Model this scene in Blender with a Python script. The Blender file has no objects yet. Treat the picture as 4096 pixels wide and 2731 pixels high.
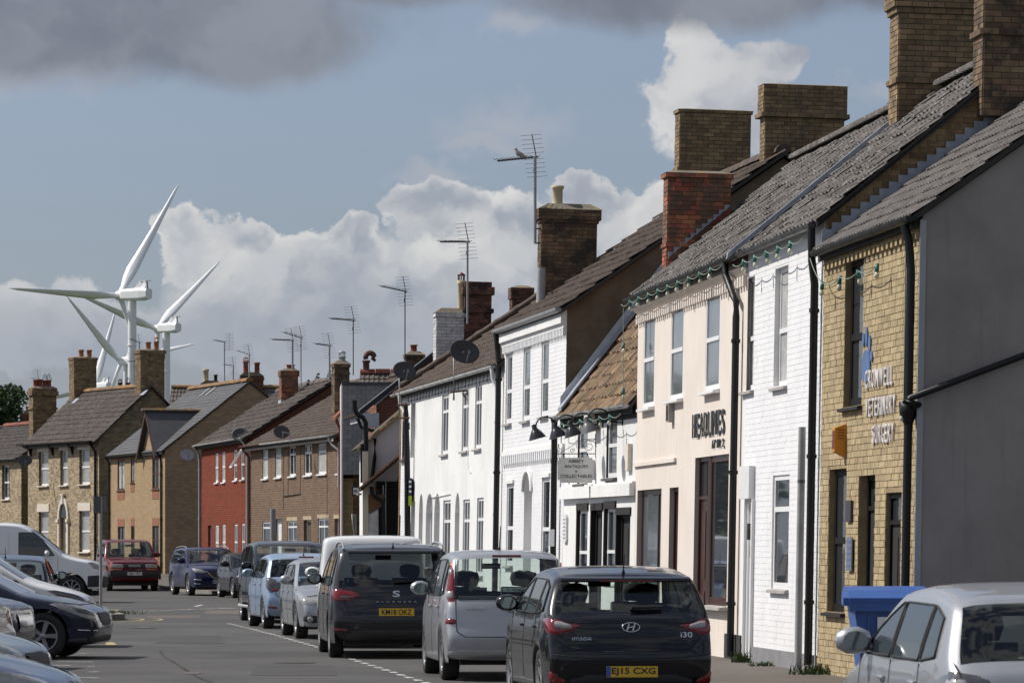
import bpy, math, random
from mathutils import Vector, Matrix
random.seed(7)
S = bpy.context.scene
COL = S.collection
R = math.radians
# ---- survey frame: street runs along +Y, camera 1.7 m above the road; bearings below are in photo units (4096 wide)
F, CX, HY, CH = 16000.0, 2048.0, 2173.0, 1.7

# ---------------- camera ----------------
cam = bpy.data.cameras.new("camera")
cam.sensor_width = 36; cam.lens = F / 4096 * 36
cam.shift_y = (HY - 1365.5) / 4096
cam.clip_start = 1; cam.clip_end = 20000
cam.dof.use_dof = True; cam.dof.focus_distance = 70; cam.dof.aperture_fstop = 11
co = bpy.data.objects.new("camera", cam); COL.objects.link(co)
co.location = (0, 0, CH); co.rotation_euler = (R(90), 0, 0)
S.camera = co
S.view_settings.view_transform = 'Standard'; S.view_settings.look = 'None'
S.view_settings.gamma = 1; S.view_settings.use_curve_mapping = False
S.view_settings.exposure = 0.1
S.cycles.max_bounces = 6; S.cycles.transparent_max_bounces = 8

# ---------------- sun ----------------
ELEV, AZ = R(47), R(14)      # sun from the left, a little beyond square-on
SUN = Vector((-math.cos(AZ) * math.cos(ELEV), math.sin(AZ) * math.cos(ELEV), math.sin(ELEV)))
sl = bpy.data.lights.new("sun", 'SUN'); sl.energy = 4.4; sl.angle = R(.53); sl.color = (1, .95, .88)
so = bpy.data.objects.new("sun", sl); COL.objects.link(so)
so.rotation_euler = SUN.to_track_quat('Z', 'Y').to_euler()

# ---------------- sky ----------------
class NT:
    """small helper for node trees"""
    def __init__(s, t): s.t = t; s.n = t.nodes; s.l = t.links
    def node(s, k, **kw):
        n = s.n.new(k)
        for a, v in kw.items(): setattr(n, a, v)
        return n
    def put(s, sock, v):
        if isinstance(v, bpy.types.NodeSocket): s.l.new(v, sock)
        else: sock.default_value = v
    def m(s, op, a, b=0.0, c=0.0, clamp=False):
        n = s.n.new('ShaderNodeMath'); n.operation = op; n.use_clamp = clamp
        s.put(n.inputs[0], a); s.put(n.inputs[1], b); s.put(n.inputs[2], c)
        return n.outputs[0]
    def mapr(s, v, a, b, c=0.0, d=1.0, mode='SMOOTHSTEP'):
        n = s.n.new('ShaderNodeMapRange'); n.interpolation_type = mode
        s.put(n.inputs[0], v)
        for i, q in enumerate((a, b, c, d)): s.put(n.inputs[i + 1], q)
        return n.outputs[0]
    def mix(s, f, a, b, bt='MIX'):
        n = s.n.new('ShaderNodeMix'); n.data_type = 'RGBA'; n.blend_type = bt
        s.put(n.inputs[0], f); s.put(n.inputs[6], col4(a)); s.put(n.inputs[7], col4(b))
        return n.outputs[2]
    def noise(s, vec, scale, det=4, rough=.55, dist=0, dim='3D'):
        n = s.n.new('ShaderNodeTexNoise'); n.noise_dimensions = dim
        if vec is not None: s.l.new(vec, n.inputs['Vector'])
        n.inputs['Scale'].default_value = scale; n.inputs['Detail'].default_value = det
        n.inputs['Roughness'].default_value = rough; n.inputs['Distortion'].default_value = dist
        return n.outputs[0]
    def comb(s, x, y, z=0.0):
        n = s.n.new('ShaderNodeCombineXYZ')
        for i, q in enumerate((x, y, z)): s.put(n.inputs[i], q)
        return n.outputs[0]
def col4(c):
    if isinstance(c, bpy.types.NodeSocket): return c
    return (c[0], c[1], c[2], 1) if len(c) == 3 else c
def srgb(r, g, b):
    return tuple(((v / 255) / 12.92 if v <= 10 else ((v / 255 + .055) / 1.055) ** 2.4) for v in (r, g, b))

world = bpy.data.worlds.new("World"); S.world = world; world.use_nodes = True
def build_sky():
    w = NT(world.node_tree); w.n.clear()
    out = w.node('ShaderNodeOutputWorld')
    sky = w.node('ShaderNodeTexSky'); sky.sky_type = 'NISHITA'; sky.sun_disc = False
    sky.sun_elevation = ELEV; sky.sun_rotation = R(-90) + AZ; sky.air_density = 1.0; sky.dust_density = 1.5
    b1 = w.node('ShaderNodeBackground'); b1.inputs[1].default_value = .078
    hs = w.node('ShaderNodeHueSaturation'); hs.inputs['Saturation'].default_value = .62
    w.l.new(sky.outputs[0], hs.inputs['Color'])
    w.l.new(w.mix(1.0, hs.outputs[0], (.86, .935, 1.12), 'MULTIPLY'), b1.inputs[0])
    tc = w.node('ShaderNodeTexCoord'); sp = w.node('ShaderNodeSeparateXYZ')
    w.l.new(tc.outputs['Generated'], sp.inputs[0])
    x, y, z = sp.outputs
    az = w.m('MULTIPLY', w.m('ARCTAN2', x, y), 16.0)          # thousands of units of bearing
    hyp = w.m('SQRT', w.m('ADD', w.m('MULTIPLY', x, x), w.m('MULTIPLY', y, y)))
    el = w.m('MULTIPLY', w.m('ARCTAN2', z, hyp), 16.0)
    # domain warp: two scales of billow push the cloud outlines about
    P0 = w.comb(az, el, 0.0)
    def vnoise(scale, det, seed):
        n = w.node('ShaderNodeTexNoise'); n.inputs['Scale'].default_value = scale; n.inputs['Detail'].default_value = det; n.inputs['Roughness'].default_value = .58
        w.l.new(w.comb(w.m('ADD', az, seed), w.m('ADD', el, seed * .7), seed), n.inputs['Vector'])
        sp2 = w.node('ShaderNodeSeparateColor'); w.l.new(n.outputs['Color'], sp2.inputs[0]); return sp2.outputs
    v1 = vnoise(2.6, 6, 3.1); v2 = vnoise(9.0, 5, 7.7)
    W = lambda a, k: w.m('MULTIPLY', w.m('SUBTRACT', a, .5), k)
    waz = w.m('ADD', az, w.m('ADD', W(v1[0], .42), W(v2[0], .11)))
    wel = w.m('ADD', el, w.m('ADD', W(v1[1], .34), W(v2[1], .11)))
    nA = w.noise(w.comb(waz, wel, 0.0), 1.7, 4, .5); nB = w.noise(w.comb(w.m('ADD', waz, -.05), w.m('ADD', wel, .08), 0.0), 1.7, 4, .5)
    nl = w.noise(P0, .8, 3, .5)
    nf = w.noise(P0, 5.0, 7, .62)
    cur_ = [waz, wel]
    def blob(cx, cy, rx, ry):
        dx = w.m('DIVIDE', w.m('SUBTRACT', cur_[0], (cx - 2048) / 1000), rx / 1000)
        dy = w.m('DIVIDE', w.m('SUBTRACT', cur_[1], (2173 - cy) / 1000), ry / 1000)
        d = w.m('SQRT', w.m('ADD', w.m('MULTIPLY', dx, dx), w.m('MULTIPLY', dy, dy)))
        return w.m('SUBTRACT', 1.0, d)
    def union(lst, k=.12):
        cur = None
        for b in lst:
            v = blob(*b)
            cur = v if cur is None else w.m('SMOOTH_MAX', cur, v, k)
        return cur
    fine = W(nf, .22)
    bank = union([(760, 1010, 130, 140), (980, 960, 150, 110), (1150, 1040, 330, 130), (1420, 980, 150, 110), (1700, 830, 190, 130), (1860, 900, 260, 150),
                  (2080, 880, 230, 140), (2330, 740, 120, 90), (2420, 830, 190, 120), (2260, 1000, 560, 260), (2650, 820, 170, 140), (1500, 1280, 1000, 330),
                  (300, 1330, 520, 190), (60, 1330, 360, 200), (2900, 1250, 900, 400)])
    bank = w.m('ADD', bank, fine); bmask = w.mapr(bank, .0, .17)
    tower = union([(2740, 190, 110, 130), (2800, 290, 160, 120), (2660, 420, 150, 150), (2900, 370, 250, 190), (3080, 260, 180, 130), (2860, 520, 300, 130)])
    tower = w.m('ADD', tower, fine); tmask = w.mapr(tower, -.02, .24)
    faint = union([(2040, 540, 330, 120), (150, 330, 560, 110), (2080, 120, 200, 90), (3560, 400, 220, 80), (1700, 700, 220, 50), (1950, 610, 260, 60)])
    fmask = w.m('MULTIPLY', w.mapr(w.m('ADD', faint, W(nf, .8)), -.05, .9), .62)
    cur_[0] = w.m('ADD', az, W(v1[0], .30)); cur_[1] = w.m('ADD', el, W(v1[1], .13))
    dark = union([(250, 60, 1500, 350), (950, 150, 640, 250), (-200, 160, 900, 170), (2750, -50, 950, 230), (1500, -90, 900, 150), (3600, -60, 700, 130)], .2)
    dmask = w.m('MULTIPLY', w.mapr(w.m('ADD', dark, W(nf, .22)), -.04, .42), .90)
    # colours: sunlit heads, grey bases
    lit = w.mapr(w.m('SUBTRACT', nA, nB), -.10, .08)
    low = w.mapr(el, .70, 1.35)
    edge = w.mapr(bank, .62, .08)
    litb = w.m('MULTIPLY', w.m('ADD', w.m('MULTIPLY', lit, .62), w.m('MULTIPLY', edge, .38)), w.m('ADD', w.m('MULTIPLY', low, .72), .28), clamp=True)
    litb = w.m('ADD', litb, W(nf, .10), clamp=True)
    cb = w.mix(litb, srgb(158, 166, 178), srgb(222, 221, 219))
    lt = w.m('ADD', w.m('MULTIPLY', lit, .5), w.m('MULTIPLY', w.mapr(waz, 1.25, .5), .5), clamp=True)
    ct = w.mix(lt, srgb(157, 163, 176), srgb(214, 214, 214))
    cd = w.mix(w.mapr(nA, .35, .65), srgb(116, 121, 133), srgb(141, 146, 156))
    cf = srgb(176, 179, 188)
    # same weather all round outside the view
    away = w.m('MAXIMUM', w.mapr(w.m('ABSOLUTE', az), 2.4, 4.2), w.mapr(el, 2.6, 4.6))
    gen = w.noise(tc.outputs['Generated'], 8.0, 7, .58, .2)
    gmask = w.m('MULTIPLY', w.m('MULTIPLY', w.mapr(gen, .48, .57), away), w.mapr(el, .0, 1.0))
    cg = w.mix(w.mapr(gen, .52, .72), srgb(198, 200, 203), srgb(128, 132, 145))
    c = w.mix(0.0, cb, cb)
    mask = bmask
    def over(c, mask, c2, m2):
        return w.mix(m2, c, c2), w.m('SUBTRACT', 1.0, w.m('MULTIPLY', w.m('SUBTRACT', 1.0, mask), w.m('SUBTRACT', 1.0, m2)))
    # layering is done on the shaders
    def bg(cc, st):
        b = w.node('ShaderNodeBackground'); w.put(b.inputs[0], col4(cc)); b.inputs[1].default_value = st; return b.outputs[0]
    def lay(a, b, m):
        n = w.node('ShaderNodeMixShader'); w.put(n.inputs[0], m); w.l.new(a, n.inputs[1]); w.l.new(b, n.inputs[2]); return n.outputs[0]
    inview = w.m('SUBTRACT', 1.0, away)
    fr = lambda m: w.m('MULTIPLY', m, inview)
    CS = .93
    s = b1.outputs[0]
    s = lay(s, bg(cf, CS), fr(fmask))
    s = lay(s, bg(ct, CS), fr(tmask))
    s = lay(s, bg(cb, CS), fr(bmask))
    hz = w.m('MULTIPLY', w.mapr(el, 1.15, .25), .85)
    s = lay(s, bg(srgb(160, 167, 178), CS), hz)
    s = lay(s, bg(cd, CS), fr(dmask))
    s = lay(s, bg(cg, CS), gmask)
    w.l.new(s, out.inputs[0])
build_sky()

# ================= helpers =================
def ray(x, y): return Vector(((x - CX) / F, 1.0, (HY - y) / F))
def P(x, y, Y): return Vector((0, 0, CH)) + ray(x, y) * Y
def GND(x, y, z=0.0):
    return P(x, y, (CH - z) * F / (y - HY))

class MB:
    """collects geometry for one mesh object"""
    def __init__(s): s.v = []; s.f = []; s.sm = []; s.rn = []; s.mi = []
    def add(s, vs, fs, smooth=False, rnd=0.0, mi=0):
        o = len(s.v); s.v += [tuple(p) for p in vs]
        for f in fs: s.f.append(tuple(i + o for i in f)); s.sm.append(smooth); s.rn.append(rnd); s.mi.append(mi)
        return s
    def box(s, x0, x1, y0, y1, z0, z1, rnd=0.0, mi=0):
        v = [(x, y, z) for z in (z0, z1) for y in (y0, y1) for x in (x0, x1)]
        return s.add(v, BOXF, rnd=rnd, mi=mi)
    def boxm(s, M, sx=1, sy=1, sz=1, rnd=0.0):
        v = [M @ Vector((x * sx / 2, y * sy / 2, z * sz / 2)) for z in (-1, 1) for y in (-1, 1) for x in (-1, 1)]
        return s.add(v, BOXF, rnd=rnd)
    def quad(s, *p, mi=0): return s.add(p, [tuple(range(len(p)))], mi=mi)
    def prism(s, poly, vec, mi=0, smooth=False):
        n = len(poly); vec = Vector(vec)
        v = [Vector(p) for p in poly] + [Vector(p) + vec for p in poly]
        f = [tuple(range(n))[::-1], tuple(range(n, 2 * n))]
        s.add(v, f, mi=mi)
        s.add(v, [(i, (i + 1) % n, (i + 1) % n + n, i + n) for i in range(n)], smooth=smooth, mi=mi)
        return s
    def tube(s, pts, r, n=8, caps=True):
        pts = [Vector(p) for p in pts]; rings = []
        if not isinstance(r, (list, tuple)): r = [r] * len(pts)
        for i, p in enumerate(pts):
            a = pts[max(0, i - 1)]; b = pts[min(len(pts) - 1, i + 1)]
            t = (b - a); t = t.normalized() if t.length > 1e-9 else Vector((0, 0, 1))
            u = t.cross(Vector((0, 0, 1)))
            if u.length < .05: u = t.cross(Vector((1, 0, 0)))
            u.normalize(); w = t.cross(u)
            rings.append([p + (u * math.cos(2 * math.pi * k / n) + w * math.sin(2 * math.pi * k / n)) * r[i] for k in range(n)])
        v = [q for rr in rings for q in rr]; f = []
        for i in range(len(pts) - 1):
            for k in range(n):
                f.append((i * n + k, i * n + (k + 1) % n, (i + 1) * n + (k + 1) % n, (i + 1) * n + k))
        s.add(v, f, smooth=True)
        if caps:
            s.add(rings[0], [tuple(range(n))]); s.add(rings[-1], [tuple(range(n))[::-1]])
        return s
    def lathe(s, prof, M=Matrix(), n=20, smooth=True):
        """prof: (r, z) pairs round local z, placed by M"""
        v = []; f = []
        for (r, z) in prof:
            for k in range(n):
                a = 2 * math.pi * k / n; v.append(M @ Vector((r * math.cos(a), r * math.sin(a), z)))
        for i in range(len(prof) - 1):
            for k in range(n): f.append((i * n + k, i * n + (k + 1) % n, (i + 1) * n + (k + 1) % n, (i + 1) * n + k))
        return s.add(v, f, smooth=smooth)
    def grid(s, rows, smooth=True, closed=False):
        m = len(rows[0]); v = [p for r in rows for p in r]; f = []
        for i in range(len(rows) - 1):
            for j in range(m - (0 if closed else 1)):
                f.append((i * m + j, i * m + (j + 1) % m, (i + 1) * m + (j + 1) % m, (i + 1) * m + j))
        return s.add(v, f, smooth=smooth)
    def mesh(s, name):
        me = bpy.data.meshes.new(name); me.from_pydata(s.v, [], s.f)
        me.polygons.foreach_set('use_smooth', s.sm)
        if any(s.mi): me.polygons.foreach_set('material_index', s.mi)
        if any(s.rn):
            a = me.attributes.new('rnd', 'FLOAT', 'FACE'); a.data.foreach_set('value', s.rn)
        me.update(); return me
    def build(s, name, mat, parent=None, loc=None, rot=None, kind=None):
        me = s.mesh(name)
        for m in (mat if isinstance(mat, (list, tuple)) else [mat]): me.materials.append(m)
        return link(name, me, parent, loc, rot, kind)
BOXF = [(0, 2, 3, 1), (4, 5, 7, 6), (0, 1, 5, 4), (2, 6, 7, 3), (0, 4, 6, 2), (1, 3, 7, 5)]
def link(name, data, parent=None, loc=None, rot=None, kind=None):
    o = bpy.data.objects.new(name, data); COL.objects.link(o)
    if parent is not None: o.parent = parent
    if loc is not None: o.location = loc
    if rot is not None: o.rotation_euler = rot
    if kind: o['kind'] = kind
    return o
def tag(o, label, cat, group=None, kind=None):
    o['label'] = label; o['category'] = cat
    if group: o['group'] = group
    if kind: o['kind'] = kind
    return o
def thing(name, label, cat, loc=(0, 0, 0), rot=(0, 0, 0), group=None):
    return tag(link(name, None, None, loc, rot), label, cat, group)
def frame_of(o):
    return Matrix.LocRotScale(o.location, o.rotation_euler, None)
TXT = {}
def textmesh(txt, name, size=1.0, depth=.01, bold=0.0, spacing=1.0):
    k = (txt, depth, bold, spacing)
    if k in TXT: return TXT[k].copy()
    return _textmesh(txt, name, size, depth, bold, spacing)
def _textmesh(txt, name, size=1.0, depth=.01, bold=0.0, spacing=1.0):
    cu = bpy.data.curves.new(name, 'FONT'); cu.body = txt; cu.size = size; cu.extrude = depth / 2; cu.offset = bold
    cu.space_character = spacing; cu.align_x = 'CENTER'; cu.resolution_u = 3
    o = bpy.data.objects.new(name, cu); COL.objects.link(o)
    dg = bpy.context.evaluated_depsgraph_get(); dg.update()
    me = bpy.data.meshes.new_from_object(o.evaluated_get(dg))
    bpy.data.objects.remove(o); return me
def fit_text(txt, name, w, h, depth, mat, parent, M, bold=0.0, spacing=1.0):
    """lettering w by h metres centred on frame M (x right, y up, z out)"""
    me = textmesh(txt, name, 1.0, depth, bold, spacing)
    xs = [v.co.x for v in me.vertices]; ys = [v.co.y for v in me.vertices]
    x0, x1, y0, y1 = min(xs), max(xs), min(ys), max(ys)
    for v in me.vertices:
        v.co = M @ Vector(((v.co.x - (x0 + x1) / 2) / (x1 - x0) * w, (v.co.y - (y0 + y1) / 2) / (y1 - y0) * h, v.co.z + depth / 2))
    me.materials.clear(); me.materials.append(mat); me.update()
    return link(name, me, parent)

# make the lettering while the scene is still small
for _t, _d, _b, _s in [(c, .015, .004, 1.0) for c in 'HEADLINS'] + [(c, .014, .006, 1.0) for c in 'ATNO2'] + [(c, .018, .006, 1.0) for c in 'CROMWELVTINAYSUG'] + \
        [(t, .003, 0.0, 1.0) for t in ('ABBEY', 'ANTIQUES', '&', 'COLLECTABLES', 'L Davy')] + [('M', .006, 0.0, 1.0), ('C', .004, .02, 1.0)] + \
        [(t, .003, .012, 1.0) for t in ('EJ15 CXG', 'KM18 OKZ', 'M2 R', 'L891 FPD')] + [(t, .006, .01, 1.0) for t in ('HYUNDAI', 'i30', 'VAUXHALL', 'YARIS', 'TOYOTA')] + \
        [('ALHAMBRA', .006, 0, 2.2), ('S', .006, .03, 1.0)]:
    TXT[(_t, _d, _b, _s)] = _textmesh(_t, 'lettering', 1.0, _d, _b, _s)
# ================= materials =================
MATS = {}
def M(name, col, rough=.8, metal=0.0, var=.18, vs=2.0, bump=0.0, bs=30.0, col2=None, spots=None, rnd=0.0, coat=0.0, spec=.5, streak=0.0):
    if name in MATS: return MATS[name]
    m = bpy.data.materials.new(name); m.use_nodes = True; t = NT(m.node_tree)
    b = t.n['Principled BSDF']
    geo = t.node('ShaderNodeNewGeometry'); pos = geo.outputs['Position']
    c = col4(col)
    if var > 0 or col2:
        n = t.noise(pos, vs, 6, .6)
        c2 = col2 if col2 else tuple(v * (1 - var) for v in col)
        c = t.mix(t.mapr(n, .36, .64), col, c2)
        if var > 0:
            n3 = t.noise(pos, vs * 9, 3, .6)
            c = t.mix(t.m('MULTIPLY', t.mapr(n3, .35, .7), var * .8), c, tuple(v * .6 for v in col))
    if streak:
        sp = t.node('ShaderNodeSeparateXYZ'); t.l.new(pos, sp.inputs[0])
        n = t.noise(t.comb(t.m('MULTIPLY', sp.outputs[0], 9.0), t.m('MULTIPLY', sp.outputs[1], 5.0), t.m('MULTIPLY', sp.outputs[2], .7)), 1.0, 5, .65)
        c = t.mix(t.m('MULTIPLY', t.mapr(n, .52, .75), streak), c, tuple(v * .55 for v in col))
    if rnd:
        oi = t.node('ShaderNodeObjectInfo'); at = t.node('ShaderNodeAttribute'); at.attribute_name = 'rnd'
        r = t.m('FRACT', t.m('ADD', oi.outputs['Random'], at.outputs['Fac']))
        hsv = t.node('ShaderNodeHueSaturation'); t.put(hsv.inputs['Color'], col4(c))
        t.put(hsv.inputs['Value'], t.m('ADD', 1 - rnd, t.m('MULTIPLY', r, rnd * 2)))
        r2 = t.m('FRACT', t.m('MULTIPLY', r, 7.31))
        t.put(hsv.inputs['Hue'], t.m('ADD', .5 - rnd * .035, t.m('MULTIPLY', r2, rnd * .07)))
        c = hsv.outputs[0]
    if spots:
        for (sc, colr, lo, hi, scale) in spots:
            n = t.noise(pos, scale, 5, .65)
            c = t.mix(t.m('MULTIPLY', t.mapr(n, lo, hi), sc), c, colr)
    t.put(b.inputs['Base Color'], c)
    b.inputs['Roughness'].default_value = rough; b.inputs['Metallic'].default_value = metal
    b.inputs['Coat Weight'].default_value = coat; b.inputs['Coat Roughness'].default_value = .03
    b.inputs['Specular IOR Level'].default_value = spec
    if bump:
        bn = t.node('ShaderNodeBump'); bn.inputs['Strength'].default_value = 1.0; bn.inputs['Distance'].default_value = bump
        t.l.new(t.noise(pos, bs, 5, .6), bn.inputs['Height']); t.l.new(bn.outputs[0], b.inputs['Normal'])
    MATS[name] = m; return m
def BRICK(name, c1, c2, mortar, bw=.225, bh=.075, mw=.011, dark=.35, bump=.006, ds=1.2, flemish=False, stain=(.05, .045, .04)):
    """brickwork too far off to pick bricks apart: colour and joint relief; laid on local (x+y, z)"""
    m = bpy.data.materials.new(name); m.use_nodes = True; t = NT(m.node_tree); b = t.n['Principled BSDF']
    tc = t.node('ShaderNodeTexCoord'); sp = t.node('ShaderNodeSeparateXYZ'); t.l.new(tc.outputs['Object'], sp.inputs[0])
    vec = t.comb(t.m('ADD', sp.outputs[0], sp.outputs[1]), sp.outputs[2], 0.0)
    br = t.node('ShaderNodeTexBrick'); t.l.new(vec, br.inputs['Vector'])
    br.inputs['Scale'].default_value = 1; br.inputs['Brick Width'].default_value = bw; br.inputs['Row Height'].default_value = bh
    br.inputs['Mortar Size'].default_value = mw * .5; br.inputs['Mortar Smooth'].default_value = .1; br.inputs['Bias'].default_value = 0
    br.inputs['Color1'].default_value = col4(c1); br.inputs['Color2'].default_value = col4(c2); br.inputs['Mortar'].default_value = col4(mortar)
    if flemish: br.squash = .6; br.squash_frequency = 2
    n = t.noise(tc.outputs['Object'], ds, 6, .65)
    c = t.mix(t.m('MULTIPLY', t.mapr(n, .45, .72), dark), br.outputs[0], stain)
    t.put(b.inputs['Base Color'], c); b.inputs['Roughness'].default_value = .9; b.inputs['Specular IOR Level'].default_value = .2
    bn = t.node('ShaderNodeBump'); bn.inputs['Distance'].default_value = bump; bn.invert = True
    t.l.new(br.outputs['Fac'], bn.inputs['Height']); t.l.new(bn.outputs[0], b.inputs['Normal'])
    MATS[name] = m; return m
def GLASS(name, tint=(.02, .024, .03), spec=.5, rough=.03, alpha=1.0):
    m = bpy.data.materials.new(name); m.use_nodes = True; t = NT(m.node_tree); b = t.n['Principled BSDF']
    b.inputs['Base Color'].default_value = col4(tint); b.inputs['Roughness'].default_value = rough
    b.inputs['Specular IOR Level'].default_value = spec; b.inputs['Alpha'].default_value = alpha
    if alpha < 1:    # thin tinted pane: see-through plus mirror
        tr = t.node('ShaderNodeBsdfTransparent'); tr.inputs[0].default_value = col4(tint)
        gl = t.node('ShaderNodeBsdfGlossy'); gl.inputs['Roughness'].default_value = rough; gl.inputs[0].default_value = (1, 1, 1, 1)
        fr = t.node('ShaderNodeFresnel'); bf = t.node('ShaderNodeNewGeometry'); t.put(fr.inputs[0], t.m('SUBTRACT', 1.55, t.m('MULTIPLY', bf.outputs['Backfacing'], 1.55 - 1 / 1.55)))
        mx = t.node('ShaderNodeMixShader'); t.l.new(t.m('MULTIPLY', fr.outputs[0], 1.3, clamp=True), mx.inputs[0])
        t.l.new(tr.outputs[0], mx.inputs[1]); t.l.new(gl.outputs[0], mx.inputs[2])
        t.l.new(mx.outputs[0], t.n['Material Output'].inputs[0])
    MATS[name] = m; return m
SHELL = {}
def PAINT(name, col, metal=.0, rough=.35, shell=False):
    """car paint; the inside of the shell is dark trim"""
    m = bpy.data.materials.new(name); m.use_nodes = True; t = NT(m.node_tree); b = t.n['Principled BSDF']
    geo = t.node('ShaderNodeNewGeometry'); n = t.noise(geo.outputs['Position'], 3.0, 5, .6)
    dirt = t.m('MULTIPLY', t.mapr(n, .45, .75), .25)
    c = t.mix(dirt, col, tuple(v * .8 + .006 for v in col))
    if shell: c = t.mix(geo.outputs['Backfacing'], c, (.012, .012, .014))
    else: SHELL[name] = PAINT(name + '_shell', col, metal, rough, True)
    t.put(b.inputs['Base Color'], c); b.inputs['Metallic'].default_value = metal; b.inputs['Roughness'].default_value = rough
    b.inputs['Coat Weight'].default_value = .75; b.inputs['Coat Roughness'].default_value = .04; b.inputs['Specular IOR Level'].default_value = .15
    MATS[name] = m; return m

# ---- material palette (real-world base colours)
W_PAINT = M('white_wall_paint', (.78, .78, .77), .85, var=.05, vs=1.2, bump=.004, bs=25, streak=.12)
W_REND = M('white_render', (.76, .76, .745), .9, var=.09, vs=.7, bump=.008, bs=9, streak=.26)
W_BRICK = M('white_painted_brick', (.76, .76, .77), .85, var=.05, vs=1.5, rnd=.012, bump=.003, bs=12, streak=.28)
W_JOINT = M('white_painted_joint', (.74, .74, .75), .9, var=.05)
PEACH = M('peach_render', (.72, .645, .575), .9, var=.07, vs=.8, bump=.006, bs=25, streak=.24)
GREYR = M('dark_grey_render', (.32, .285, .262), .9, var=.14, vs=.6, bump=.01, bs=5, streak=.35, col2=(.255, .228, .208), spots=[(.55, (.20, .18, .162), .5, .72, .45), (.3, (.36, .34, .32), .55, .75, 1.4)])
BROWNR = M('brown_roughcast', (.15, .115, .078), .95, var=.3, vs=3, bump=.012, bs=24, spots=[(.7, (.42, .40, .36), .70, .76, 16)])
PINKR = M('pinkish_plaster', (.60, .54, .52), .9, var=.08, vs=1.5, bump=.01, bs=6, streak=.15)
MORTAR_Y = M('old_mortar', (.34, .255, .14), .95, var=.25, vs=5, bump=.004, bs=40)
LICH = [(.8, (.34, .20, .06), .66, .74, 2.2)]
MORTAR_D = M('dark_mortar', (.16, .13, .09), .95, var=.35, vs=4, bump=.004, bs=40)
BR_Y = M('yellow_stock_brick', (.43, .335, .19), .9, var=.2, vs=6, rnd=.17, bump=.004, bs=60, spots=[(.5, (.26, .19, .115), .5, .72, 1.6), (.3, (.56, .48, .34), .6, .7, 3)])
BR_YD = M('weathered_yellow_brick', (.27, .185, .10), .92, var=.3, vs=6, rnd=.34, bump=.008, bs=50, spots=[(.7, (.11, .085, .06), .48, .66, 3.2)]+LICH)
BR_SOOT = M('sooty_brick', (.19, .125, .072), .92, var=.3, vs=6, rnd=.45, bump=.008, bs=50, spots=[(.9, (.045, .038, .032), .46, .60, 2.6)]+LICH)
BR_RD = M('old_red_brick', (.34, .115, .065), .92, var=.3, vs=6, rnd=.5, bump=.008, bs=50, spots=[(.85, (.12, .085, .06), .44, .58, 3.0)])
BR_DR = M('dark_red_brick', (.16, .075, .055), .92, var=.3, vs=6, rnd=.45, bump=.008, bs=50, spots=[(.8, (.02, .016, .015), .47, .62, 3)])
BR_WP = M('flaking_white_brick', (.62, .62, .62), .9, var=.2, vs=5, rnd=.14, bump=.008, bs=40, spots=[(.95, (.22, .07, .045), .66, .70, 4), (.6, (.2, .2, .2), .56, .66, 7)])
LICHEN = [(.9, (.34, .17, .025), .56, .66, 5), (.6, (.42, .42, .38), .68, .72, 30)]
CAPM = M('lichened_mortar_cap', (.22, .19, .14), .95, var=.3, vs=4, bump=.01, bs=20, spots=LICHEN)
T_GREY = M('weathered_grey_tile', (.145, .132, .124), .9, var=.25, vs=8, rnd=.22, bump=.006, bs=50, spots=[(.85, (.05, .034, .026), .54, .64, 9), (.7, (.45, .44, .42), .66, .71, 26)])
T_SMALL = M('lichen_streaked_tile', (.145, .133, .123), .9, var=.3, vs=8, rnd=.32, bump=.008, bs=60, spots=[(.7, (.065, .052, .045), .50, .62, 12), (.8, (.46, .45, .43), .60, .68, 17)])
T_BROWN = M('brown_roof_tile', (.115, .084, .067), .9, var=.3, vs=6, rnd=.2, bump=.008, bs=40, spots=[(.6, (.045, .035, .03), .5, .62, 7), (.8, (.45, .43, .4), .68, .72, 28)])
T_PAN = M('clay_pantile', (.27, .18, .105), .9, var=.35, vs=5, rnd=.35, bump=.008, bs=40, spots=[(.7, (.06, .045, .03), .5, .64, 4), (.6, (.40, .37, .30), .66, .72, 20), (.5, (.36, .13, .06), .62, .7, 1.2)])
T_FAR = M('grey_concrete_tile', (.145, .122, .108), .9, var=.25, vs=5, rnd=.18, bump=.008, bs=40, spots=[(.85, (.055, .038, .03), .53, .60, 8), (.55, (.38, .38, .36), .66, .72, 18), (.5, (.26, .12, .04), .66, .74, .9)])
T_SLATE = M('smooth_slate', (.075, .075, .082), .75, var=.15, vs=3, rnd=.12, bump=.003, bs=20)
T_HUNG = M('hung_grey_slate', (.27, .265, .27), .8, var=.1, vs=3, rnd=.13, bump=.003, bs=20)
T_RED = M('red_ridge_tile', (.24, .075, .045), .85, var=.25, vs=6, rnd=.2, bump=.006, bs=40, spots=[(.5, (.4, .38, .33), .66, .72, 18)])
T_ORIDGE = M('orange_lichen_ridge', (.20, .15, .10), .9, var=.3, vs=6, rnd=.2, bump=.006, bs=40, spots=[(.9, (.33, .15, .03), .46, .6, 3)])
UNDER = M('roof_underlay', (.05, .043, .038), .95, var=.3)
LEAD = M('lead_flashing', (.33, .36, .42), .6, metal=0.0, var=.25, vs=6, bump=.004, bs=25, streak=.4)
LEADW = M('bright_lead', (.55, .57, .60), .5, var=.15, vs=6, bump=.004, bs=25)
BLK = M('black_paint', (.011, .011, .012), .42, var=.1, spec=.3)
BLKM = M('black_timber', (.014, .012, .011), .8, var=.3, bump=.006, bs=20)
WPVC = M('white_upvc', (.80, .80, .80), .35, var=.02)
WTIM = M('white_painted_timber', (.72, .72, .72), .5, var=.08, vs=6)
GPVC = M('grey_plastic_gutter', (.38, .39, .40), .45, var=.15, vs=5)
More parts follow.
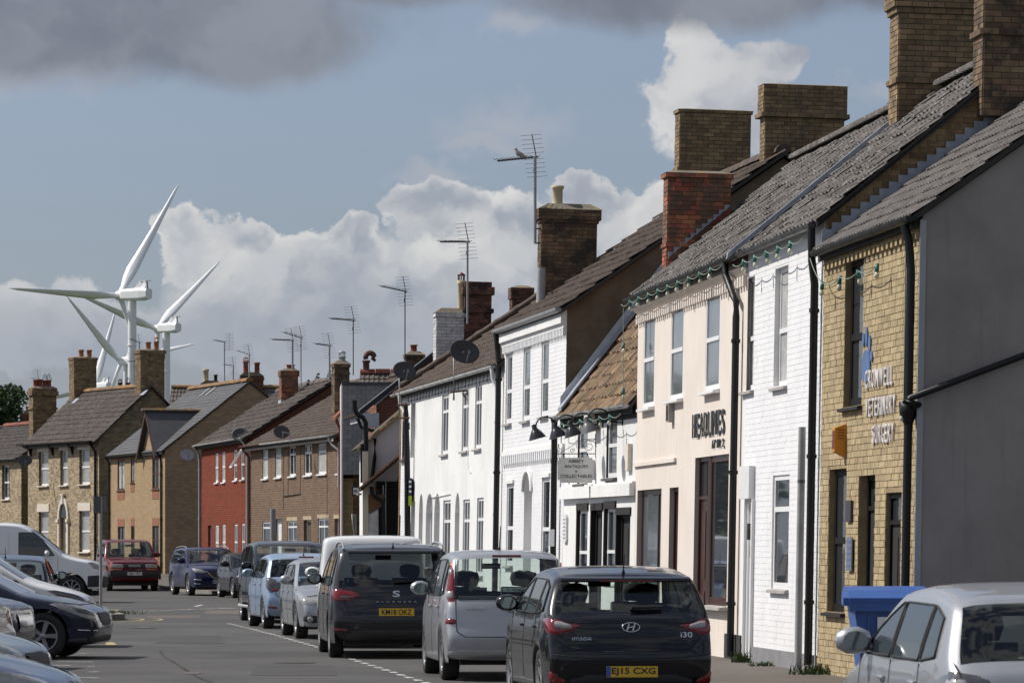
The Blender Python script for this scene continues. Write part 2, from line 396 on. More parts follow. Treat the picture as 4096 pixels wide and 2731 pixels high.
GPIPE = M('galvanised_grey', (.28, .28, .28), .55, var=.2, vs=6)
BPVC = M('brown_stained_timber', (.07, .028, .022), .5, var=.2, vs=8)
MAHOG = M('mahogany_frame', (.055, .018, .014), .35, var=.2, vs=8)
RPIPE = M('red_brown_pipe', (.16, .035, .03), .5, var=.15)
TERRA = M('terracotta_pot', (.40, .17, .07), .85, var=.15, vs=10)
TERRAR = M('red_clay_pot', (.24, .06, .035), .85, var=.15, vs=10)
CREAMP = M('cream_pot', (.55, .46, .30), .8, var=.12, vs=8)
STONE = M('cream_painted_stone', (.66, .59, .50), .85, var=.06, vs=4)
GSTONE = M('grey_sill_stone', (.40, .38, .36), .9, var=.2, vs=6)
DSTONE = M('dark_sill_stone', (.12, .115, .11), .9, var=.3, vs=10)
METAL = M('dull_aluminium', (.42, .43, .44), .4, metal=.7, var=.1)
RUSTY = M('rusty_bracket', (.12, .06, .03), .9, var=.4, vs=20)
DISHM = M('dark_dish_mesh', (.06, .06, .065), .6, var=.1)
DISHL = M('light_grey_dish', (.33, .34, .36), .55, var=.1)
PANE = GLASS('window_glass', (.030, .034, .04), .6, .02)
PANEG = M('curtained_glass', (.19, .21, .23), .12, var=.2, vs=.9, col2=(.10, .115, .13), streak=.5, coat=.8)
PANEB = M('blinds_behind_glass', (.40, .40, .39), .25, var=.25, vs=7, coat=.6)
CURT = M('net_curtain', (.5, .5, .48), .6, var=.3, vs=5, coat=.5)
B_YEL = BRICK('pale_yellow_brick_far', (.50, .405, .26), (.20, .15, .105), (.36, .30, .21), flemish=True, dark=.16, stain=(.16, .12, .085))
B_YELD = BRICK('gable_yellow_brick', (.27, .22, .125), (.14, .115, .075), (.13, .11, .08), dark=.6)  # also lines window reveals, its darker tone painting their shade
B_TAN = BRICK('tan_brick', (.40, .285, .165), (.32, .222, .13), (.36, .275, .18), dark=.12)
B_TANG = BRICK('tan_gable_brick', (.38, .26, .155), (.27, .185, .12), (.25, .2, .14), dark=.15)
B_RED = BRICK('bright_red_brick', (.215, .040, .016), (.13, .028, .014), (.24, .10, .06), dark=.3, stain=(.12, .03, .02))
B_BRN = BRICK('brown_brick', (.19, .125, .082), (.125, .083, .058), (.31, .23, .155), dark=.3)
B_DRED = BRICK('dull_red_brick', (.16, .06, .035), (.10, .042, .03), (.20, .13, .09), dark=.4)  # darker red brick for gables, back walls and stacks
B_OLD = BRICK('old_brown_brick', (.24, .17, .08), (.15, .075, .04), (.17, .14, .09), dark=.5)

UNITS = {}
def unit(name):
    if name in UNITS: return UNITS[name]
    if name == 'box':
        v = [(x * .5, y * .5, z * .5) for z in (-1, 1) for y in (-1, 1) for x in (-1, 1)]; f = BOXF; sm = False
    elif name in ('pan', 'roll'):
        # x up the slope, y across, z out: curved section, thick leading edge
        prof = [(-.5, .15), (-.3, -.35), (-.05, -.45), (.15, .0), (.3, .5), (.45, .4), (.5, .15)] if name == 'pan' else \
               [(-.5, .0), (-.42, .5), (-.3, .5), (-.22, .0), (.0, .0), (.08, .5), (.2, .5), (.28, 0), (.5, .0)]
        n = len(prof)
        v = [(x, y, z) for x in (-.5, .5) for (y, z) in prof] + [(-.5, y, z - .55) for (y, z) in prof]
        f = [(i, i + 1, n + i + 1, n + i)[::-1] for i in range(n - 1)] + [(i, 2 * n + i, 2 * n + i + 1, i + 1)[::-1] for i in range(n - 1)]
        sm = False
    elif name == 'ridge':
        n = 7; v = []; f = []
        for x in (-.5, .5):
            for k in range(n):
                a = math.pi * k / (n - 1); v.append((math.cos(a) * .5, x, math.sin(a)))
        f = [(k, k + 1, n + k + 1, n + k) for k in range(n - 1)] + [tuple(range(n)), tuple(range(n, 2 * n))[::-1]]; sm = False
    elif name == 'tri':   # stepped flashing leaf in the x,z plane
        v = [(-.5, -.5, -.5), (.5, -.5, .5), (-.5, -.5, .5), (-.5, .5, -.5), (.5, .5, .5), (-.5, .5, .5)]
        f = [(0, 1, 2), (5, 4, 3), (0, 3, 4, 1), (1, 4, 5, 2), (2, 5, 3, 0)]; sm = False
    UNITS[name] = (v, f, sm); return UNITS[name]
UM = {}
def unit_mesh(un, nm, mat):
    k = (un, nm, mat.name)
    if k not in UM:
        v, f, sm = unit(un); me = bpy.data.meshes.new(nm); me.from_pydata(v, [], f); me.materials.append(mat); me.update(); UM[k] = me
    return UM[k]
def world_of(o):
    m = frame_of(o)
    while o.parent: o = o.parent; m = frame_of(o) @ m
    return m
def pieces(parent, name, items, mat, un='box', limit=300, minpx=9.0, label=None):
    """items: (loc, scale, rot or None). The largest in view become objects, the rest one joined mesh of kind stuff"""
    Mw = world_of(parent); rank = []
    for i, (lo, sc, ro) in enumerate(items):
        p = Mw @ Vector(lo); px = F / max(p.y, 1)
        sx = CX + p.x * px; sy = HY - (p.z - CH) * px
        vis = -20 < sx < 4116 and -20 < sy < 2751
        rank.append((px if vis else 0, i))
    rank.sort(reverse=True)
    pick = set(i for px, i in rank[:limit] if px > 0 and px * .22 > minpx)
    me = unit_mesh(un, name, mat)
    for i in sorted(pick):
        lo, sc, ro = items[i]
        o = bpy.data.objects.new(name, me); COL.objects.link(o); o.parent = parent
        o.location = lo; o.scale = sc
        if ro: o.rotation_euler = ro
    rest = [items[i] for i in range(len(items)) if i not in pick]
    if rest:
        v0, f0, sm = unit(un); mb = MB()
        for lo, sc, ro in rest:
            T = Matrix.LocRotScale(Vector(lo), None, None)
            from mathutils import Euler
            T = Matrix.LocRotScale(Vector(lo), Euler(ro) if ro else None, Vector(sc))
            mb.add([T @ Vector(q) for q in v0], f0, rnd=random.random() + .001)
        o = mb.build(name, mat, parent); o['kind'] = 'stuff'

# ================= houses =================
class House:
    """local frame: x into the building from the street front, y along the front away from the camera, z up"""
    def __init__(s, name, label, xn, Yn, xf, Yf, lean=.018, z0=0.0, cat='house', group=None):
        A = Vector(((xn - CX) / F * Yn, Yn, z0)); B = Vector(((xf - CX) / F * Yf, Yf, z0))
        d = (B - A).normalized(); s.L = (B - A).length; s.A = A
        s.o = thing(name, label, cat, A, (0, lean, math.atan2(-d.x, d.y)), group)
        s.M = frame_of(s.o); s.I = s.M.inverted(); s.z0 = z0
    def _hit(s, x, y, ax, val):
        c = s.I @ Vector((0, 0, CH)); r = s.I.to_3x3() @ ray(x, y)
        return c + r * ((val - c[ax]) / r[ax])
    def fr(s, x, y, t=0.0): h = s._hit(x, y, 0, t); return h.y, h.z      # (u, z) on the street front
    def sd(s, x, y, u=0.0): h = s._hit(x, y, 1, u); return h.x, h.z      # (t, z) on a gable plane
    def roofpt(s, x, y, te, ze, tr, zr):
        n = Vector((-(zr - ze), 0, tr - te)); c = s.I @ Vector((0, 0, CH)); r = s.I.to_3x3() @ ray(x, y)
        return c + r * ((Vector((te, 0, ze)) - c).dot(n) / r.dot(n))
    def wp(s, t, u, z): return s.M @ Vector((t, u, z))
    def obj(s, mb, name, mat, parent=None, **k): return mb.build(name, mat, parent or s.o, **k)

def front_wall(H, mat, holes, u0, u1, z1, z0=-.3, rev=.22, name='front_wall', t=0.0, revmat=None):
    us = sorted(set([u0, u1] + [h[0] for h in holes] + [h[1] for h in holes]))
    zs = sorted(set([z0, z1] + [h[2] for h in holes] + [h[3] for h in holes]))
    mb = MB()
    for i in range(len(us) - 1):
        for j in range(len(zs) - 1):
            uc = (us[i] + us[i + 1]) / 2; zc = (zs[j] + zs[j + 1]) / 2
            if any(h[0] < uc < h[1] and h[2] < zc < h[3] for h in holes): continue
            mb.quad((t, us[i], zs[j]), (t, us[i], zs[j + 1]), (t, us[i + 1], zs[j + 1]), (t, us[i + 1], zs[j]))
    mi = 1 if revmat else 0
    for h in holes:
        a, b, c, d = h[:4]; q = t + rev
        mb.quad((t, a, c), (q, a, c), (q, a, d), (t, a, d), mi=mi); mb.quad((t, b, c), (t, b, d), (q, b, d), (q, b, c), mi=mi)
        mb.quad((t, a, d), (q, a, d), (q, b, d), (t, b, d), mi=mi); mb.quad((t, a, c), (t, b, c), (q, b, c), (q, a, c), mi=mi)
    mb.quad((t + .3, u0, z0), (t + .3, u1, z0), (t + .3, u1, z1), (t + .3, u0, z1))
    return H.obj(mb, name, [mat, revmat] if revmat else mat)
def gable(H, mat, u, D, ze, tr, zr, z0=-.3, th=.2, near=True, name='gable_wall', t0=.002):
    poly = [(t0, u, z0), (D, u, z0), (D, u, ze), (tr, u, zr), (t0, u, ze)]
    if not near: poly = poly[::-1]
    return H.obj(MB().prism(poly, (0, th if near else -th, 0)), name, mat)
def window(H, u0, u1, z0, z1, rec=.10, rails=(.5,), mull=(), fw=.055, mat=None, pane=None, sill=True, sillm=None, out=.06, bars=0, half=None, sash=True, t=0.0):
    mat = mat or WPVC; pane = pane or PANE; a = t + rec; mb = MB(); d = .06
    mb.box(a, a + d, u0, u0 + fw, z0, z1).box(a, a + d, u1 - fw, u1, z0, z1)
    mb.box(a, a + d, u0 + fw, u1 - fw, z0, z0 + fw * 1.3).box(a, a + d, u0 + fw, u1 - fw, z1 - fw, z1)
    for r in rails:
        zz = z0 + (z1 - z0) * r; mb.box(a - .012, a + d, u0 + fw, u1 - fw, zz - fw * .5, zz + fw * .5)
    for m_ in mull:
        uu = u0 + (u1 - u0) * m_; mb.box(a - .006, a + d, uu - fw * .45, uu + fw * .45, z0 + fw, z1 - fw)
    for k in range(bars):
        uu = u0 + (u1 - u0) * (k + 1) / (bars + 1); mb.box(a + .01, a + .04, uu - .012, uu + .012, z0 + fw, z1 - fw)
    w = H.obj(mb, 'window', mat)
    H.obj(MB().box(a + .016, a + .021, u0 + fw, u1 - fw, z0 + fw, z1 - fw), 'pane', pane, w)
    if sill:
        H.obj(MB().prism([(t - out, 0, z0 - .055), (t + rec, 0, z0 - .06), (t + rec, 0, z0 + .004), (t - out, 0, z0 - .018)],
                         (0, u1 - u0 + .12, 0)), 'sill', sillm or mat, w, loc=(0, u0 - .06, 0))
    return w
def door(H, u0, u1, z0, z1, rec=.12, mat=None, frame=None, glass=None, t=0.0, fan=0.0, knob=True):
    a = t + rec; fw = .06; f = MB()
    f.box(a, a + .08, u0, u0 + fw, z0, z1).box(a, a + .08, u1 - fw, u1, z0, z1).box(a, a + .08, u0 + fw, u1 - fw, z1 - fw, z1)
    zt = z1 - fw - fan
    if fan: f.box(a, a + .08, u0 + fw, u1 - fw, zt, zt + .05)
    fo = H.obj(f, 'door_frame', frame or mat or WTIM)
    p = MB().box(a + .03, a + .07, u0 + fw, u1 - fw, z0, zt)
    w = u1 - u0 - 2 * fw
    for (x0, x1, y0, y1) in ((.12, .45, .08, .40), (.55, .88, .08, .40), (.12, .45, .48, .92), (.55, .88, .48, .92)):
        p.box(a + .02, a + .03, u0 + fw + w * x0, u0 + fw + w * x1, z0 + (zt - z0) * y0, z0 + (zt - z0) * y1)
    dd = H.obj(p, 'door', mat or WTIM)
    if knob: H.obj(MB().lathe([(.001, -.02), (.03, -.015), (.03, .015), (.001, .02)], Matrix.Translation((a, u0 + fw + .1, z0 + 1.0)), 8), 'handle', METAL, dd)
    if fan or glass:
        H.obj(MB().box(a + .03, a + .035, u0 + fw, u1 - fw, zt + .05 if fan else z0 + (zt - z0) * .5, z1 - fw), 'pane', PANE, fo)
    return dd
def roof(H, u0, u1, te, ze, tr, zr, D, zeb=None, tile=('roll', .30, .30, .035), mat=None, limit=300, over=.12, verge=.06,
         ridge=None, ridgew=.30, jit=.004, fasc=BLK, rows_only=None):
    zeb = ze if zeb is None else zeb; mat = mat or T_GREY
    p = math.atan2(zr - ze, tr - te); te2 = te - over * math.cos(p); ze2 = ze - over * math.sin(p)
    th = .06
    slab = MB().prism([(te2, u0 - verge, ze2), (tr, u0 - verge, zr), (D + .1, u0 - verge, zeb - .1 * math.tan(p)),
                       (D + .1, u0 - verge, zeb - .1 * math.tan(p) - th), (tr, u0 - verge, zr - th * 1.2), (te2 + .02, u0 - verge, ze2 - th)],
                      (0, u1 - u0 + 2 * verge, 0))
    ro = H.obj(slab, 'roof', UNDER)
    un, w, ex, tk = tile; sl = math.hypot(tr - te2, zr - ze2); n = int(sl / ex); ex = sl / n
    cols = max(1, round((u1 - u0 + 2 * verge) / w)); w = (u1 - u0 + 2 * verge) / cols
    cp, sp = math.cos(p), math.sin(p); dl = math.atan2(tk * .8, ex * 1.1); items = []
    for i in range(n):
        s0 = (i + .5) * ex
        wav = .012 * math.sin(i * 1.3 + u0)
        for j in range(cols + (1 if un == 'box' else 0)):
            uu = u0 - verge + (j + .5) * w - (w * .5 * (i % 2) if un == 'box' else 0)
            ww = w
            if un == 'box':
                lo_, hi_ = max(u0 - verge, uu - w / 2), min(u1 + verge, uu + w / 2)
                if hi_ - lo_ < .03: continue
                uu = (lo_ + hi_) / 2; ww = hi_ - lo_ - .006
            dz = tk * .62 + random.uniform(-jit, jit) + wav * .3
            c = Vector((te2 + cp * s0 - sp * dz, uu, ze2 + sp * s0 + cp * dz))
            items.append((c, (ex * 1.12, ww * (.99 if un == 'box' else 1.0), tk if un == 'box' else tk * 1.1), (0, -(p - dl) + random.uniform(-.008, .008), random.uniform(-.006, .006))))
    pieces(ro, 'tile', items, mat, un, limit)
    if ridge:
        k = int((u1 - u0) / .45); ww = (u1 - u0 + verge) / k
        it = [((tr, u0 + ww * (j + .5), zr + .0 + random.uniform(-.006, .006)), (ridgew, ww * .96, .15), None) for j in range(k)]
        pieces(ro, 'ridge_tile', it, ridge, 'ridge', 60)
    if fasc:
        H.obj(MB().box(te2 + .03, te2 + .055, u0, u1, ze2 - .13, ze2 - .05), 'fascia', fasc, ro)
    return ro, p, te2, ze2
def gutter(H, u0, u1, t, z, mat=BLK, r=.06, br=.9, brm=BLK, stop=True):
    rows = []; n = 7
    for u in (u0, u1):
        rows.append([(t + r * math.cos(math.pi + math.pi * k / n), u, z + r * math.sin(math.pi + math.pi * k / n)) for k in range(n + 1)])
    for u in (u1, u0):
        rows.append([(t + (r - .008) * math.cos(math.pi + math.pi * k / n), u, z + (r - .008) * math.sin(math.pi + math.pi * k / n)) for k in range(n + 1)])
    rows.append(rows[0]); mb = MB().grid(rows)
    if stop: mb.add([rows[0][k] for k in range(n + 1)], [tuple(range(n + 1))])
    g = H.obj(mb, 'gutter', mat)
    b = MB(); u = u0 + .25
    while u < u1:
        b.add([(t + (r + .012) * math.cos(math.pi + math.pi * k / n), uu, z + (r + .012) * math.sin(math.pi + math.pi * k / n)) for uu in (u, u + .035) for k in range(n + 1)],
              [(k, k + 1, n + 2 + k, n + 1 + k) for k in range(n)]); u += br
    o = H.obj(b, 'bracket', brm, g); o['kind'] = 'stuff'
    return g
def pipe(H, pts, r=.042, mat=BLK, name='downpipe', collars=1.8):
    mb = MB().tube(pts, r, 10)
    a, b = Vector(pts[-2]), Vector(pts[-1]); L = (b - a).length; k = .3
    while k < L:
        c = a + (b - a).normalized() * k; e = (b - a).normalized() * .05
        mb.tube([c, c + e], r * 1.28, 10); k += collars
    return H.obj(mb, name, mat)
def brick_face(axis, at, a0, a1, z0, z1, out=1, holes=(), bw=.225, bh=.075, dp=.03, proud=.012, bond=0, gap=.010, jit=.003, j2=0.0, vg=None):
    """one brick deep skin. axis 'u': face in the plane x=at (street front); axis 't': gable plane y=at"""
    items = []; n = max(1, round((z1 - z0) / bh)); bh = (z1 - z0) / n
    for i in range(n):
        zc = z0 + (i + .5) * bh
        if bond == 'flemish':
            lens = [bw, bw * .5]; off = -bw * .75 if i % 2 else 0.0
        else:
            lens = [bw]; off = -bw * .5 if i % 2 else 0.0
        a = a0 + off; k = i % 2
        while a < a1:
            ln = lens[k % len(lens)]; k += 1
            segs = [(max(a, a0), min(a + ln, a1))]; a += ln
            for h in holes:
                if h[2] - bh * .35 < zc < h[3] + bh * .35:
                    ns = []
                    for s0, s1 in segs:
                        if s1 <= h[0] or s0 >= h[1]: ns.append((s0, s1)); continue
                        if s0 < h[0]: ns.append((s0, h[0]))
                        if s1 > h[1]: ns.append((h[1], s1))
                    segs = ns
            for s0, s1 in segs:
                if s1 - s0 < .03: continue
                c = (s0 + s1) / 2; wd = s1 - s0 - (gap if vg is None else vg); pr = proud + random.uniform(-jit, jit)
                if axis == 'u': items.append(((at + out * (pr - dp / 2), c, zc), (dp, wd, bh - gap), (0, random.uniform(-.02, .02) * j2, 0)))
                else: items.append(((c, at + out * (pr - dp / 2), zc), (wd, dp, bh - gap), None))
    return items
def pot(H, t, u, z, h=.45, r=.12, mat=TERRA, cage=None, parent=None):
    T = Matrix.Translation((t, u, z))
    mb = MB().lathe([(r * .95, 0), (r * .82, h * .1), (r * .8, h * .82), (r, h * .86), (r * 1.02, h), (r * .8, h), (r * .75, h * .5)], T, 16)
    p = H.obj(mb, 'chimney_pot', mat, parent)
    if cage == 'cowl':
        c = MB()
        for k in range(8):
            a = k * math.pi / 4; c.tube([(t + r * .75 * math.cos(a), u + r * .75 * math.sin(a), z + h), (t + r * .75 * math.cos(a), u + r * .75 * math.sin(a), z + h + .14)], .008, 4)
        c.lathe([(.001, h + .2), (r * .95, h + .14), (r * .95, h + .12), (.001, h + .12)], T, 14); H.obj(c, 'cowl', mat if mat is not CREAMP else RPIPE, p)
    elif cage == 'wire':
        c = MB()
        for k in range(8):
            a = k * math.pi / 4
            c.tube([(t + r * .9 * math.cos(a) * q, u + r * .9 * math.sin(a) * q, z + h + zz) for q, zz in ((1, 0), (1.0, .1), (.55, .24), (0, .3))], .007, 4)
        H.obj(c, 'cowl', BLK, p)
    return p
def chimney(H, u, x0, x1, yt, yb, th=.45, bricks=BR_SOOT, mortar=MORTAR_D, over=(), pots=(), cap=CAPM, limit=300, brickpx=9.0, capo=.0, name='chimney', u_is_near=True, flaunch=.12):
    """near face on plane y=u; photo-measured width x0..x1 and heights yt..yb fix its size at that distance"""
    t0, zt = H.sd(x0, yt, u); t1, _ = H.sd(x1, yt, u); _, zb = H.sd(x0, yb, u)
    t0 += th * 0; zb -= .5
    core = MB().box(t0, t1, u, u + th, zb, zt)
    ch = H.obj(core, name, mortar)
    prm = MB(); items = []
    lv = sorted([zb, zt] + [zt - a for a, b, o in over] + [zt - b for a, b, o in over])
    edges = [(lv[i], lv[i + 1]) for i in range(len(lv) - 1) if lv[i + 1] - lv[i] > .01]
    for z0, z1 in edges:
        zc = (z0 + z1) / 2; o = 0
        for a, b, oo in over:
            if zt - b < zc < zt - a: o = oo
        if o:
            H.obj(MB().box(t0 - o, t1 + o, u - o, u + th + o, z0, z1), 'corbel', mortar, ch)
        items += brick_face('t', u - o, t0 - o, t1 + o, z0, z1, -1, j2=0)
        items += brick_face('u', t0 - o, u - o, u + th + o, z0, z1, -1)
        items += brick_face('t', u + th + o, t0 - o, t1 + o, z0, z1, 1)
    pieces(ch, 'brick', items, bricks, 'box', limit, brickpx)
    o = over[0][2] if over and over[0][0] == 0 else 0
    if cap:
        a = .02 + o
        H.obj(MB().add([(t0 - a, u - a, zt), (t1 + a, u - a, zt), (t1 + a, u + th + a, zt), (t0 - a, u + th + a, zt),
                        (t0 + .12, u + .1, zt + flaunch), (t1 - .12, u + .1, zt + flaunch), (t1 - .12, u + th - .1, zt + flaunch), (t0 + .12, u + th - .1, zt + flaunch)],
                       [(0, 1, 5, 4), (1, 2, 6, 5), (2, 3, 7, 6), (3, 0, 4, 7), (4, 5, 6, 7), (0, 3, 2, 1)]), 'mortar_cap', cap, ch)
    for (px, h, r, mt, cg) in pots:
        tt, _ = H.sd(px, yt, u + th / 2)
        pot(H, tt, u + th / 2, zt + flaunch - .03, h, r, mt, cg, ch)
    return ch, t0, t1, zt
def base_flash(H, t0, t1, u, zf, mat=LEADW, w=.16):
    """lead apron where a stack meets the slope; zf(t) gives roof height"""
    pts = [(t0 - .12, u - .03, zf(t0 - .12) + .05), (t0 + .25, u - .03, zf(t0 + .25) + .07), (t0 + .25, u - .03, zf(t0 + .25) + .2), (t0 - .02, u - .03, zf(t0) + .22)]
    return H.obj(MB().prism(pts, (0, .02, 0)), 'flashing', mat)
def arch_fill(H, a, b, zs, zt, mat, t=0.0, dep=.25, n=10):
    """round head: fills the corners of a square opening outside its arch"""
    uc, aw = (a + b) / 2, (b - a) / 2; mb = MB()
    pts = [(uc + aw * math.cos(math.pi * k / n), zs + (zt - zs) * math.sin(math.pi * k / n)) for k in range(n + 1)]
    for p, q in zip(pts[:-1], pts[1:]):
        mb.prism([(t + .001, p[0], p[1]), (t + .001, p[0], zt + .002), (t + .001, q[0], zt + .002), (t + .001, q[0], q[1])], (dep, 0, 0))
    return H.obj(mb, 'arch_head', mat)
def px_holes(H, specs, t=0.0):
    out = []
    for (xl, xr, yt, yb) in specs:
        xc = (xl + xr) / 2
        ua = H.fr(xr, (yt + yb) / 2, t)[0]; ub = H.fr(xl, (yt + yb) / 2, t)[0]
        out.append((ua, ub, H.fr(xc, yb, t)[1], H.fr(xc, yt, t)[1]))
    return out

# ================= the right-hand terrace, near to far =================
# --- yellow brick corner building with a grey rendered gable
H = VET = House('corner_building', 'yellow brick corner building with a dark grey rendered end wall and raised white lettering', 3657, 43.9, 3268, 49.3, cat='building')
ho = px_holes(H, [(3380, 3452, 1032, 1623), (3314, 3384, 1875, 2447), (3431, 3496, 1899, 2700), (3539, 3602, 1969, 2700)])
ho[2] = (ho[2][0], ho[2][1], .1, ho[2][3]); ho[3] = (ho[3][0], ho[3][1], .1, ho[3][3])
w = front_wall(H, MORTAR_Y, ho, 0, H.L, 5.3, rev=.24)
pieces(w, 'brick', brick_face('u', 0, 0.0, H.L, .0, 5.28, -1, ho, bond='flemish', proud=.007, jit=.003, gap=.009, dp=.03), BR_Y, 'box', 300)
gable(H, GREYR, 0, 5.2, 5.3, 2.6, 7.2, near=True)
gable(H, MORTAR_D, H.L - .01, 5.2, 5.3, 2.6, 7.2, near=False)
H.obj(MB().box(5.0, 5.2, 0.2, H.L, -.3, 5.3), 'back_wall', MORTAR_D)
window(H, *ho[0], rec=.07, rails=(.47,), fw=.08, mat=M('black_sash_frame', (.014, .012, .012), .6, spec=.15), sillm=BLKM, out=.07)
window(H, *ho[1], rec=.07, rails=(.5,), fw=.08, mat=MATS['black_sash_frame'], sillm=BLKM, out=.07)
door(H, *ho[2], rec=.1, mat=BLKM, frame=MATS['black_sash_frame'], fan=.35); door(H, *ho[3], rec=.04, mat=BLKM, frame=MATS['black_sash_frame'], fan=.3)
roof(H, 0, H.L, 0, 5.38, 2.6, 7.3, 5.2, tile=('roll', .30, .31, .032), mat=T_GREY, over=.14, verge=.05, jit=.006, fasc=BLKM)
gutter(H, -.1, H.L - .12, -.15, 5.28, r=.065, br=.55)
# dentil course below the gutter
pieces(H.o, 'dentil', [((-.04, .1 + .24 * i, 5.08), (.05, .11, .075), None) for i in range(int(H.L / .24))], BR_Y, 'box', 300)
# white corner pilaster strip and corner pipes
H.obj(MB().box(-.03, .04, -.022, -.002, 0, 5.25), 'corner_bead', M('pale_grey_paint', (.36, .37, .38), .8, var=.1))
u1, zz = H.fr(3600, 960); 
pipe(H, [(-.17, .15, 5.2), (-.12, .12, 5.0), (-.10, .10, 4.7), (-.10, .10, 1.2), (-.10, .10, .1)], .048, BLK)
t2, z2 = H.sd(4120, 1412, -.08); t1, z1 = H.sd(3640, 1592, -.08)
H.obj(MB().tube([(t2, -.08, z2), (t1, -.08, z1), (t1 - .06, -.07, z1 - .03), (-.02, -.05, z1 - .07), (-.10, .06, z1 - .12)], .038, 10), 'waste_pipe', BLK)
H.obj(MB().lathe([(.05, -.16), (.10, -.04), (.11, .08), (.03, .1)], Matrix.Translation((-.1, .1, z1 - .12)), 10), 'hopper', BLK)
VETZ = 7.3
# stack rising at the party wall, top right of the view
chimney(H, H.L - .25, 3940, 4420, -130, 300, th=.5, bricks=BR_SOOT, over=((0, .16, .05), (.75, .83, .04)))

# --- white painted brick house
H = WHT = House('white_house', 'white painted brick house between the peach salon and the yellow brick corner building', 3268, 49.3, 2965, 54.5)
ho = px_holes(H, [(2978, 3017, 1110, 1560), (3099, 3151, 1068, 1543), (3089, 3156, 1899, 2355), (2962, 3012, 1995, 2640)])
ho[3] = (ho[3][0], min(ho[3][1], H.L - .04), .1, ho[3][3])
w = front_wall(H, W_JOINT, ho, 0, H.L, 5.72, rev=.26, revmat=W_REND)
pieces(w, 'brick', brick_face('u', 0, 0.0, H.L, .32, 5.7, -1, ho, proud=.004, jit=.001, gap=.005, vg=.002, dp=.026), W_BRICK, 'box', 300)
H.obj(MB().box(-.03, .02, 0, ho[3][0], 0, .32), 'plinth', M('grey_plinth', (.24, .24, .25), .9, var=.2, bump=.006, bs=10))
window(H, *ho[0], rec=.06, rails=(.46,), fw=.06, pane=CURT, sillm=GSTONE); window(H, *ho[1], rec=.065, rails=(.47,), fw=.06, pane=CURT, sillm=GSTONE)
window(H, *ho[2], rec=.02, rails=(.70,), fw=.065, sillm=GSTONE)
H.obj(MB().grid([[(.032, ho[2][0] + .1 + .36 * (j / 8) * (1 - .5 * (i / 8) ** 2), ho[2][2] + .12 + .75 * i / 8) for j in range(2)] for i in range(9)]), 'curtain', CURT)
door(H, *ho[3], rec=.04, mat=WPVC)
H.obj(MB().box(-.09, .0, ho[3][0] - .05, ho[3][1] + .0, ho[3][3], ho[3][3] + .44), 'door_canopy', WTIM)
H.obj(MB().box(-.05, .0, ho[3][0] - .10, ho[3][0] - .03, .1, ho[3][3]), 'door_surround', WTIM)
gmat = gable(H, MORTAR_Y, 0, 5.2, 5.7, 2.5, 7.85)
# exposed gable brickwork above the lower roof
it = [q for q in brick_face('t', 0, 0.03, 5.1, 4.9, 7.9, -1) if q[0][2] < 5.62 + .86 * min(q[0][0], 5.1 - q[0][0])]
pieces(gmat, 'brick', it, BR_YD, 'box', 300)
roof(H, 0, H.L, 0, 5.76, 2.5, 7.9, 5.2, tile=('pan', .235, .215, .032), mat=T_SMALL, over=.14, verge=.1, jit=.016, fasc=None, limit=300)
H.obj(MB().prism([(-.12, -.10, 5.64), (2.5, -.10, 7.84), (2.5, -.10, 7.78), (-.12, -.10, 5.58)], (0, .03, 0)), 'verge_board', M('verge_shadow_board', (.03, .03, .032), .8))  # near-black board; its darkness also paints the verge's shadow strip
gutter(H, .05, H.L, -.15, 5.64, M('bright_black_gutter', (.05, .05, .052), .3), r=.06, br=.7)
pipe(H, [(-.15, .12, 5.62), (-.13, .14, 5.2), (-.09, .14, 4.9), (-.09, .14, .2)], .05, BLK)
# stepped lead flashing against the gable
items = []; k = 0; t = .02
while t < 3.2:
    zf = 5.40 + .735 * t
    items.append(((t, -.040, zf + .105), (.125, .012, .10), (0, 0, 0))); t += .118
H.obj(MB().prism([(-.05, -.045, 5.36), (2.62, -.045, 7.33), (2.62, -.045, 7.45), (-.05, -.045, 5.48)], (0, .02, 0)), 'lead_strip', LEAD)
pieces(H.o, 'lead_leaf', items, LEAD, 'tri', 300)
H.obj(MB().prism([(-.30, H.L, 5.57), (-.28, H.L, 5.66), (2.45, H.L, 7.965), (2.45, H.L, 7.88)], (0, .075, 0)), 'lead_party_strip', LEAD)
chimney(H, H.L - .5, 3600, 3937, -60, 455, th=.55, bricks=BR_YD, over=((0, .30, .07), (.30, .38, .035), (1.25, 1.33, .03)), name='chimney')
ridgeit = [((2.5, .2 + .17 * j, 7.93), (.26, .19, .10), (0, 0, .5)) for j in range(int((H.L - .8) / .17))]
pieces(H.o, 'ridge_tile', ridgeit, T_SMALL, 'ridge', 60)

# --- peach rendered salon
H = PCH = House('peach_house', 'peach rendered two storey house with raised black HEADLINES lettering and dark wood shopfront', 2965, 54.5, 2530, 64.3)
ho = px_holes(H, [(2575, 2619, 1215, 1628), (2684, 2734, 1172, 1596), (2824, 2880, 1118, 1560), (2546, 2642, 1957, 2440), (2673, 2709, 1949, 2600), (2776, 2911, 1823, 2420)])
ho[4] = (ho[4][0], ho[4][1], .1, ho[4][3])
ud = H.fr(2829, 2100)[0]
sh = ho.pop()
ho += [(sh[0], ud, sh[2], sh[3]), (ud, sh[1], .12, sh[3])]
front_wall(H, PEACH, ho, 0, H.L, 5.45, rev=.26, revmat=M('shaded_reveal_render', (.52, .46, .41), .9, var=.1))  # peach darkened for the reveals, their shade put into the colour
H.obj(MB().box(-.015, .0, 0, H.L, 5.45, 5.72), 'timber_eaves_board', BPVC)
H.obj(MB().prism([(-.12, 0, 5.46), (0, 0, 5.46), (0, 0, 5.36), (-.05, 0, 5.40)], (0, H.L, 0)), 'eaves_moulding', PEACH)
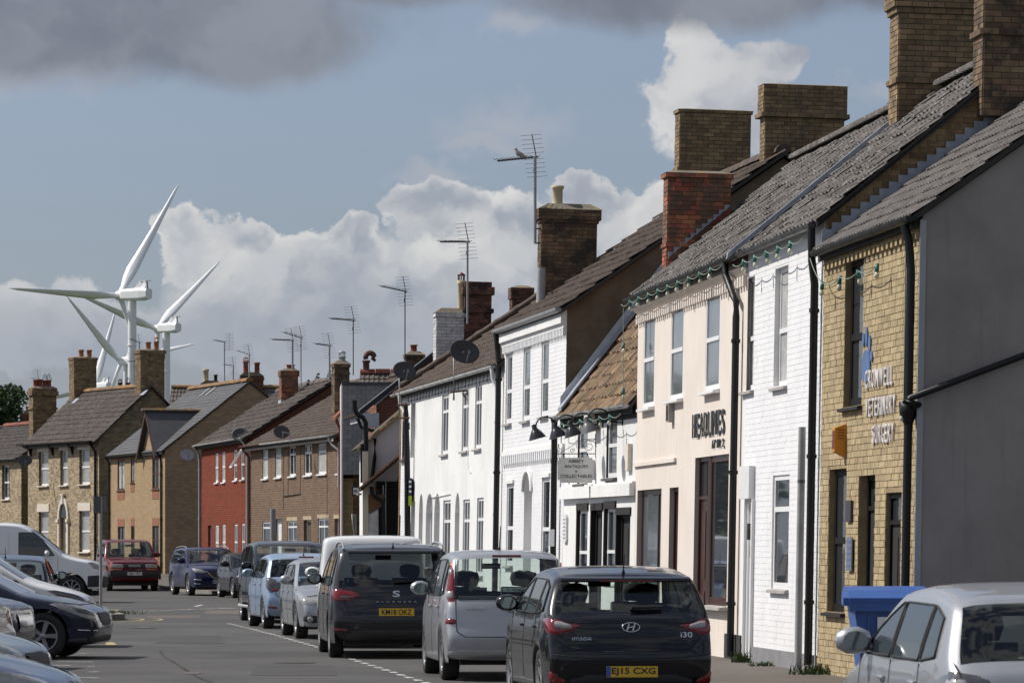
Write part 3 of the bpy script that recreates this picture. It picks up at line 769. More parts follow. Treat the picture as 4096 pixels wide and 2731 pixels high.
pieces(H.o, 'dentil', [((-.03, .1 + .2 * i, 5.28), (.06, .10, .14), None) for i in range(int(H.L / .2))], PEACH, 'box', 300)
for i in range(3): window(H, *ho[i], rec=.004, rails=(.46,), fw=.06, pane=PANEG, out=.10)
window(H, *ho[3], rec=.075, rails=(), mull=(.3,), fw=.08, mat=MAHOG, pane=PANEG, sill=False)
door(H, *ho[4], rec=.07, mat=MAHOG)
window(H, *ho[5], rec=.04, rails=(), fw=.09, mat=MAHOG, out=.12, sillm=GSTONE)
door(H, *ho[6], rec=.06, mat=MAHOG, fan=.55)
u, z = H.fr(2618, 1850); u2, _ = H.fr(2705, 1850)
H.obj(MB().box(-.04, 0, H.fr(2706, 1845)[0], H.fr(2541, 1858)[0], z - .03, z + .03), 'string_course', PEACH)
H.obj(MB().box(-.025, .0, 0, ho[5][0], 0, .45), 'plinth', M('black_plinth', (.03, .03, .03), .8))
gable(H, MORTAR_D, H.L - .01, 5.2, 5.7, 2.5, 7.85, near=False)
H.obj(MB().box(5.0, 5.2, 0, H.L, -.3, 5.7), 'back_wall', MORTAR_D)
roof(H, .1, H.L, 0, 5.76, 2.5, 7.9, 5.2, tile=('pan', .235, .215, .032), mat=T_SMALL, over=.14, verge=.02, jit=.016, fasc=None, limit=300)
ridgeit = [((2.5, .2 + .17 * j, 7.93), (.26, .19, .10), (0, 0, .5)) for j in range(int((H.L - .3) / .17))]
pieces(H.o, 'ridge_tile', ridgeit, T_SMALL, 'ridge', 80)
gutter(H, 0, H.L + .35, -.15, 5.64, BLK, r=.065, br=.6)
pipe(H, [(-.15, 1.0, 5.6), (-.15, .95, 5.42), (-.10, .60, 5.12), (-.09, .38, 5.02), (-.09, .38, 4.8), (-.09, .38, .15)], .05, BLK)
c, t0, t1, zt = chimney(H, H.L - .35, 2675, 2925, 690, 985, th=.45, bricks=BR_RD, mortar=MORTAR_D, over=((0, .075, .035), (1.12, 1.19, .02)), flaunch=.05)
it = [((t0 + .06 + .09 * k, H.L - .375, 5.88 + .856 * (t0 + .09 * k) + .10), (.10, .012, .11), None) for k in range(11)]
pieces(H.o, 'lead_leaf', it, LEAD, 'tri', 300)

# --- cottage with the hanging sign
H = ABB = House('antiques_cottage', 'low white rendered cottage with steep clay pantile roof and black trim behind the hanging sign', 2530, 64.3, 2245, 70.4, cat='cottage')
ho = px_holes(H, [(2311, 2350, 1664, 1932), (2426, 2468, 1652, 1909), (2311, 2349, 2040, 2330), (2365, 2406, 2040, 2500), (2421, 2461, 2033, 2330), (2466, 2518, 2058, 2500)])
ho[3] = (ho[3][0], ho[3][1] - .02, .1, ho[3][3]); ho[5] = (max(.05, ho[5][0]), ho[5][1] - .03, .1, ho[5][3]); ho[4] = (ho[4][0] + .03,) + ho[4][1:]
for i in (0, 1): ho[i] = (ho[i][0], ho[i][1], ho[i][2], min(ho[i][3], 3.88))
front_wall(H, W_REND, ho, 0, H.L, 3.95, rev=.22, revmat=BLKM)
for i in (0, 1): window(H, *ho[i], rec=.035, rails=(.5,), fw=.06, mat=WTIM, sillm=DSTONE, out=.08, pane=PANEG)
for i in (2, 4):
    window(H, *ho[i], rec=.035, rails=(.42,), fw=.055, mat=WTIM, sillm=WTIM, out=.02)
for i in (3, 5): door(H, *ho[i], rec=.06, mat=BLKM)
for h in ho[2:]:
    H.obj(MB().box(-.03, .0, h[0] - .07, h[1] + .07, h[3], h[3] + .12).box(-.025, 0, h[1], h[1] + .07, h[2], h[3]), 'black_surround', BLKM)
zs = H.fr(2380, 1983)[1]
H.obj(MB().box(-.10, .0, -.01, H.L, zs - .03, zs + .17).box(-.06, .0, -.01, H.L, zs + .17, zs + .2), 'string_course', W_REND)
H.obj(MB().box(-.02, .0, 0, H.L, 3.72, 3.95), 'fascia_band', BLKM)
roof(H, 0, H.L, 0, 4.08, 2.2, 7.0, 4.4, tile=('pan', .26, .27, .045), mat=T_PAN, over=.2, verge=.0, jit=.012, fasc=BLKM)
gutter(H, .0, H.L + .15, -.18, 3.93, GPVC, r=.06, br=.8)
gable(H, W_REND, H.L - .01, 4.4, 4.0, 2.2, 6.9, near=False); gable(H, W_REND, .0, 4.4, 4.0, 2.2, 6.9)
H.obj(MB().box(4.2, 4.4, 0, H.L, -.3, 4), 'back_wall', W_REND)
H.obj(MB().prism([(-.14, H.L - .35, 4.02), (2.2, H.L - .35, 7.15), (2.2, H.L - .35, 7.2), (-.14, H.L - .35, 4.08)], (0, .33, 0)), 'flashing', LEAD)
H.obj(MB().prism([(-.10, H.L - .05, 4.1), (2.2, H.L - .05, 7.2), (2.2, H.L - .05, 7.38), (-.10, H.L - .05, 4.28)], (0, .03, 0)), 'flashing', LEADW)

# --- white painted brick house with dentil courses and a big roughcast gable
H = WBR = House('white_terrace_house', 'tall white painted brick house with dentil courses and a dark brown roughcast gable', 2245, 70.4, 1998, 77.6)
ho = px_holes(H, [(2024, 2048, 1416, 1692), (2093, 2121, 1393, 1680), (2166, 2195, 1362, 1662), (2026, 2053, 1936, 2260), (2166, 2197, 1911, 2290), (2094, 2125, 1890, 2500)])
arch = ho.pop(); ho.append((arch[0], arch[1], .1, arch[3]))
w = front_wall(H, W_JOINT, ho, 0, H.L, 5.8, rev=.22, revmat=W_REND)
pieces(w, 'brick', brick_face('u', 0, 0.0, H.L, .1, 5.5, -1, ho, proud=.004, jit=.001, gap=.005, vg=.002, dp=.024), W_BRICK, 'box', 300, minpx=8)
for i in range(5):
    window(H, *ho[i], rec=.02, rails=(.46,), fw=.07, mat=WPVC, sillm=GSTONE, out=.07, pane=PANEG if i < 3 else PANE)
    H.obj(MB().box(-.04, 0, ho[i][0] - .05, ho[i][1] + .05, ho[i][3] + .01, ho[i][3] + .08), 'lintel', W_REND)
# round headed passage
aw = (arch[1] - arch[0]) / 2; uc = (arch[0] + arch[1]) / 2; zsp = arch[3] - .35
arch_fill(H, arch[0], arch[1], zsp, arch[3], W_REND, t=-.012)
H.obj(MB().box(.9, .93, arch[0] - .3, arch[1] + .3, 0, arch[3] + .2), 'passage_door', WTIM)
H.obj(MB().tube([(-.03, uc + (aw + .06) * math.cos(a), zsp + .38 * math.sin(a)) for a in [math.pi * k / 14 for k in range(15)]], .035, 5), 'arch_ring', W_REND)
H.obj(MB().box(-.06, 0, 0, H.L, 5.5, 5.58).box(-.11, 0, 0, H.L, 5.58, 5.70).box(-.07, 0, 0, H.L, 5.7, 5.82), 'cornice', W_REND)
pieces(H.o, 'dentil', [((-.03, .06 + .16 * i, 5.43), (.07, .075, .13), None) for i in range(int(H.L / .16))], W_BRICK, 'box', 300)
pieces(H.o, 'dentil', [((-.035, .06 + .24 * i, 3.30), (.07, .115, .17), None) for i in range(int(H.L / .24))], W_BRICK, 'box', 300)
H.obj(MB().box(-.045, 0, 0, H.L, 3.39, 3.46), 'string_course', W_REND)
gable(H, BROWNR, 0, 7.7, 5.82, 3.85, 8.6); gable(H, W_REND, H.L - .01, 7.7, 5.82, 3.85, 8.6, near=False)
H.obj(MB().box(7.5, 7.7, 0, H.L, -.3, 5.8), 'back_wall', BROWNR)
roof(H, 0, H.L, 0, 5.9, 3.85, 8.72, 7.7, tile=('roll', .33, .36, .05), mat=T_BROWN, over=.14, verge=.12, jit=.01, ridge=T_BROWN, fasc=None)
gutter(H, -.05, H.L + .25, -.15, 5.84, GPVC, r=.075, br=.9, brm=GPVC)
pipe(H, [(-.15, H.L + .18, 5.8), (-.12, H.L + .12, 5.5), (-.10, H.L + .06, 5.2), (-.10, H.L + .06, .1)], .055, BLK)
H.obj(MB().tube([(.55, H.L - .9, 5.9), (.55, H.L - .9, 7.0)], .085, 14), 'flue', GPVC)
chimney(H, .25, 3065, 3380, 337, 640, th=.42, bricks=BR_YD, over=((0, .50, .04), (.50, .58, .08)), name='chimney', flaunch=.03)
chimney(H, H.L - .55, 2722, 3005, 437, 660, th=.48, bricks=BR_YD, over=((0, .06, .03), (1.12, 1.19, .04)), name='chimney', flaunch=.03)
chimney(H, H.L - .45, 2170, 2390, 835, 1140, th=.45, bricks=BR_SOOT, over=((0, .20, .07), (.20, .26, .03)), pots=((2230, .38, .12, CREAMP, None),), name='chimney')

# --- curved white rendered terrace
H = REN = House('rendered_terrace', 'long white rendered terrace with round headed doorways and a brown tiled roof', 1998, 77.6, 1585, 93.2, cat='terrace')
ho = px_holes(H, [(1900, 1926, 1538, 1792), (1848, 1875, 1557, 1801), (1767, 1793, 1580, 1815), (1643, 1660, 1612, 1829), (1606, 1623, 1612, 1836),
                  (1906, 1932, 1990, 2300), (1851, 1877, 1997, 2300), (1771, 1800, 2000, 2300)])
dh = px_holes(H, [(1817, 1835, 2050, 2400), (1734, 1756, 2050, 2400), (1701, 1727, 2050, 2400), (1673, 1688, 2050, 2400), (1591, 1597, 2060, 2400), (1641, 1657, 2005, 2400)])
dh = [(a, b, .1, d + (.42 if i < 4 else 0)) for i, (a, b, c, d) in enumerate(dh)]
ho[3] = ho[3]
ub = H.fr(1625, 1900)[0]
big = [h for h in ho if h[0] < ub] + [h for h in dh if h[0] < ub]
sm_ = [h for h in ho if h[0] >= ub] + [h for h in dh if h[0] >= ub]
DREV = M('shaded_doorway_render', (.60, .60, .60), .9, var=.1)  # white render greyed, recess shade put into its colour
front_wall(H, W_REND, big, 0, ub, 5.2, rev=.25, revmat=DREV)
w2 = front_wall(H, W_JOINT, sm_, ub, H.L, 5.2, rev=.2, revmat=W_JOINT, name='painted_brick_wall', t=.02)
pieces(w2, 'brick', brick_face('u', .02, ub, H.L, .1, 5.15, -1, sm_, proud=.005, jit=.0015, gap=.006, dp=.026), W_BRICK, 'box', 300, minpx=7)
for i in range(8):
    if i == 3: continue
    ma = BPVC if i == 4 else WPVC
    window(H, *ho[i], rec=.03, rails=(.72,), mull=(.5,) if i != 4 else (), fw=.06, mat=ma, sillm=(BPVC if i == 4 else GSTONE), out=.06, pane=PANE)
for i, h in enumerate(dh):
    if i < 4:
        arch_fill(H, h[0], h[1], h[3] - .42, h[3], W_REND)
    door(H, *h, rec=.2, mat=WTIM if i != 4 else BPVC, knob=False)
a, b = H.fr(1650, 1750), None
gable(H, W_REND, 0, 7.2, 5.2, 3.6, 7.75); gable(H, B_OLD, H.L - .01, 7.2, 5.2, 3.6, 7.75, near=False)
H.obj(MB().box(7.0, 7.2, 0, H.L, -.3, 5.2), 'back_wall', W_REND)
roof(H, 0, H.L, 0, 5.27, 3.6, 7.86, 7.2, tile=('pan', .26, .30, .045), mat=T_BROWN, over=.16, verge=.1, jit=.012, ridge=T_BROWN, fasc=BLKM)
# raised row of cap tiles near the far verge
hp = [(-.1 + .1 * k, H.L - 1.0 - .07 * k, 5.33 + .072 * k) for k in range(33)]
H.obj(MB().tube(hp, [.075 + .02 * (k % 4 == 0) for k in range(33)], 8), 'hip_roll', T_BROWN)
gutter(H, .25, H.L - .9, -.17, 5.16, M('weathered_white_gutter', (.62, .62, .61), .5, var=.3, vs=3, streak=.4), r=.06, br=.8, brm=GPVC)
gutter(H, H.L - .75, H.L + .15, -.17, 5.16, GPVC, r=.06, br=.8)
pipe(H, [(-.17, .5, 5.12), (-.14, .5, 4.9), (-.07, .42, 4.75), (-.07, .40, 4.4), (-.07, .40, .1)], .045, WPVC)
pipe(H, [(-.17, H.L - 1.2, 5.12), (-.15, H.L - 1.25, 4.85), (-.07, H.L - 1.55, 4.7), (-.07, H.L - 1.6, 4.5)], .045, M('stained_white_pipe', (.6, .58, .54), .5, var=.2))
uq, zq = H.fr(1801, 1800)
H.obj(MB().tube([(-.02, H.fr(1877, 1600)[0], 4.9), (-.02, H.fr(1878, 1700)[0], 3.2), (-.02, H.fr(1885, 1890)[0], 3.15)], .008, 5), 'cable', WTIM)
H.obj(MB().tube([(-.02, H.fr(1804, 1962)[0], 2.75), (-.02, H.fr(1732, 1975)[0], 2.7), (-.02, H.fr(1727, 2030)[0], 2.1), (-.02, H.fr(1733, 2100)[0], .6)], .01, 5), 'cable', WTIM)
# short ties under the eave
tb = MB()
for k in range(26):
    uu = 1.0 + k * .5
    if uu > H.L - 1.5: break
    tb.tube([(-.10, uu, 5.05), (-.10, uu, 4.85 + .04 * (k % 3))], .007, 4).tube([(-.14, uu, 4.93), (-.02, uu, 4.93)], .006, 4)
o = H.obj(tb, 'light_hook', BLK); o['kind'] = 'stuff'
chimney(H, H.L - .6, 1748, 1859, 1250, 1432, th=.45, bricks=BR_WP, mortar=M('flaky_white_joint', (.4, .4, .4), .9, var=.2), over=((0, .1, .03),), pots=((1838, .52, .10, CREAMP, 'cowl'),), minpx=0) if False else \
chimney(H, H.L - .6, 1748, 1859, 1250, 1432, th=.45, bricks=BR_WP, mortar=M('flaky_white_joint', (.4, .4, .4), .9, var=.2), over=((0, .1, .03),), pots=((1843, .68, .10, CREAMP, 'cowl'),), brickpx=8, name='white_painted_chimney')
chimney(H, H.L - .62, 1862, 1968, 1125, 1370, th=.5, bricks=BR_DR, over=((0, .12, .0), (.12, .30, .06), (.62, .72, .05)), cap=None, brickpx=8, name='dark_chimney')
chimney(H, H.L - .2, 2052, 2132, 1150, 1235, th=.45, bricks=BR_DR, over=((0, .26, .03),), brickpx=8, name='dark_chimney', flaunch=.06)

# ================= the pinched middle of the street =================
# --- jettied plaster house with black pipes
H = PNK = House('plaster_house', 'old house with pinkish plaster side wall, yellow edged tiled verge and black pipes', 1468, 103, 1438, 107, lean=0)
g = MB().prism([(0, 0, 2.9), (2.4, 0, 2.9), (2.4, 0, 6.35), (0, 0, 4.30)], (0, .2, 0)); H.obj(g, 'plaster_gable', PINKR)
H.obj(MB().box(0, .2, .2, H.L, 0, 4.3), 'front_wall', W_REND)
H.obj(MB().box(2.2, 2.4, .2, H.L, 0, 4.3), 'back_wall', W_REND)
H.obj(MB().prism([(-.2, -.05, 4.10), (2.4, -.05, 6.32), (2.4, -.05, 6.40), (-.2, -.05, 4.18)], (0, H.L + .1, 0)), 'roof', UNDER)
it = [((-.14 + .19 * k, -.07 + random.uniform(-.02, .02), 4.20 + .162 * k), (.26, .12, .055), (0, -.70 + random.uniform(-.06, .06), random.uniform(-.1, .1))) for k in range(14)]
pieces(H.o, 'verge_tile', it, M('yellow_lichened_tile', (.42, .29, .12), .9, var=.4, vs=12, rnd=.25, bump=.01, bs=40), 'box', 300, minpx=3)
it = [((-.14 + .19 * k, .2 + .3 * j, 4.23 + .162 * k), (.24, .29, .05), (0, -.72, 0)) for k in range(14) for j in range(13)]
pieces(H.o, 'tile', it, T_BROWN, 'box', 0)
# lower pent roof on the near side, with a dark passage below
H.obj(MB().prism([(-.22, -1.3, 3.02), (1.2, -1.3, 4.20), (1.2, -1.3, 4.28), (-.22, -1.3, 3.10)], (0, 1.3, 0)), 'pent_roof', UNDER)
it = [((-.18 + .19 * k, -1.3 + random.uniform(-.01, .01), 3.16 + .158 * k), (.23, .10, .05), (0, -.69, 0)) for k in range(8)]
pieces(H.o, 'verge_tile', it, M('orange_tile', (.34, .15, .07), .9, var=.3, vs=10, rnd=.2, bump=.008, bs=40), 'box', 300, minpx=3)
gutter(H, -1.35, .0, -.24, 2.98, GPVC, r=.05, br=.7)
rough = MB().box(-.02, .24, -1.0, 0, 0, 2.9)
H.obj(rough, 'rough_white_wall', M('rough_flaking_white', (.66, .65, .62), .95, var=.25, vs=5, bump=.03, bs=9, spots=[(.7, (.3, .2, .12), .66, .74, 3)]))
H.obj(MB().prism([(.0, -1.02, 2.45), (.30, -1.02, 2.62), (.42, -1.02, 2.95), (-.02, -1.02, 2.95), (-.02, -1.02, 2.55)], (0, .04, 0)), 'exposed_lath', M('brown_lath', (.22, .12, .06), .95, var=.4, vs=10, bump=.02, bs=30))
H.obj(MB().box(.24, .80, -.05, .0, 0, 3.3).box(.24, .32, -.9, 0, 0, 3.1), 'black_passage_wall', BLKM)
H.obj(MB().box(.26, .40, -.95, -.9, 0, 1.6), 'white_post', PINKR)
H.obj(MB().box(.40, .43, -.04, -.06, 0, 3.2).box(.47, .49, -.07, -.05, 0, 3.3), 'conduit', WTIM)
H.obj(MB().box(.80, 2.4, -.03, .0, 0, 3.4), 'brick_passage_wall', B_OLD)
H.obj(MB().box(-.16, -.02, -1.02, -.95, 0, 4.3 - .25), 'cream_post', M('cream_paint', (.66, .60, .46), .7, var=.05))
H.obj(MB().box(.0, .20, -1.12, -1.0, .75, 1.75).box(-.01, .21, -1.14, -1.0, 1.75, 1.80), 'meter_cabinet', WTIM)
H.obj(MB().box(.0, .18, -1.1, -1.0, .3, .72), 'black_meter', BLK)
def tpx(H, x, y, u): t, z = H.sd(x, y, u); return (t, u, z)
H.obj(MB().tube([tpx(H, a, b, -.15) for a, b in ((1418, 1600), (1419, 1630), (1424, 1648), (1438, 1663), (1452, 1669), (1463, 1690), (1464, 1760), (1460, 1930))], .062, 12), 'soil_pipe', BLK)
H.obj(MB().tube([tpx(H, a, b, -.12) for a, b in ((1449, 1775), (1450, 1930))], .055, 10), 'soil_pipe', BLK)
H.obj(MB().tube([tpx(H, a, b, -.12) for a, b in ((1500, 1752), (1499, 1830), (1490, 1895), (1484, 1930))], .05, 10), 'soil_pipe', BLK)
H.obj(MB().tube([tpx(H, a, b, -1.05) for a, b in ((1486, 1945), (1489, 1975), (1505, 1988), (1532, 2003), (1534, 2040), (1536, 2160))], .05, 10), 'downpipe', BLK)

# --- red brick gable house just beyond
H = RGB_ = House('red_gable_house', 'small dark red brick house with grey verge board behind the plaster house', 1514, 112, 1470, 114.6, lean=0)
ho = px_holes(H, [(1492, 1506, 1672, 1732)])
front_wall(H, M('red_brick_joint', (.22, .17, .13), .9), ho, 0, H.L, 5.6)
pieces(H.o, 'brick', brick_face('u', 0, 0, H.L, 2.6, 5.6, -1, ho), BR_RD, 'box', 120, minpx=6)
window(H, *ho[0], rec=.03, rails=(.5,), fw=.06, sill=False)
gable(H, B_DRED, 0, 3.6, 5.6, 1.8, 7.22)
H.obj(MB().prism([(-.55, -.10, 5.42), (1.8, -.10, 7.28), (4.2, -.10, 5.4), (4.2, -.10, 5.30), (1.8, -.10, 7.16), (-.55, -.10, 5.30)], (0, .55, 0)), 'roof', T_SLATE)
H.obj(MB().prism([(-.55, -.16, 5.42), (1.85, -.16, 7.32), (1.85, -.16, 7.16), (-.55, -.16, 5.26)], (0, .05, 0)), 'verge_board', M('grey_verge', (.045, .045, .05), .9, spec=.1))
H.obj(MB().box(-.5, .0, -.15, -.1, 4.95, 5.35).box(-.5, -.45, -.1, H.L, 5.1, 5.3), 'eaves_box', M('shaded_white_board', (.45, .45, .48), .7))  # white board greyed, with the shade put into its colour
H.obj(MB().box(3.4, 3.6, 0, H.L, 0, 5.6), 'back_wall', B_DRED)
H.obj(MB().tube([(-.6, -.1, 5.2), (-.5, -.12, 4.95), (-.2, -.14, 4.85), (.6, -.14, 4.6), (1.3, -.14, 4.35)], .05, 8), 'waste_pipe', BLK)
gutter(H, -.1, H.L + .6, -.58, 5.32, M('brown_gutter', (.10, .06, .045), .6), r=.06)
chimney(H, .9, 1625, 1696, 1418, 1445, th=.45, bricks=BR_SOOT, over=((0, .08, .03),), pots=((1655, .22, .11, TERRAR, None),), brickpx=8, flaunch=.1)

# --- slate hung end wall
H = SLT = House('slate_hung_house', 'house with an upper end wall hung with smooth grey slates above a recessed brick wall', 1372, 119, 1366, 122, lean=0)
t1 = 1.55; zb = H.sd(1400, 1898)[1]; zt = H.sd(1400, 1541)[1]
H.obj(MB().box(0, t1, 0, H.L, zb, zt).box(.35, t1, .35, H.L, 0, zb), 'core_wall', M('dark_core', (.05, .05, .05), .9))
items = []; n = 20; hh = (zt - zb) / n
for i in range(n):
    a = -.136 * (i % 2)
    while a < t1:
        s0, s1 = max(a, 0), min(a + .272, t1)
        if s1 - s0 > .03: items.append((((s0 + s1) / 2, -.022, zb + (i + .5) * hh), (s1 - s0 - .010, .012, hh * .97), (.06, 0, 0)))
        a += .272
pieces(H.o, 'slate', items, T_HUNG, 'box', 300)
H.obj(MB().box(-.03, t1, -.06, H.L, zt, zt + .1), 'coping', M('dark_coping', (.07, .07, .075), .7))
H.obj(MB().box(-.05, .0, -.03, H.L, 0, zt + .05), 'edge_board', PINKR)
wl = H.obj(MB().box(.30, t1, .30, .35, 0, zb), 'brick_wall', MORTAR_D)
pieces(wl, 'brick', brick_face('t', .30, .30, t1, 0, zb, -1), M('old_mixed_brick', (.20, .11, .05), .9, var=.3, vs=6, rnd=.6, bump=.006, bs=40, spots=[(.6, (.06, .045, .03), .5, .62, 3)]), 'box', 300, minpx=8)
H.obj(MB().box(-.02, .30, .28, .36, 0, zb - .1), 'brick_pier', BRICK('pale_pier_brick', (.40, .29, .14), (.3, .21, .1), (.4, .35, .26), dark=.2))

# --- brown brick 1970s terrace
H = BRN = House('brown_terrace', 'brown brick terrace with six upper white windows and a dark tiled roof', 1362, 121.2, 1000, 135, lean=0, cat='terrace')
up = [(1050, 1072, 1798, 1913), (1101, 1125, 1789, 1908), (1156, 1183, 1784, 1903), (1217, 1247, 1777, 1899), (1271, 1305, 1772, 1894), (1347, 1361, 1768, 1892)]
ho = px_holes(H, up + [(1050, 1084, 2085, 2175), (1150, 1188, 2082, 2170), (1272, 1313, 2072, 2190), (1097, 1127, 2075, 2330), (1215, 1244, 2078, 2350), (1338, 1358, 2073, 2350)])
ho = [(max(h[0], .05), h[1], max(h[2], .1), h[3]) for h in ho]
front_wall(H, B_BRN, ho, 0, H.L, 5.0, rev=.12)
for i in range(9):
    window(H, *ho[i], rec=.03, rails=(.72,), mull=(.42,) if i in (2, 3, 8, 7) else (), fw=.055, pane=(CURT if i in (0, 1, 4) else PANE), out=.06)
for i in (9, 10, 11): door(H, *ho[i], rec=.10, mat=WPVC if i == 9 else M('brown_door', (.12, .09, .06), .5), frame=WPVC)
for i in (7, 8, 10, 11): H.obj(MB().box(-.01, .0, ho[i][0] - .1, ho[i][1] + .1, ho[i][3], ho[i][3] + .12), 'lintel', M('sandstone_lintel', (.45, .36, .24), .9))
gable(H, B_BRN, 0, 7.0, 5.0, 3.5, 7.0); gable(H, B_BRN, H.L - .01, 7.0, 5.0, 3.5, 7.0, near=False)
H.obj(MB().box(6.8, 7.0, 0, H.L, 0, 5.0), 'back_wall', B_BRN)
roof(H, 0, H.L, 0, 5.08, 3.5, 7.1, 7.0, tile=('roll', .30, .24, .03), mat=T_BROWN, over=.3, verge=.08, fasc=M('beige_fascia', (.35, .31, .26), .8), jit=.006, ridge=T_BROWN)
gutter(H, .3, H.L - 3.4, -.32, 4.98, M('pale_gutter', (.55, .55, .54), .5, var=.2, vs=4), r=.055, br=.9, brm=GPVC); gutter(H, H.L - 3.4, H.L + .1, -.32, 4.98, M('rusty_brown_gutter', (.17, .085, .05), .7, var=.3), r=.055)
pipe(H, [(-.30, .35, 4.9), (-.2, .3, 4.7), (-.06, .02, 4.55), (-.06, 0, 4.3), (-.06, 0, 3.4)], .04, GPVC)
pipe(H, [(-.30, H.L - .15, 4.9), (-.06, H.L - .1, 4.6), (-.06, H.L - .1, .1)], .045, M('rusty_brown_pipe', (.16, .08, .045), .6))
chimney(H, .75, 1340, 1398, 1455, 1590, th=.45, bricks=BR_SOOT, over=((0, .10, .03), (.10, .26, .0), (.26, .32, .02)), pots=((1368, .14, .13, GPVC, 'cowl'),), brickpx=7)
for (x, y0, y1) in ((1135, 1800, 2040), (1203, 1780, 1980), (1310, 1790, 2180), (1154, 1800, 1990)):
    a = H.fr(x, y0); b = H.fr(x, y1); H.obj(MB().tube([(-.015, a[0], a[1]), (-.015, b[0], b[1])], .007, 4), 'cable', BLK)
a = H.fr(1137, 1985); b = H.fr(1203, 1975); H.obj(MB().tube([(-.015, a[0], a[1]), (-.015, b[0], b[1])], .02, 4), 'conduit', BLK)
pipe(H, [(-.16, -.08, H.sd(1350, 1672)[1]), (-.12, -.08, H.sd(1352, 1690)[1]), (-.03, -.08, H.sd(1360, 1715)[1]), (-.02, -.08, H.sd(1360, 1760)[1]), (-.02, -.08, .1)], .045, RPIPE)
zr_ = H.sd(1355, 1655)[1]; H.obj(MB().prism([(-.22, -.3, zr_ - .10), (.12, -.3, zr_ + .22), (.12, -.3, zr_ + .10), (-.22, -.3, zr_ - .20)], (0, .5, 0)), 'red_tile_return', T_RED)
# --- bright red brick house
H = RED = House('red_brick_house', 'bright red brick house with narrow white windows and a wavy grey tiled roof', 1000, 136, 805, 147, lean=0)
ho = px_holes(H, [(861, 873, 1812, 1929), (888, 901, 1807, 1927), (935, 948, 1799, 1920), (964, 977, 1797, 1917), (861, 875, 2100, 2240), (889, 902, 2097, 2240), (937, 950, 2095, 2240), (967, 979, 2093, 2240), (832, 848, 2100, 2330), (986, 999, 2092, 2350)])
ho = [(max(h[0], .08), h[1], max(h[2], .1), h[3]) for h in ho]
front_wall(H, B_RED, ho, 0, H.L, 5.3, rev=.1)
for i in range(8): window(H, *ho[i], rec=.02, rails=(.5,), fw=.06, pane=CURT if i in (0, 1, 4, 5) else PANEG, out=.06)
door(H, *ho[8], rec=.1, mat=M('crimson_door', (.28, .02, .04), .4), frame=WPVC); door(H, *ho[9], rec=.08, mat=WPVC)
a = ho[3]; mid = (a[2] + a[3]) / 2; fr = MB(); hgt = .75
ow = link('open_casement', None, H.o) if False else H.obj(MB().box(-.02, .02, 0, .5, -.75, -.70).box(-.02, .02, 0, .5, -.05, 0).box(-.02, .02, 0, .05, -.7, -.05).box(-.02, .02, .45, .5, -.7, -.05), 'open_casement', WPVC, loc=(-.03, a[0] + .05, a[3]), rot=(0, R(32), 0))
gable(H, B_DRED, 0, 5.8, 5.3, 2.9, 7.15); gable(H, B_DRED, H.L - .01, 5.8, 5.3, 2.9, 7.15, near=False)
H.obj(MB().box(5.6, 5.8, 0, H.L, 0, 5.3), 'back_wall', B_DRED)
roof(H, 0, H.L, 0, 5.4, 2.9, 7.28, 5.8, tile=('roll', .33, .34, .055), mat=T_FAR, over=.25, verge=.12, jit=.014, ridge=T_FAR, fasc=BLKM)
gutter(H, 0, H.L + .1, -.28, 5.3, M('pale_gutter2', (.55, .55, .54), .5, var=.2), r=.055, br=.9)
pipe(H, [(-.28, H.L - .05, 5.25), (-.1, H.L + .02, 5.0), (-.06, H.L + .02, 4.7), (-.06, H.L + .02, .1)], .05, GPVC)
pipe(H, [(-.28, .25, 5.25), (-.1, .2, 5.0), (-.06, .2, 4.7), (-.06, .2, .1)], .05, GPVC)
pp = H.roofpt(1127, 1618, 0, 5.4, 2.9, 7.28)
chimney(H, pp.y, 1127, 1193, 1482, 1618, th=.5, bricks=BR_RD, over=((0, .20, .04),), pots=((1162, .17, .17, TERRAR, None),), brickpx=7, flaunch=.08)
base_flash(H, *[H.sd(1127, 1618, pp.y)[0]] * 2, pp.y, lambda t: 5.4 + .648 * t) if False else H.obj(MB().box(pp.x - .04, pp.x + .12, pp.y - .03, pp.y + .5, pp.z - .1, pp.z + .16), 'flashing', LEADW)

# --- tan brick house with a gabled bay
H = TAN = House('tan_brick_house', 'tan brick house with a plain slate roof, small front gable and brown windows', 660, 160, 440, 169, lean=0, z0=.4)
ho = px_holes(H, [(470, 498, 1843, 1960), (523, 538, 1838, 1929), (609, 636, 1833, 1955), (471, 498, 2105, 2230), (524, 538, 2103, 2230), (609, 636, 2102, 2217)])
front_wall(H, B_TAN, ho, 0, H.L, 5.05, rev=.1)
for i in range(6): window(H, *ho[i], rec=.04, rails=(.5,) if i in (2, 5) else (), mull=(.5,), fw=.06, mat=BPVC, pane=CURT if i < 2 else PANE, out=.05)
RSOL = M('red_soldier_brick', (.30, .12, .07), .9, var=.2, vs=8)
for h in ho:
    H.obj(MB().box(-.012, 0, h[0], h[1], h[3], h[3] + .32).box(-.012, 0, h[0], h[1], h[2] - .40, h[2] - .06), 'soldier_course', RSOL)
gable(H, B_TANG, 0, 7.0, 5.05, 3.5, 7.75); gable(H, B_TANG, H.L - .01, 7.0, 5.05, 3.5, 7.75, near=False)
H.obj(MB().box(6.8, 7.0, 0, H.L, 0, 5.05), 'back_wall', B_TANG)
ga = H.fr(640, 1786)[0]; gb = H.fr(574, 1803)[0]; gz = H.fr(604, 1643)[1]; ue = (ga + gb) / 2
roof(H, 0, H.L, 0, 5.12, 3.5, 7.84, 7.0, tile=('box', .30, .22, .014), mat=T_SLATE, over=.2, verge=.06, ridge=T_ORIDGE, fasc=BLKM, jit=.002)
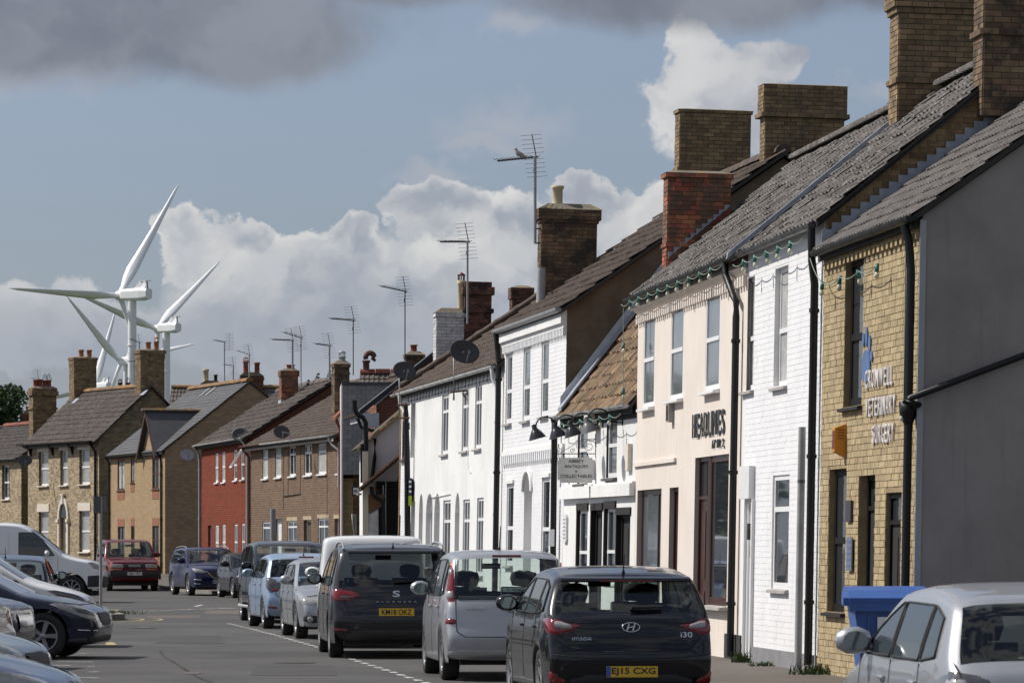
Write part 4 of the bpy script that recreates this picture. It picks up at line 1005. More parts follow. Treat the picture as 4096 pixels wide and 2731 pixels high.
H.obj(MB().prism([(-.06, ga, 4.9), (-.06, gb, 4.9), (-.06, ue, gz - .1)], (.2, 0, 0)), 'gable_front', B_TAN)
gr = MB()
for a, b in ((ga, ue), (ue, gb)):
    za, zb2 = (5.05, gz) if a == ga else (gz, 5.05)
    o_ = -.18 if a == ga else 0; o2 = .18 if b == gb else 0
    gr.prism([(-.25, a + o_, za - (.22 if a == ga else 0)), (-.25, b + o2, zb2 - (.22 if b == gb else 0)), (-.25, b + o2, zb2 - (.30 if b == gb else .08)), (-.25, a + o_, za - (.30 if a == ga else .08))], (3.0, 0, 0))
H.obj(gr, 'bay_roof', T_SLATE)
it = [((-.2 + .45 * k, ue, gz), (.25, .44, .1), (0, 0, math.pi / 2)) for k in range(6)]
pieces(H.o, 'ridge_tile', it, T_ORIDGE, 'ridge', 60, minpx=3)
bb = MB()
for a, b in ((ga - .2, ue), (gb + .2, ue)):
    bb.prism([(-.28, a, 4.80), (-.28, b, gz), (-.28, b, gz - .2), (-.28, a, 4.62)], (.03, 0, 0))
H.obj(bb, 'barge_board', BPVC)
hg = px_holes_g = (H.sd(799, 1600)[0], H.sd(813, 1600)[0], H.sd(805, 1960)[1], H.sd(805, 1830)[1])
H.obj(MB().box(hg[0], hg[1], -.02, .0, hg[2], hg[3]), 'side_window', BPVC)
gutter(H, gb + .2, H.L + .15, -.24, 5.0, BLK, r=.05); 
pipe(H, [(-.2, ga - .25, 4.95), (-.06, ga - .35, 4.7), (-.06, ga - .4, 4.4), (-.06, ga - .4, .0)], .045, BLK)
pipe(H, [(-.2, H.L, 4.95), (-.06, H.L - .1, 4.7), (-.06, H.L - .1, .0)], .045, BLK)
rl = MB()
for x, y in ((820, 1572), (845, 1568)):
    q = H.roofpt(x, y, 0, 5.12, 3.5, 7.84); rl.boxm(Matrix.Translation(q) @ Matrix.Rotation(-.66, 4, 'Y'), .55, .28, .1)
H.obj(rl, 'roof_vent', GPIPE)['kind'] = 'stuff'
# --- pale yellow brick villa
H = YEL = House('yellow_brick_house', 'pale yellow brick double fronted house with cream window heads and two tall stacks', 396, 178, 112, 185.6, lean=0, z0=.5)
ho = px_holes(H, [(155, 194, 1806, 1942), (241, 271, 1800, 1940), (317, 359, 1798, 1936), (155, 194, 2046, 2206), (317, 359, 2042, 2206), (241, 272, 2070, 2270)])
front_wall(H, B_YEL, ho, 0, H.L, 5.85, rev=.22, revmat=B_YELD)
for i in range(5):
    h = ho[i]; window(H, *h, rec=.12, rails=(.5,), fw=.075, mat=WPVC, pane=PANEB, sillm=STONE, out=.10)
    if i != 1: H.obj(MB().box(-.04, 0, h[0] - .12, h[1] + .12, h[3], h[3] + .36), 'window_head', STONE)
    else: H.obj(MB().box(-.04, 0, h[0] - .08, h[1] + .08, h[3], h[3] + .30), 'window_head', STONE)
door(H, ho[5][0], ho[5][1], .1, ho[5][3], rec=.15, mat=STONE)
h = ho[5]; uc = (h[0] + h[1]) / 2; aw = (h[1] - h[0]) / 2
dsur = MB().box(-.08, 0, h[0] - .16, h[0], 0, h[3]).box(-.08, 0, h[1], h[1] + .16, 0, h[3]).box(-.14, 0, h[0] - .24, h[0] + .02, h[3] - .2, h[3] - .05).box(-.14, 0, h[1] - .02, h[1] + .24, h[3] - .2, h[3] - .05)
oa = [(uc + (aw + .16) * math.cos(a), h[3] + (aw + .45) * math.sin(a)) for a in [math.pi * k / 12 for k in range(13)]]
ia = [(uc + aw * math.cos(a), h[3] + (aw + .22) * math.sin(a)) for a in [math.pi * k / 12 for k in range(13)]]
for k in range(12):
    dsur.prism([(-.08, *oa[k]), (-.08, *oa[k + 1]), (-.08, *ia[k + 1]), (-.08, *ia[k])], (.08, 0, 0))
dsur.box(-.12, 0, uc - .09, uc + .09, h[3] + aw + .15, h[3] + aw + .55).box(-.14, 0, uc - .17, uc + .17, h[3] + aw + .55, h[3] + aw + .62)
H.obj(dsur, 'door_surround', STONE)
H.obj(MB().add([(-.01, a, b) for a, b in ia], [tuple(range(13))]), 'fanlight', PANE)
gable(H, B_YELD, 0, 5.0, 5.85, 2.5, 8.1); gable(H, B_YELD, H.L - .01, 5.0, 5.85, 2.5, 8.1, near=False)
H.obj(MB().box(4.8, 5.0, 0, H.L, 0, 5.85), 'back_wall', B_YELD)
roof(H, 0, H.L, 0, 5.95, 2.5, 8.25, 5.0, tile=('roll', .33, .33, .04), mat=T_FAR, over=.35, verge=.12, ridge=T_ORIDGE, fasc=BLK, jit=.008)
gutter(H, 0, H.L + .3, -.4, 5.78, BLK, r=.07)
for x in (128, 215, 294):
    uu = H.fr(x, 1790)[0]; H.obj(MB().prism([(-.32, uu, 5.66), (0, uu, 5.66), (0, uu, 5.2), (-.06, uu, 5.25), (-.14, uu, 5.5)], (0, .12, 0)), 'eaves_bracket', BLK)
pipe(H, [(-.38, .35, 5.75), (-.2, .3, 5.5), (-.07, .28, 5.3), (-.07, .28, .0)], .055, BLK)
chimney(H, .05, 563, 658, 1400, 1585, th=.62, bricks=BR_YD, over=((0, .14, .06), (.14, .38, .02)), pots=((593, .36, .14, TERRA, None), (625, .40, .13, TERRA, 'cowl')), brickpx=7, flaunch=.06)
pc = H.roofpt(297, 1600, 0, 5.95, 2.5, 8.25)
chimney(H, H.L - .7, 297, 386, 1430, 1612, th=.62, bricks=BR_YD, over=((0, .10, .05), (.10, .36, .02)), pots=((325, .36, .14, TERRA, None), (357, .36, .14, TERRA, None)), brickpx=7, flaunch=.06)
for (x, y) in ((298, 1610), (572, 1578)):
    q = H.roofpt(x, y, 0, 5.95, 2.5, 8.25)
    H.obj(MB().boxm(Matrix.Translation(q + Vector((.02, -.06, .08))) @ Matrix.Rotation(-.74, 4, 'Y'), .34, .4, .03), 'flashing', LEAD)
# --- far left brick house
H = FLF = House('far_left_house', 'yellow brick house at the left edge with an arched white sash window and mossy roof', 85, 188, -170, 197, lean=0, z0=.5)
ho = px_holes(H, [(8, 38, 1861, 1996)])
front_wall(H, B_YEL, ho, 0, H.L, 5.25, rev=.2, revmat=B_YELD)
window(H, *ho[0], rec=.12, rails=(.5,), mull=(.5,), fw=.07, mat=WPVC, pane=PANE, sillm=STONE, out=.08)
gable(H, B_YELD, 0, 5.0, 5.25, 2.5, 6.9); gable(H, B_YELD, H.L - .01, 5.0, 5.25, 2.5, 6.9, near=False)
H.obj(MB().box(4.8, 5.0, 0, H.L, 0, 5.25), 'back_wall', B_YELD)
roof(H, 0, H.L, 0, 5.35, 2.5, 7.0, 5.0, tile=('roll', .33, .3, .04), mat=M('mossy_dark_tile', (.11, .10, .095), .9, var=.35, vs=6, rnd=.22, bump=.008, bs=40, spots=[(.85, (.06, .035, .028), .5, .58, 6), (.6, (.42, .42, .40), .62, .7, 14)]), over=.25, verge=.1, ridge=T_RED, fasc=BLK)
gutter(H, 0, H.L, -.3, 5.22, GPVC, r=.06)
chimney(H, .3, 133, 226, 1552, 1720, th=.62, bricks=BR_YD, over=((0, .12, .03), (.12, .34, .08), (.9, 1.0, .05)), pots=((142, .34, .13, TERRAR, None), (160, .36, .15, TERRAR, None), (180, .32, .13, TERRAR, 'wire'), (195, .34, .14, TERRAR, 'wire')), brickpx=7, flaunch=.1)

# ================= roofs behind the street =================
def back_house(name, label, xl, xr, Y, zr, ze, d=3.0, mat=T_FAR, ridge=T_ORIDGE, wall=B_OLD, tile=('roll', .33, .34, .04)):
    H = House(name, label, xr, Y, xl, Y + .01, lean=0)
    H.obj(MB().prism([(0, 0, 0), (2 * d, 0, 0), (2 * d, 0, ze), (d, 0, zr - .08), (0, 0, ze)], (0, H.L, 0)), 'wall', wall)
    roof(H, 0, H.L, 0, ze, d, zr, 2 * d, tile=tile, mat=mat, over=.2, verge=.1, ridge=ridge, fasc=BLKM, limit=200)
    return H
def stack(H, ta, u, w, zt, h, th=.5, mat=B_OLD, pots=()):
    c = H.obj(MB().box(ta, ta + th, u - w / 2, u + w / 2, zt - h, zt).box(ta - .04, ta + th + .04, u - w / 2 - .04, u + w / 2 + .04, zt - .2, zt - .06), 'chimney', mat)
    H.obj(MB().prism([(ta - .05, u - w / 2 - .05, zt), (ta - .05, u + w / 2 + .05, zt), (ta - .05, u + w / 2 - .2, zt + .18), (ta - .05, u - w / 2 + .2, zt + .18)], (th + .1, 0, 0)), 'mortar_cap', CAPM, c)
    for du, hh, r, mt, cg in pots: pot(H, ta + th / 2, u + du, zt + .12, hh, r, mt, cg, c)
    return c
H = BK1 = back_house('back_street_house', 'grey tiled house behind the tan brick house with low chimney stacks on its ridge', 672, 1210, 192, 9.28, 7.0)
uu = lambda H, x: H.fr(x, 1550, 3.0)[0]
stack(H, 2.8, uu(H, 846), 1.0, 9.45, 1.4, pots=((.28, .62, .16, CREAMP, None), (-.2, .36, .1, BLK, None)))
stack(H, 2.7, uu(H, 1008), 1.1, 9.85, 1.6, mat=B_DRED, pots=((.3, .62, .15, TERRAR, 'cowl'), (-.25, .55, .15, TERRAR, None)))
H = BK2 = back_house('back_street_cottage', 'house behind the yellow villa whose two dark pots stand over its ridge', 395, 590, 215, 9.7, 7.4)
stack(H, 2.8, uu(H, 480), .9, 9.9, 1.2, pots=((.0, .45, .14, M('dark_red_pot', (.06, .025, .02), .7), 'cowl'), (-.42, .45, .14, MATS['dark_red_pot'], 'wire')))
H = BK3 = back_house('back_left_house', 'slate roofed house behind the far left house', -150, 122, 214, 7.95, 6.6, mat=T_SLATE, ridge=T_FAR)
stack(H, 2.6, uu(H, 112), .5, 8.7, 1.2, mat=B_DRED, pots=((0, .3, .13, TERRAR, None),))
H = BK4 = back_house('red_ridge_house', 'house with red ridge tiles behind the slate hung wall', 1442, 1740, 128, 7.22, 5.9, d=2.0, ridge=T_RED, mat=T_FAR)
pot(H, 2.0, H.L - .1, 7.2, .45, .13, M('rust_brown_cowl', (.10, .04, .03), .7), None, H.o)
H.obj(MB().tube([(2.0, H.L - .1 + .14 * math.cos(a) - .12, 7.75 + .14 * math.sin(a)) for a in [k * .5 for k in range(-1, 9)]], .09, 8), 'cowl', MATS['rust_brown_cowl'])

# ================= ground =================
def gz(Y):
    if Y < 146: return 0.0
    if Y < 160: return .38 * (Y - 146) / 14
    if Y < 178: return .38 + .12 * (Y - 160) / 18
    return .5
MB().quad((-4000, -300, -.25), (4000, -300, -.25), (4000, 9000, -.25), (-4000, 9000, -.25)).build('ground', M('field_grass', (.07, .085, .035), .95, var=.4, vs=.05), kind='structure')
ASPH = M('worn_asphalt', (.076, .074, .071), .88, var=.16, vs=.30, bump=.006, bs=60, col2=(.052, .051, .050),
         spots=[(.5, (.12, .115, .11), .62, .70, 90), (.35, (.04, .04, .04), .62, .72, 1.1), (.3, (.12, .11, .095), .6, .7, .5)])
ys = [-40, 0, 20, 40, 60, 80, 100, 120, 140, 146, 150, 155, 160, 170, 178, 260]
MB().grid([[(X, Y, gz(Y)) for X in (-90, -60, -40, -30, -20, -10, 0, 12)] for Y in ys], smooth=True).build('road', ASPH, kind='structure')
FOOT = M('footway_tarmac', (.125, .108, .092), .92, var=.18, vs=1.0, bump=.006, bs=50, spots=[(.5, (.08, .07, .06), .55, .7, 2), (.4, (.2, .18, .16), .64, .7, 40)])
KERB = M('kerb_stone', (.24, .215, .18), .9, var=.25, vs=3, rnd=.15, bump=.006, bs=30)
WL = [(9.76 - .1218 * 20, 20), (4.41, 43.9), (1.94, 64.3), (-.25, 77.6), (-2.72, 93.2), (-3.75, 103), (-5.05, 119), (-5.3, 121.2), (-8.84, 135), (-11.4, 147), (-13.88, 160), (-17.0, 169), (-18.4, 178), (-21, 186)]
off = [2.2, 2.2, 2.1, 2.0, 1.8, 1.6, 1.5, 1.5, 1.4, 1.5, 2.0, 2.5, 2.5, 2.5]
KL = [(x - o, y) for (x, y), o in zip(WL, off)]
fw = MB()
fw.grid([[(k[0] + .12, k[1], gz(k[1]) + .10), (w[0] + (.9 if 64 < w[1] < 125 else .3), w[1], gz(w[1]) + .115)] for k, w in zip(KL, WL)], smooth=False)
fw.build('footway', FOOT, kind='structure')
kroot = link('kerb', MB().grid([[(k[0] + .004, k[1], gz(k[1]) - .05), (k[0] + .004, k[1], gz(k[1]) + .06), (k[0] + .14, k[1], gz(k[1]) + .06)] for k in KL], smooth=False).mesh('kerb'), kind='structure')
kroot.data.materials.append(KERB)
its = []
for (a, b) in zip(KL[:-1], KL[1:]):
    L = math.hypot(b[0] - a[0], b[1] - a[1]); n = max(1, int(L / .92)); an = math.atan2(b[1] - a[1], b[0] - a[0])
    for i in range(n):
        f = (i + .5) / n; y = a[1] + (b[1] - a[1]) * f
        its.append(((a[0] + (b[0] - a[0]) * f + .06, y, gz(y) + .035), (L / n - .012, .125, .16), (0, 0, an)))
pieces(kroot, 'kerb_stone', its, KERB, 'box', 300, minpx=8)
# painted markings
PAINTW = M('worn_road_paint', (.62, .62, .60), .8, var=.25, vs=8, spots=[(.85, (.10, .10, .095), .49, .58, 9)])
PAINTY = M('worn_yellow_paint', (.46, .36, .16), .8, var=.25, vs=8, spots=[(.8, (.12, .11, .09), .54, .62, 7)])
def strip(p, q, w, z=.005):
    p = Vector(p); q = Vector(q); d = (q - p); n = Vector((-d.y, d.x, 0)).normalized() * w / 2
    return [(p + n + Vector((0, 0, z))), (q + n + Vector((0, 0, z))), (q - n + Vector((0, 0, z))), (p - n + Vector((0, 0, z)))]
BL = [GND(*p) for p in ((914, 2493), (1000, 2513), (1100, 2539), (1280, 2590), (1424, 2641), (1665, 2718))] + [Vector((.1, 40, 0)), Vector((1.3, 30, 0))]
pts = []; 
for a, b in zip(BL[:-1], BL[1:]):
    L = (b - a).length; n = max(1, int(L / .1)); pts += [a + (b - a) * i / n for i in range(n)]
dash = []
i = 0
while i + 5 < len(pts): dash.append((pts[i], pts[i + 5])); i += 10
mk = link('bay_line', None, None); mk = MB().quad(*strip(dash[0][0], dash[0][1], .10)).build('bay_line', PAINTW, kind='structure')
for a, b in dash[1:]:
    MB().quad(*strip(a, b, .10)).build('dash', PAINTW, mk)
gw = MB()
A, B = GND(560, 2444), GND(945, 2430); 
gwl = MB().quad(*strip(A, A + (B - A) * .16, .12)).build('give_way_line', PAINTW, kind='structure')
for k in range(1, 5): MB().quad(*strip(A + (B - A) * (.2 * k), A + (B - A) * (.2 * k + .16), .14)).build('dash', PAINTW, gwl)
A, B = GND(700, 2437), GND(945, 2432); MB().quad(*strip(A, B, .1)).build('dash', PAINTW, gwl)
A, B = GND(780, 2425), GND(808, 2418); MB().quad(*strip(A, B, .12)).build('dash', PAINTW, gwl)
wm = MB().quad(*strip(GND(238, 2706), GND(390, 2711), .11)).build('parking_mark', PAINTW, kind='structure')
for a, b in (((360, 2686), (388, 2687)), ((350, 2664), (380, 2664)), ((318, 2627), (356, 2628)), ((322, 2613), (346, 2614)), ((180, 2660), (280, 2661)), ((200, 2684), (262, 2684)), ((230, 2646), (372, 2647))):
    MB().quad(*strip(GND(*a), GND(*b), .12)).build('dash', PAINTW, wm)
MB().quad(GND(421, 2581), GND(468, 2578), GND(452, 2568), GND(424, 2568)).build('yellow_mark', PAINTY, kind='structure').location.z = .005
for (x0, y0, x1, y1) in ((820, 2440, 1000, 2455), (560, 2505, 600, 2509), (590, 2460, 800, 2470)):
    MB().quad(GND(x0, y1), GND(x1, y1), GND(x1, y0), GND(x0, y0)).build('road_patch', M('reddish_patch', (.125, .10, .088), .9, var=.2, vs=1.5), kind='structure').location.z = .003
cr = MB(); random.seed(3)
for path in (((640, 2600), (655, 2625), (700, 2650), (735, 2672), (760, 2690), (800, 2712), (850, 2728)), ((985, 2588), (1060, 2590), (1130, 2584))):
    q = [GND(*p) for p in path]
    for a, b in zip(q[:-1], q[1:]):
        n = 5
        for k in range(n): 
            m = a + (b - a) * (k + random.random() * .3) / n; e = a + (b - a) * (k + .8) / n
            cr.quad(*strip(m, e, random.uniform(.02, .06), .004))
for k, (mx, my) in enumerate(((568, 2512), (1180, 2650))):
    q_ = GND(mx, my); mh = MB().lathe([(.001, .006), (.30, .006), (.31, .002)], Matrix.Identity(4), 20).build('drain_cover', M('cast_iron_cover', (.045, .043, .04), .8), None, loc=(q_.x, q_.y, .002))
    tag(mh, ('round iron drain cover in the road near the traffic island', 'round iron drain cover in the road left of the anthracite people carrier')[k], 'drain cover')
for (x0, y0, x1, y1) in ((620, 2540, 880, 2572), (1000, 2660, 1330, 2700), (330, 2560, 420, 2566)):
    MB().quad(GND(x0, y1), GND(x1 + 20, y1), GND(x1, y0), GND(x0 + 30, y0)).build('road_patch', M('darker_patch', (.056, .054, .052), .9, var=.2, vs=.8), kind='structure').location.z = .003
o = cr.build('road_crack', M('dark_crack_filler', (.05, .047, .044), .9)); o['kind'] = 'stuff'; o['label'] = 'dark ragged cracks running along the open road'; o['category'] = 'road cracks'
q = GND(770, 2692); MB().add([q + Vector((.12 * math.cos(a) * (1 + .3 * math.sin(3 * a)), .5 * math.sin(a) * (1 + .3 * math.cos(2 * a)), 0)) for a in [k * math.pi / 6 for k in range(12)]], [tuple(range(12))]).build('road_patch', MATS['reddish_patch'], kind='structure').location.z = .006
# traffic island on the left with its yellow lines
isl = [(-18, 88.2), (-9.25, 88.2), (-8.85, 88.5), (-8.7, 89.2), (-8.9, 90.4), (-9.15, 92), (-9.35, 95), (-9.6, 95.6), (-18, 95.6)]
MB().prism([(x, y, 0) for x, y in isl], (0, 0, .12)).build('traffic_island', FOOT, kind='structure')
kb = MB()
isk = link('island_kerb', MB().box(-17.9, -9.4, 88.1, 88.16, 0, .1).mesh('island_kerb'), kind='structure'); isk.data.materials.append(KERB)
it = []
for a, b in zip(isl[:-1], isl[1:]):
    L = math.hypot(b[0] - a[0], b[1] - a[1]); n = max(1, int(L / .9)); an = math.atan2(b[1] - a[1], b[0] - a[0])
    for i in range(n):
        f = (i + .5) / n; it.append(((a[0] + (b[0] - a[0]) * f, a[1] + (b[1] - a[1]) * f, .068), (L / n, .13, .135), (0, 0, an)))
pieces(isk, 'kerb_stone', it, KERB, 'box', 60, minpx=8)
yl = None
for rr in (.45, .75):
    pp = [Vector((-9.9, 87.9 - rr, 0))] + [Vector((-9.0 + (.1 + rr) * math.cos(a) * 1.4, 89.0 + (1.0 + rr) * math.sin(a) * 1.5, 0)) for a in [R(-75 + 15 * k) for k in range(11)]]
    for a, b in zip(pp[:-1], pp[1:]):
        o = MB().quad(*strip(a, b, .09)).build('yellow_line' if yl is None else 'dash', PAINTY, yl)
        if yl is None: yl = o; o['kind'] = 'structure'

# ================= street furniture =================
def post(name, label, cat, x, yb, yt, Y, r, mat, z0=.1):
    p = P(x, yb, Y); top = P(x, yt, Y)
    o = thing(name, label, cat, (p.x, Y, z0)); MB().tube([(0, 0, 0), (0, 0, top.z - z0)], r, 12).build('pole', mat, o)
    return o, top
o, t = post('sign_post', 'galvanised sign post with two grey sign backs on the left traffic island', 'sign post', 403, 2442, 1984, 94, .036, GPIPE, .12)
zz = P(400, 2018, 94).z - .12
MB().box(-.165, .0, -.06, -.03, zz - .20, zz + .20).build('sign_back', M('dark_sign_back', (.075, .08, .085), .6), o)
MB().box(.0, .115, .03, .06, zz - .19, zz + .20).build('sign_back', M('grey_sign_back', (.14, .145, .15), .6), o)
MB().box(-.05, .05, -.045, .045, zz + .1, zz + .13).box(-.05, .05, -.045, .045, zz - .15, zz - .12).build('clamp', GPIPE, o)['kind'] = 'stuff'
o, t = post('sign_post', 'plain grey post with a yellow plate in front of the brown terrace', 'sign post', 1092, 2300, 2035, 118, .085, GPIPE)
MB().box(.10, .14, -.02, .02, P(0, 2175, 118).z - .1, P(0, 2138, 118).z - .1).build('plate', M('yellow_plate', (.7, .45, .02), .5), o)
o, t = post('sign_post', 'grey post with an edge-on round sign by the recessed brick wall', 'sign post', 1420, 2250, 2056, 108, .045, GPIPE)
MB().lathe([(.001, 0), (.30, 0), (.30, .02), (.001, .02)], Matrix.Translation((-.06, 0, P(0, 2098, 108).z - .1)) @ Matrix.Rotation(R(84), 4, 'Y'), 24).build('round_sign', M('sign_face', (.5, .48, .4), .5), o)
# tall black pole with agent board
Y = 90.6
p = P(1632, 2300, Y); o = thing('black_pole', 'black pole against the left end of the white rendered terrace', 'pole', (p.x, Y, .1))
MB().tube([(0, 0, 0), (-.02, 0, P(0, 1800, Y).z - .1), (-.05, 0, P(0, 1622, Y).z - .1)], [.075, .065, .05], 12).tube([(-.021, 0, P(0, 1718, Y).z - .1), (-.021, 0, P(0, 1690, Y).z - .1)], .062, 12).build('pole', BLK, o)
z0, z1, zy = P(0, 2022, Y).z, P(0, 1912, Y).z, P(0, 1982, Y).z
o = thing('agent_board', 'narrow navy and lime agent board on the tall black pole', 'sign board', (P(1641, 0, Y).x - .035, Y - .02, z0))
MB().box(0, .075, -.2, .25, zy - z0, z1 - z0).build('board', M('navy_board', (.02, .03, .07), .4), o)
MB().box(0, .075, -.2, .25, 0, zy - z0 - .003).build('lower_board', M('lime_board', (.42, .55, .03), .4), o)
for i in range(3):
    MB().box(.01, .065, -.206, -.201, zy - z0 + .07 + i * .11, zy - z0 + .12 + i * .11).build('white_text_line', WPVC, o)
# wall-mounted pieces on the houses: frame M maps local x right (toward the camera), y up, z out of the wall
def wallM(H, u, z, t=0.0): return H.M @ Matrix(((0, 0, -1, t), (-1, 0, 0, u), (0, 1, 0, z), (0, 0, 0, 1)))
def wall_thing(H, name, label, cat, x, y, group=None, t=0.0):
    u, z = H.fr(x, y, t); Mx = wallM(H, u, z, t)
    return thing(name, label, cat, Mx.translation, Mx.to_euler(), group)
def ptext(H, txt, xl, xr, yt, yb, name, label, cat, mat, depth, standoff, bold=0, spacing=1.0, per_letter=True):
    ua, za = H.fr(xr, (yt + yb) / 2); ub, zb = H.fr(xl, (yt + yb) / 2)
    xc = (xl + xr) / 2; z1 = H.fr(xc, yt)[1]; z0 = H.fr(xc, yb)[1]
    Mx = wallM(H, (ua + ub) / 2, (z0 + z1) / 2, -standoff)
    o = thing(name, label, cat, Mx.translation, Mx.to_euler())
    W_ = ub - ua; Hh = z1 - z0; n = len(txt.replace(' ', ''))
    wts = {'I': .45, 'M': 1.3, 'W': 1.35, ' ': .6, 'L': .85, 'E': .9, 'C': .95}
    tot = sum(wts.get(c, 1) for c in txt); x = -W_ / 2
    for c in txt:
        w = W_ * wts.get(c, 1) / tot
        if c != ' ':
            fit_text(c, 'letter', w * .74, Hh, depth, mat, o, Matrix.Translation((x + w / 2, 0, 0)), bold)
        x += w
    return o
BLKL = M('black_metal_letters', (.025, .027, .032), .35)
ptext(PCH, 'HEADLINES', 2773, 2905, 1646, 1742, 'shop_lettering', 'large raised black letters reading HEADLINES on the peach wall', 'lettering', BLKL, .015, .012, bold=.004)
ptext(PCH, 'AT NO 2', 2852, 2902, 1756, 1790, 'shop_lettering', 'small raised black letters below the HEADLINES lettering', 'lettering', BLKL, .014, .012, bold=.006)
WLET = M('white_acrylic_letters', (.70, .66, .64), .45)
ptext(VET, 'CROMWELL', 3468, 3580, 1472, 1546, 'surgery_lettering', 'raised white letters reading CROMWELL beside the blue paw', 'lettering', WLET, .018, .014, bold=.006)
ptext(VET, 'VETERINARY', 3470, 3592, 1586, 1660, 'surgery_lettering', 'raised white letters reading VETERINARY, middle line on the yellow brick wall', 'lettering', WLET, .018, .014, bold=.006)
ptext(VET, 'SURGERY', 3495, 3586, 1696, 1770, 'surgery_lettering', 'raised white letters reading SURGERY, lowest line on the yellow brick wall', 'lettering', WLET, .018, .014, bold=.006)
pw = wall_thing(VET, 'paw_sign', 'blue paw shaped cut-out sign with white letters partly over it', 'sign', 3472, 1440)
def ell(cx, cy, rx, ry, rot):
    u0, z0 = VET.fr(3472, 1440); u, z = VET.fr(cx, cy); ua = VET.fr(cx - rx, cy)[0]; rz = abs(VET.fr(cx, cy - ry)[1] - z); ru = abs(ua - u)
    return [(-(u - u0) + ru * math.cos(a) * math.cos(rot) - rz * math.sin(a) * math.sin(rot) * .4, (z - z0) + rz * math.sin(a) * math.cos(rot) + ru * math.cos(a) * math.sin(rot), .012) for a in [k * math.pi / 12 for k in range(24)]]
BLUE = M('blue_panel', (.085, .16, .33), .45)
MB().prism(ell(3470, 1466, 16, 66, 0), (0, 0, .012)).build('pad', BLUE, pw)
for c in ((3460, 1359, 4, 27, .12), (3472, 1346, 4.5, 38, 0), (3484, 1376, 5, 36, -.1), (3491, 1424, 5, 20, -.15)):
    MB().prism(ell(*c), (0, 0, .012)).build('toe', BLUE, pw)
# alarm boxes and plaques
o = wall_thing(VET, 'alarm_box', 'orange wedge shaped alarm box above the ground floor window', 'alarm box', 3388, 1762)
ORA = M('orange_plastic', (.62, .25, .02), .5, var=.05)
MB().prism([(-.14, .205, .0), (-.14, -.205, .0), (-.14, -.13, .15), (-.14, .15, .15)], (.14, 0, 0)).build('box', ORA, o)
for k in range(4): MB().box(-.001, .006, .02 + .035 * k, .033 + .035 * k, .035, .115).build('louvre', M('dark_orange', (.30, .11, .01), .5), o)
MB().box(-.13, -.01, -.10, .12, .1505, .153).build('front_print', M('dark_red_print', (.16, .03, .02), .5), o)
o = wall_thing(PCH, 'alarm_box', 'small cream alarm box high on the peach wall under the eaves', 'alarm box', 2762, 1126)
MB().prism([(-.09, .12, 0), (.09, .14, 0), (.10, -.10, 0), (.02, -.17, 0), (-.10, -.12, 0)], (0, 0, .09)).build('box', STONE, o)
o = wall_thing(PCH, 'alarm_box', 'cream alarm box at the left end of the peach wall', 'alarm box', 2528, 1829)
MB().prism([(-.14, .20, 0), (.14, .22, 0), (.14, -.20, 0), (-.14, -.22, 0)], (0, 0, .09)).build('box', STONE, o)
o = wall_thing(PCH, 'bulkhead_light', 'bronze louvred wall light over the narrow door', 'wall light', 2693, 1651)
bl_ = MB().box(-.11, .11, -.14, .14, 0, .09); bl_.build('housing', GSTONE, o)
for k in range(6): MB().box(-.09 + .03 * k, -.075 + .03 * k, -.12, .12, .09, .10).build('slat', M('bronze_slat', (.16, .12, .07), .4, metal=.6), o)
o = wall_thing(VET, 'plaque', 'dark upper plaque beside the surgery window', 'plaque', 3405, 2043)
MB().box(-.15, .15, -.125, .125, 0, .04).build('board', M('dark_purple_plaque', (.05, .035, .05), .4), o)
o = wall_thing(VET, 'plaque', 'framed acrylic notice board with blue print beside the surgery door', 'plaque', 3410, 2215)
MB().box(-.15, .15, -.2, .2, .03, .045).build('board', M('pale_blue_grey_notice', (.17, .19, .24), .3), o)
for k in range(5): MB().box(-.11, .11, -.15 + .07 * k, -.12 + .07 * k, .046, .048).build('printed_line', BLUE, o)
o = wall_thing(ABB, 'wall_plaque', 'white framed notice plaque with cut corners on the cottage wall', 'plaque', 2266, 2112)
MB().prism([(-.16, .20, 0), (-.12, .25, 0), (.12, .25, 0), (.16, .20, 0), (.16, -.20, 0), (.12, -.25, 0), (-.12, -.25, 0), (-.16, -.20, 0)], (0, 0, .04)).build('board', WTIM, o)
for k in range(6): MB().box(-.11, .11, -.18 + .065 * k, -.16 + .065 * k, .041, .043).build('printed_line', GPIPE, o)
o = wall_thing(ABB, 'floodlight', 'cream floodlight housing under the cottage eaves', 'wall light', 2392, 1690)
MB().box(-.22, .18, -.13, .15, .05, .2).build('housing', STONE, o)
o = wall_thing(WHT, 'door_knocker', 'dark pointed door knocker beside the white front door', 'door knocker', 3010, 2128)
MB().prism([(-.04, -.1, 0), (.04, -.1, 0), (.04, .05, 0), (0, .12, 0), (-.04, .05, 0)], (0, 0, .07)).build('knocker', M('dark_iron', (.04, .035, .035), .5), o)
MB().box(-.03, .03, -.34, -.18, 0, .03).build('letter_plate', M('dull_brass', (.40, .30, .12), .4, metal=.6), o)
o = wall_thing(SLT, 'name_sign', 'small white street name sign in the brick recess', 'sign', 1420, 1960)
o.location = P(1422, 1963, 117.5); o.rotation_euler = (R(90), 0, 0)
MB().box(-.10, .14, -.14, .14, -.03, 0).build('frame', BLK, o); MB().box(-.07, .14, -.10, .10, 0, .01).build('board', WPVC, o)
fit_text('M', 'letter', .09, .10, .006, BLK, o, Matrix.Translation((-.01, -.01, .012)))
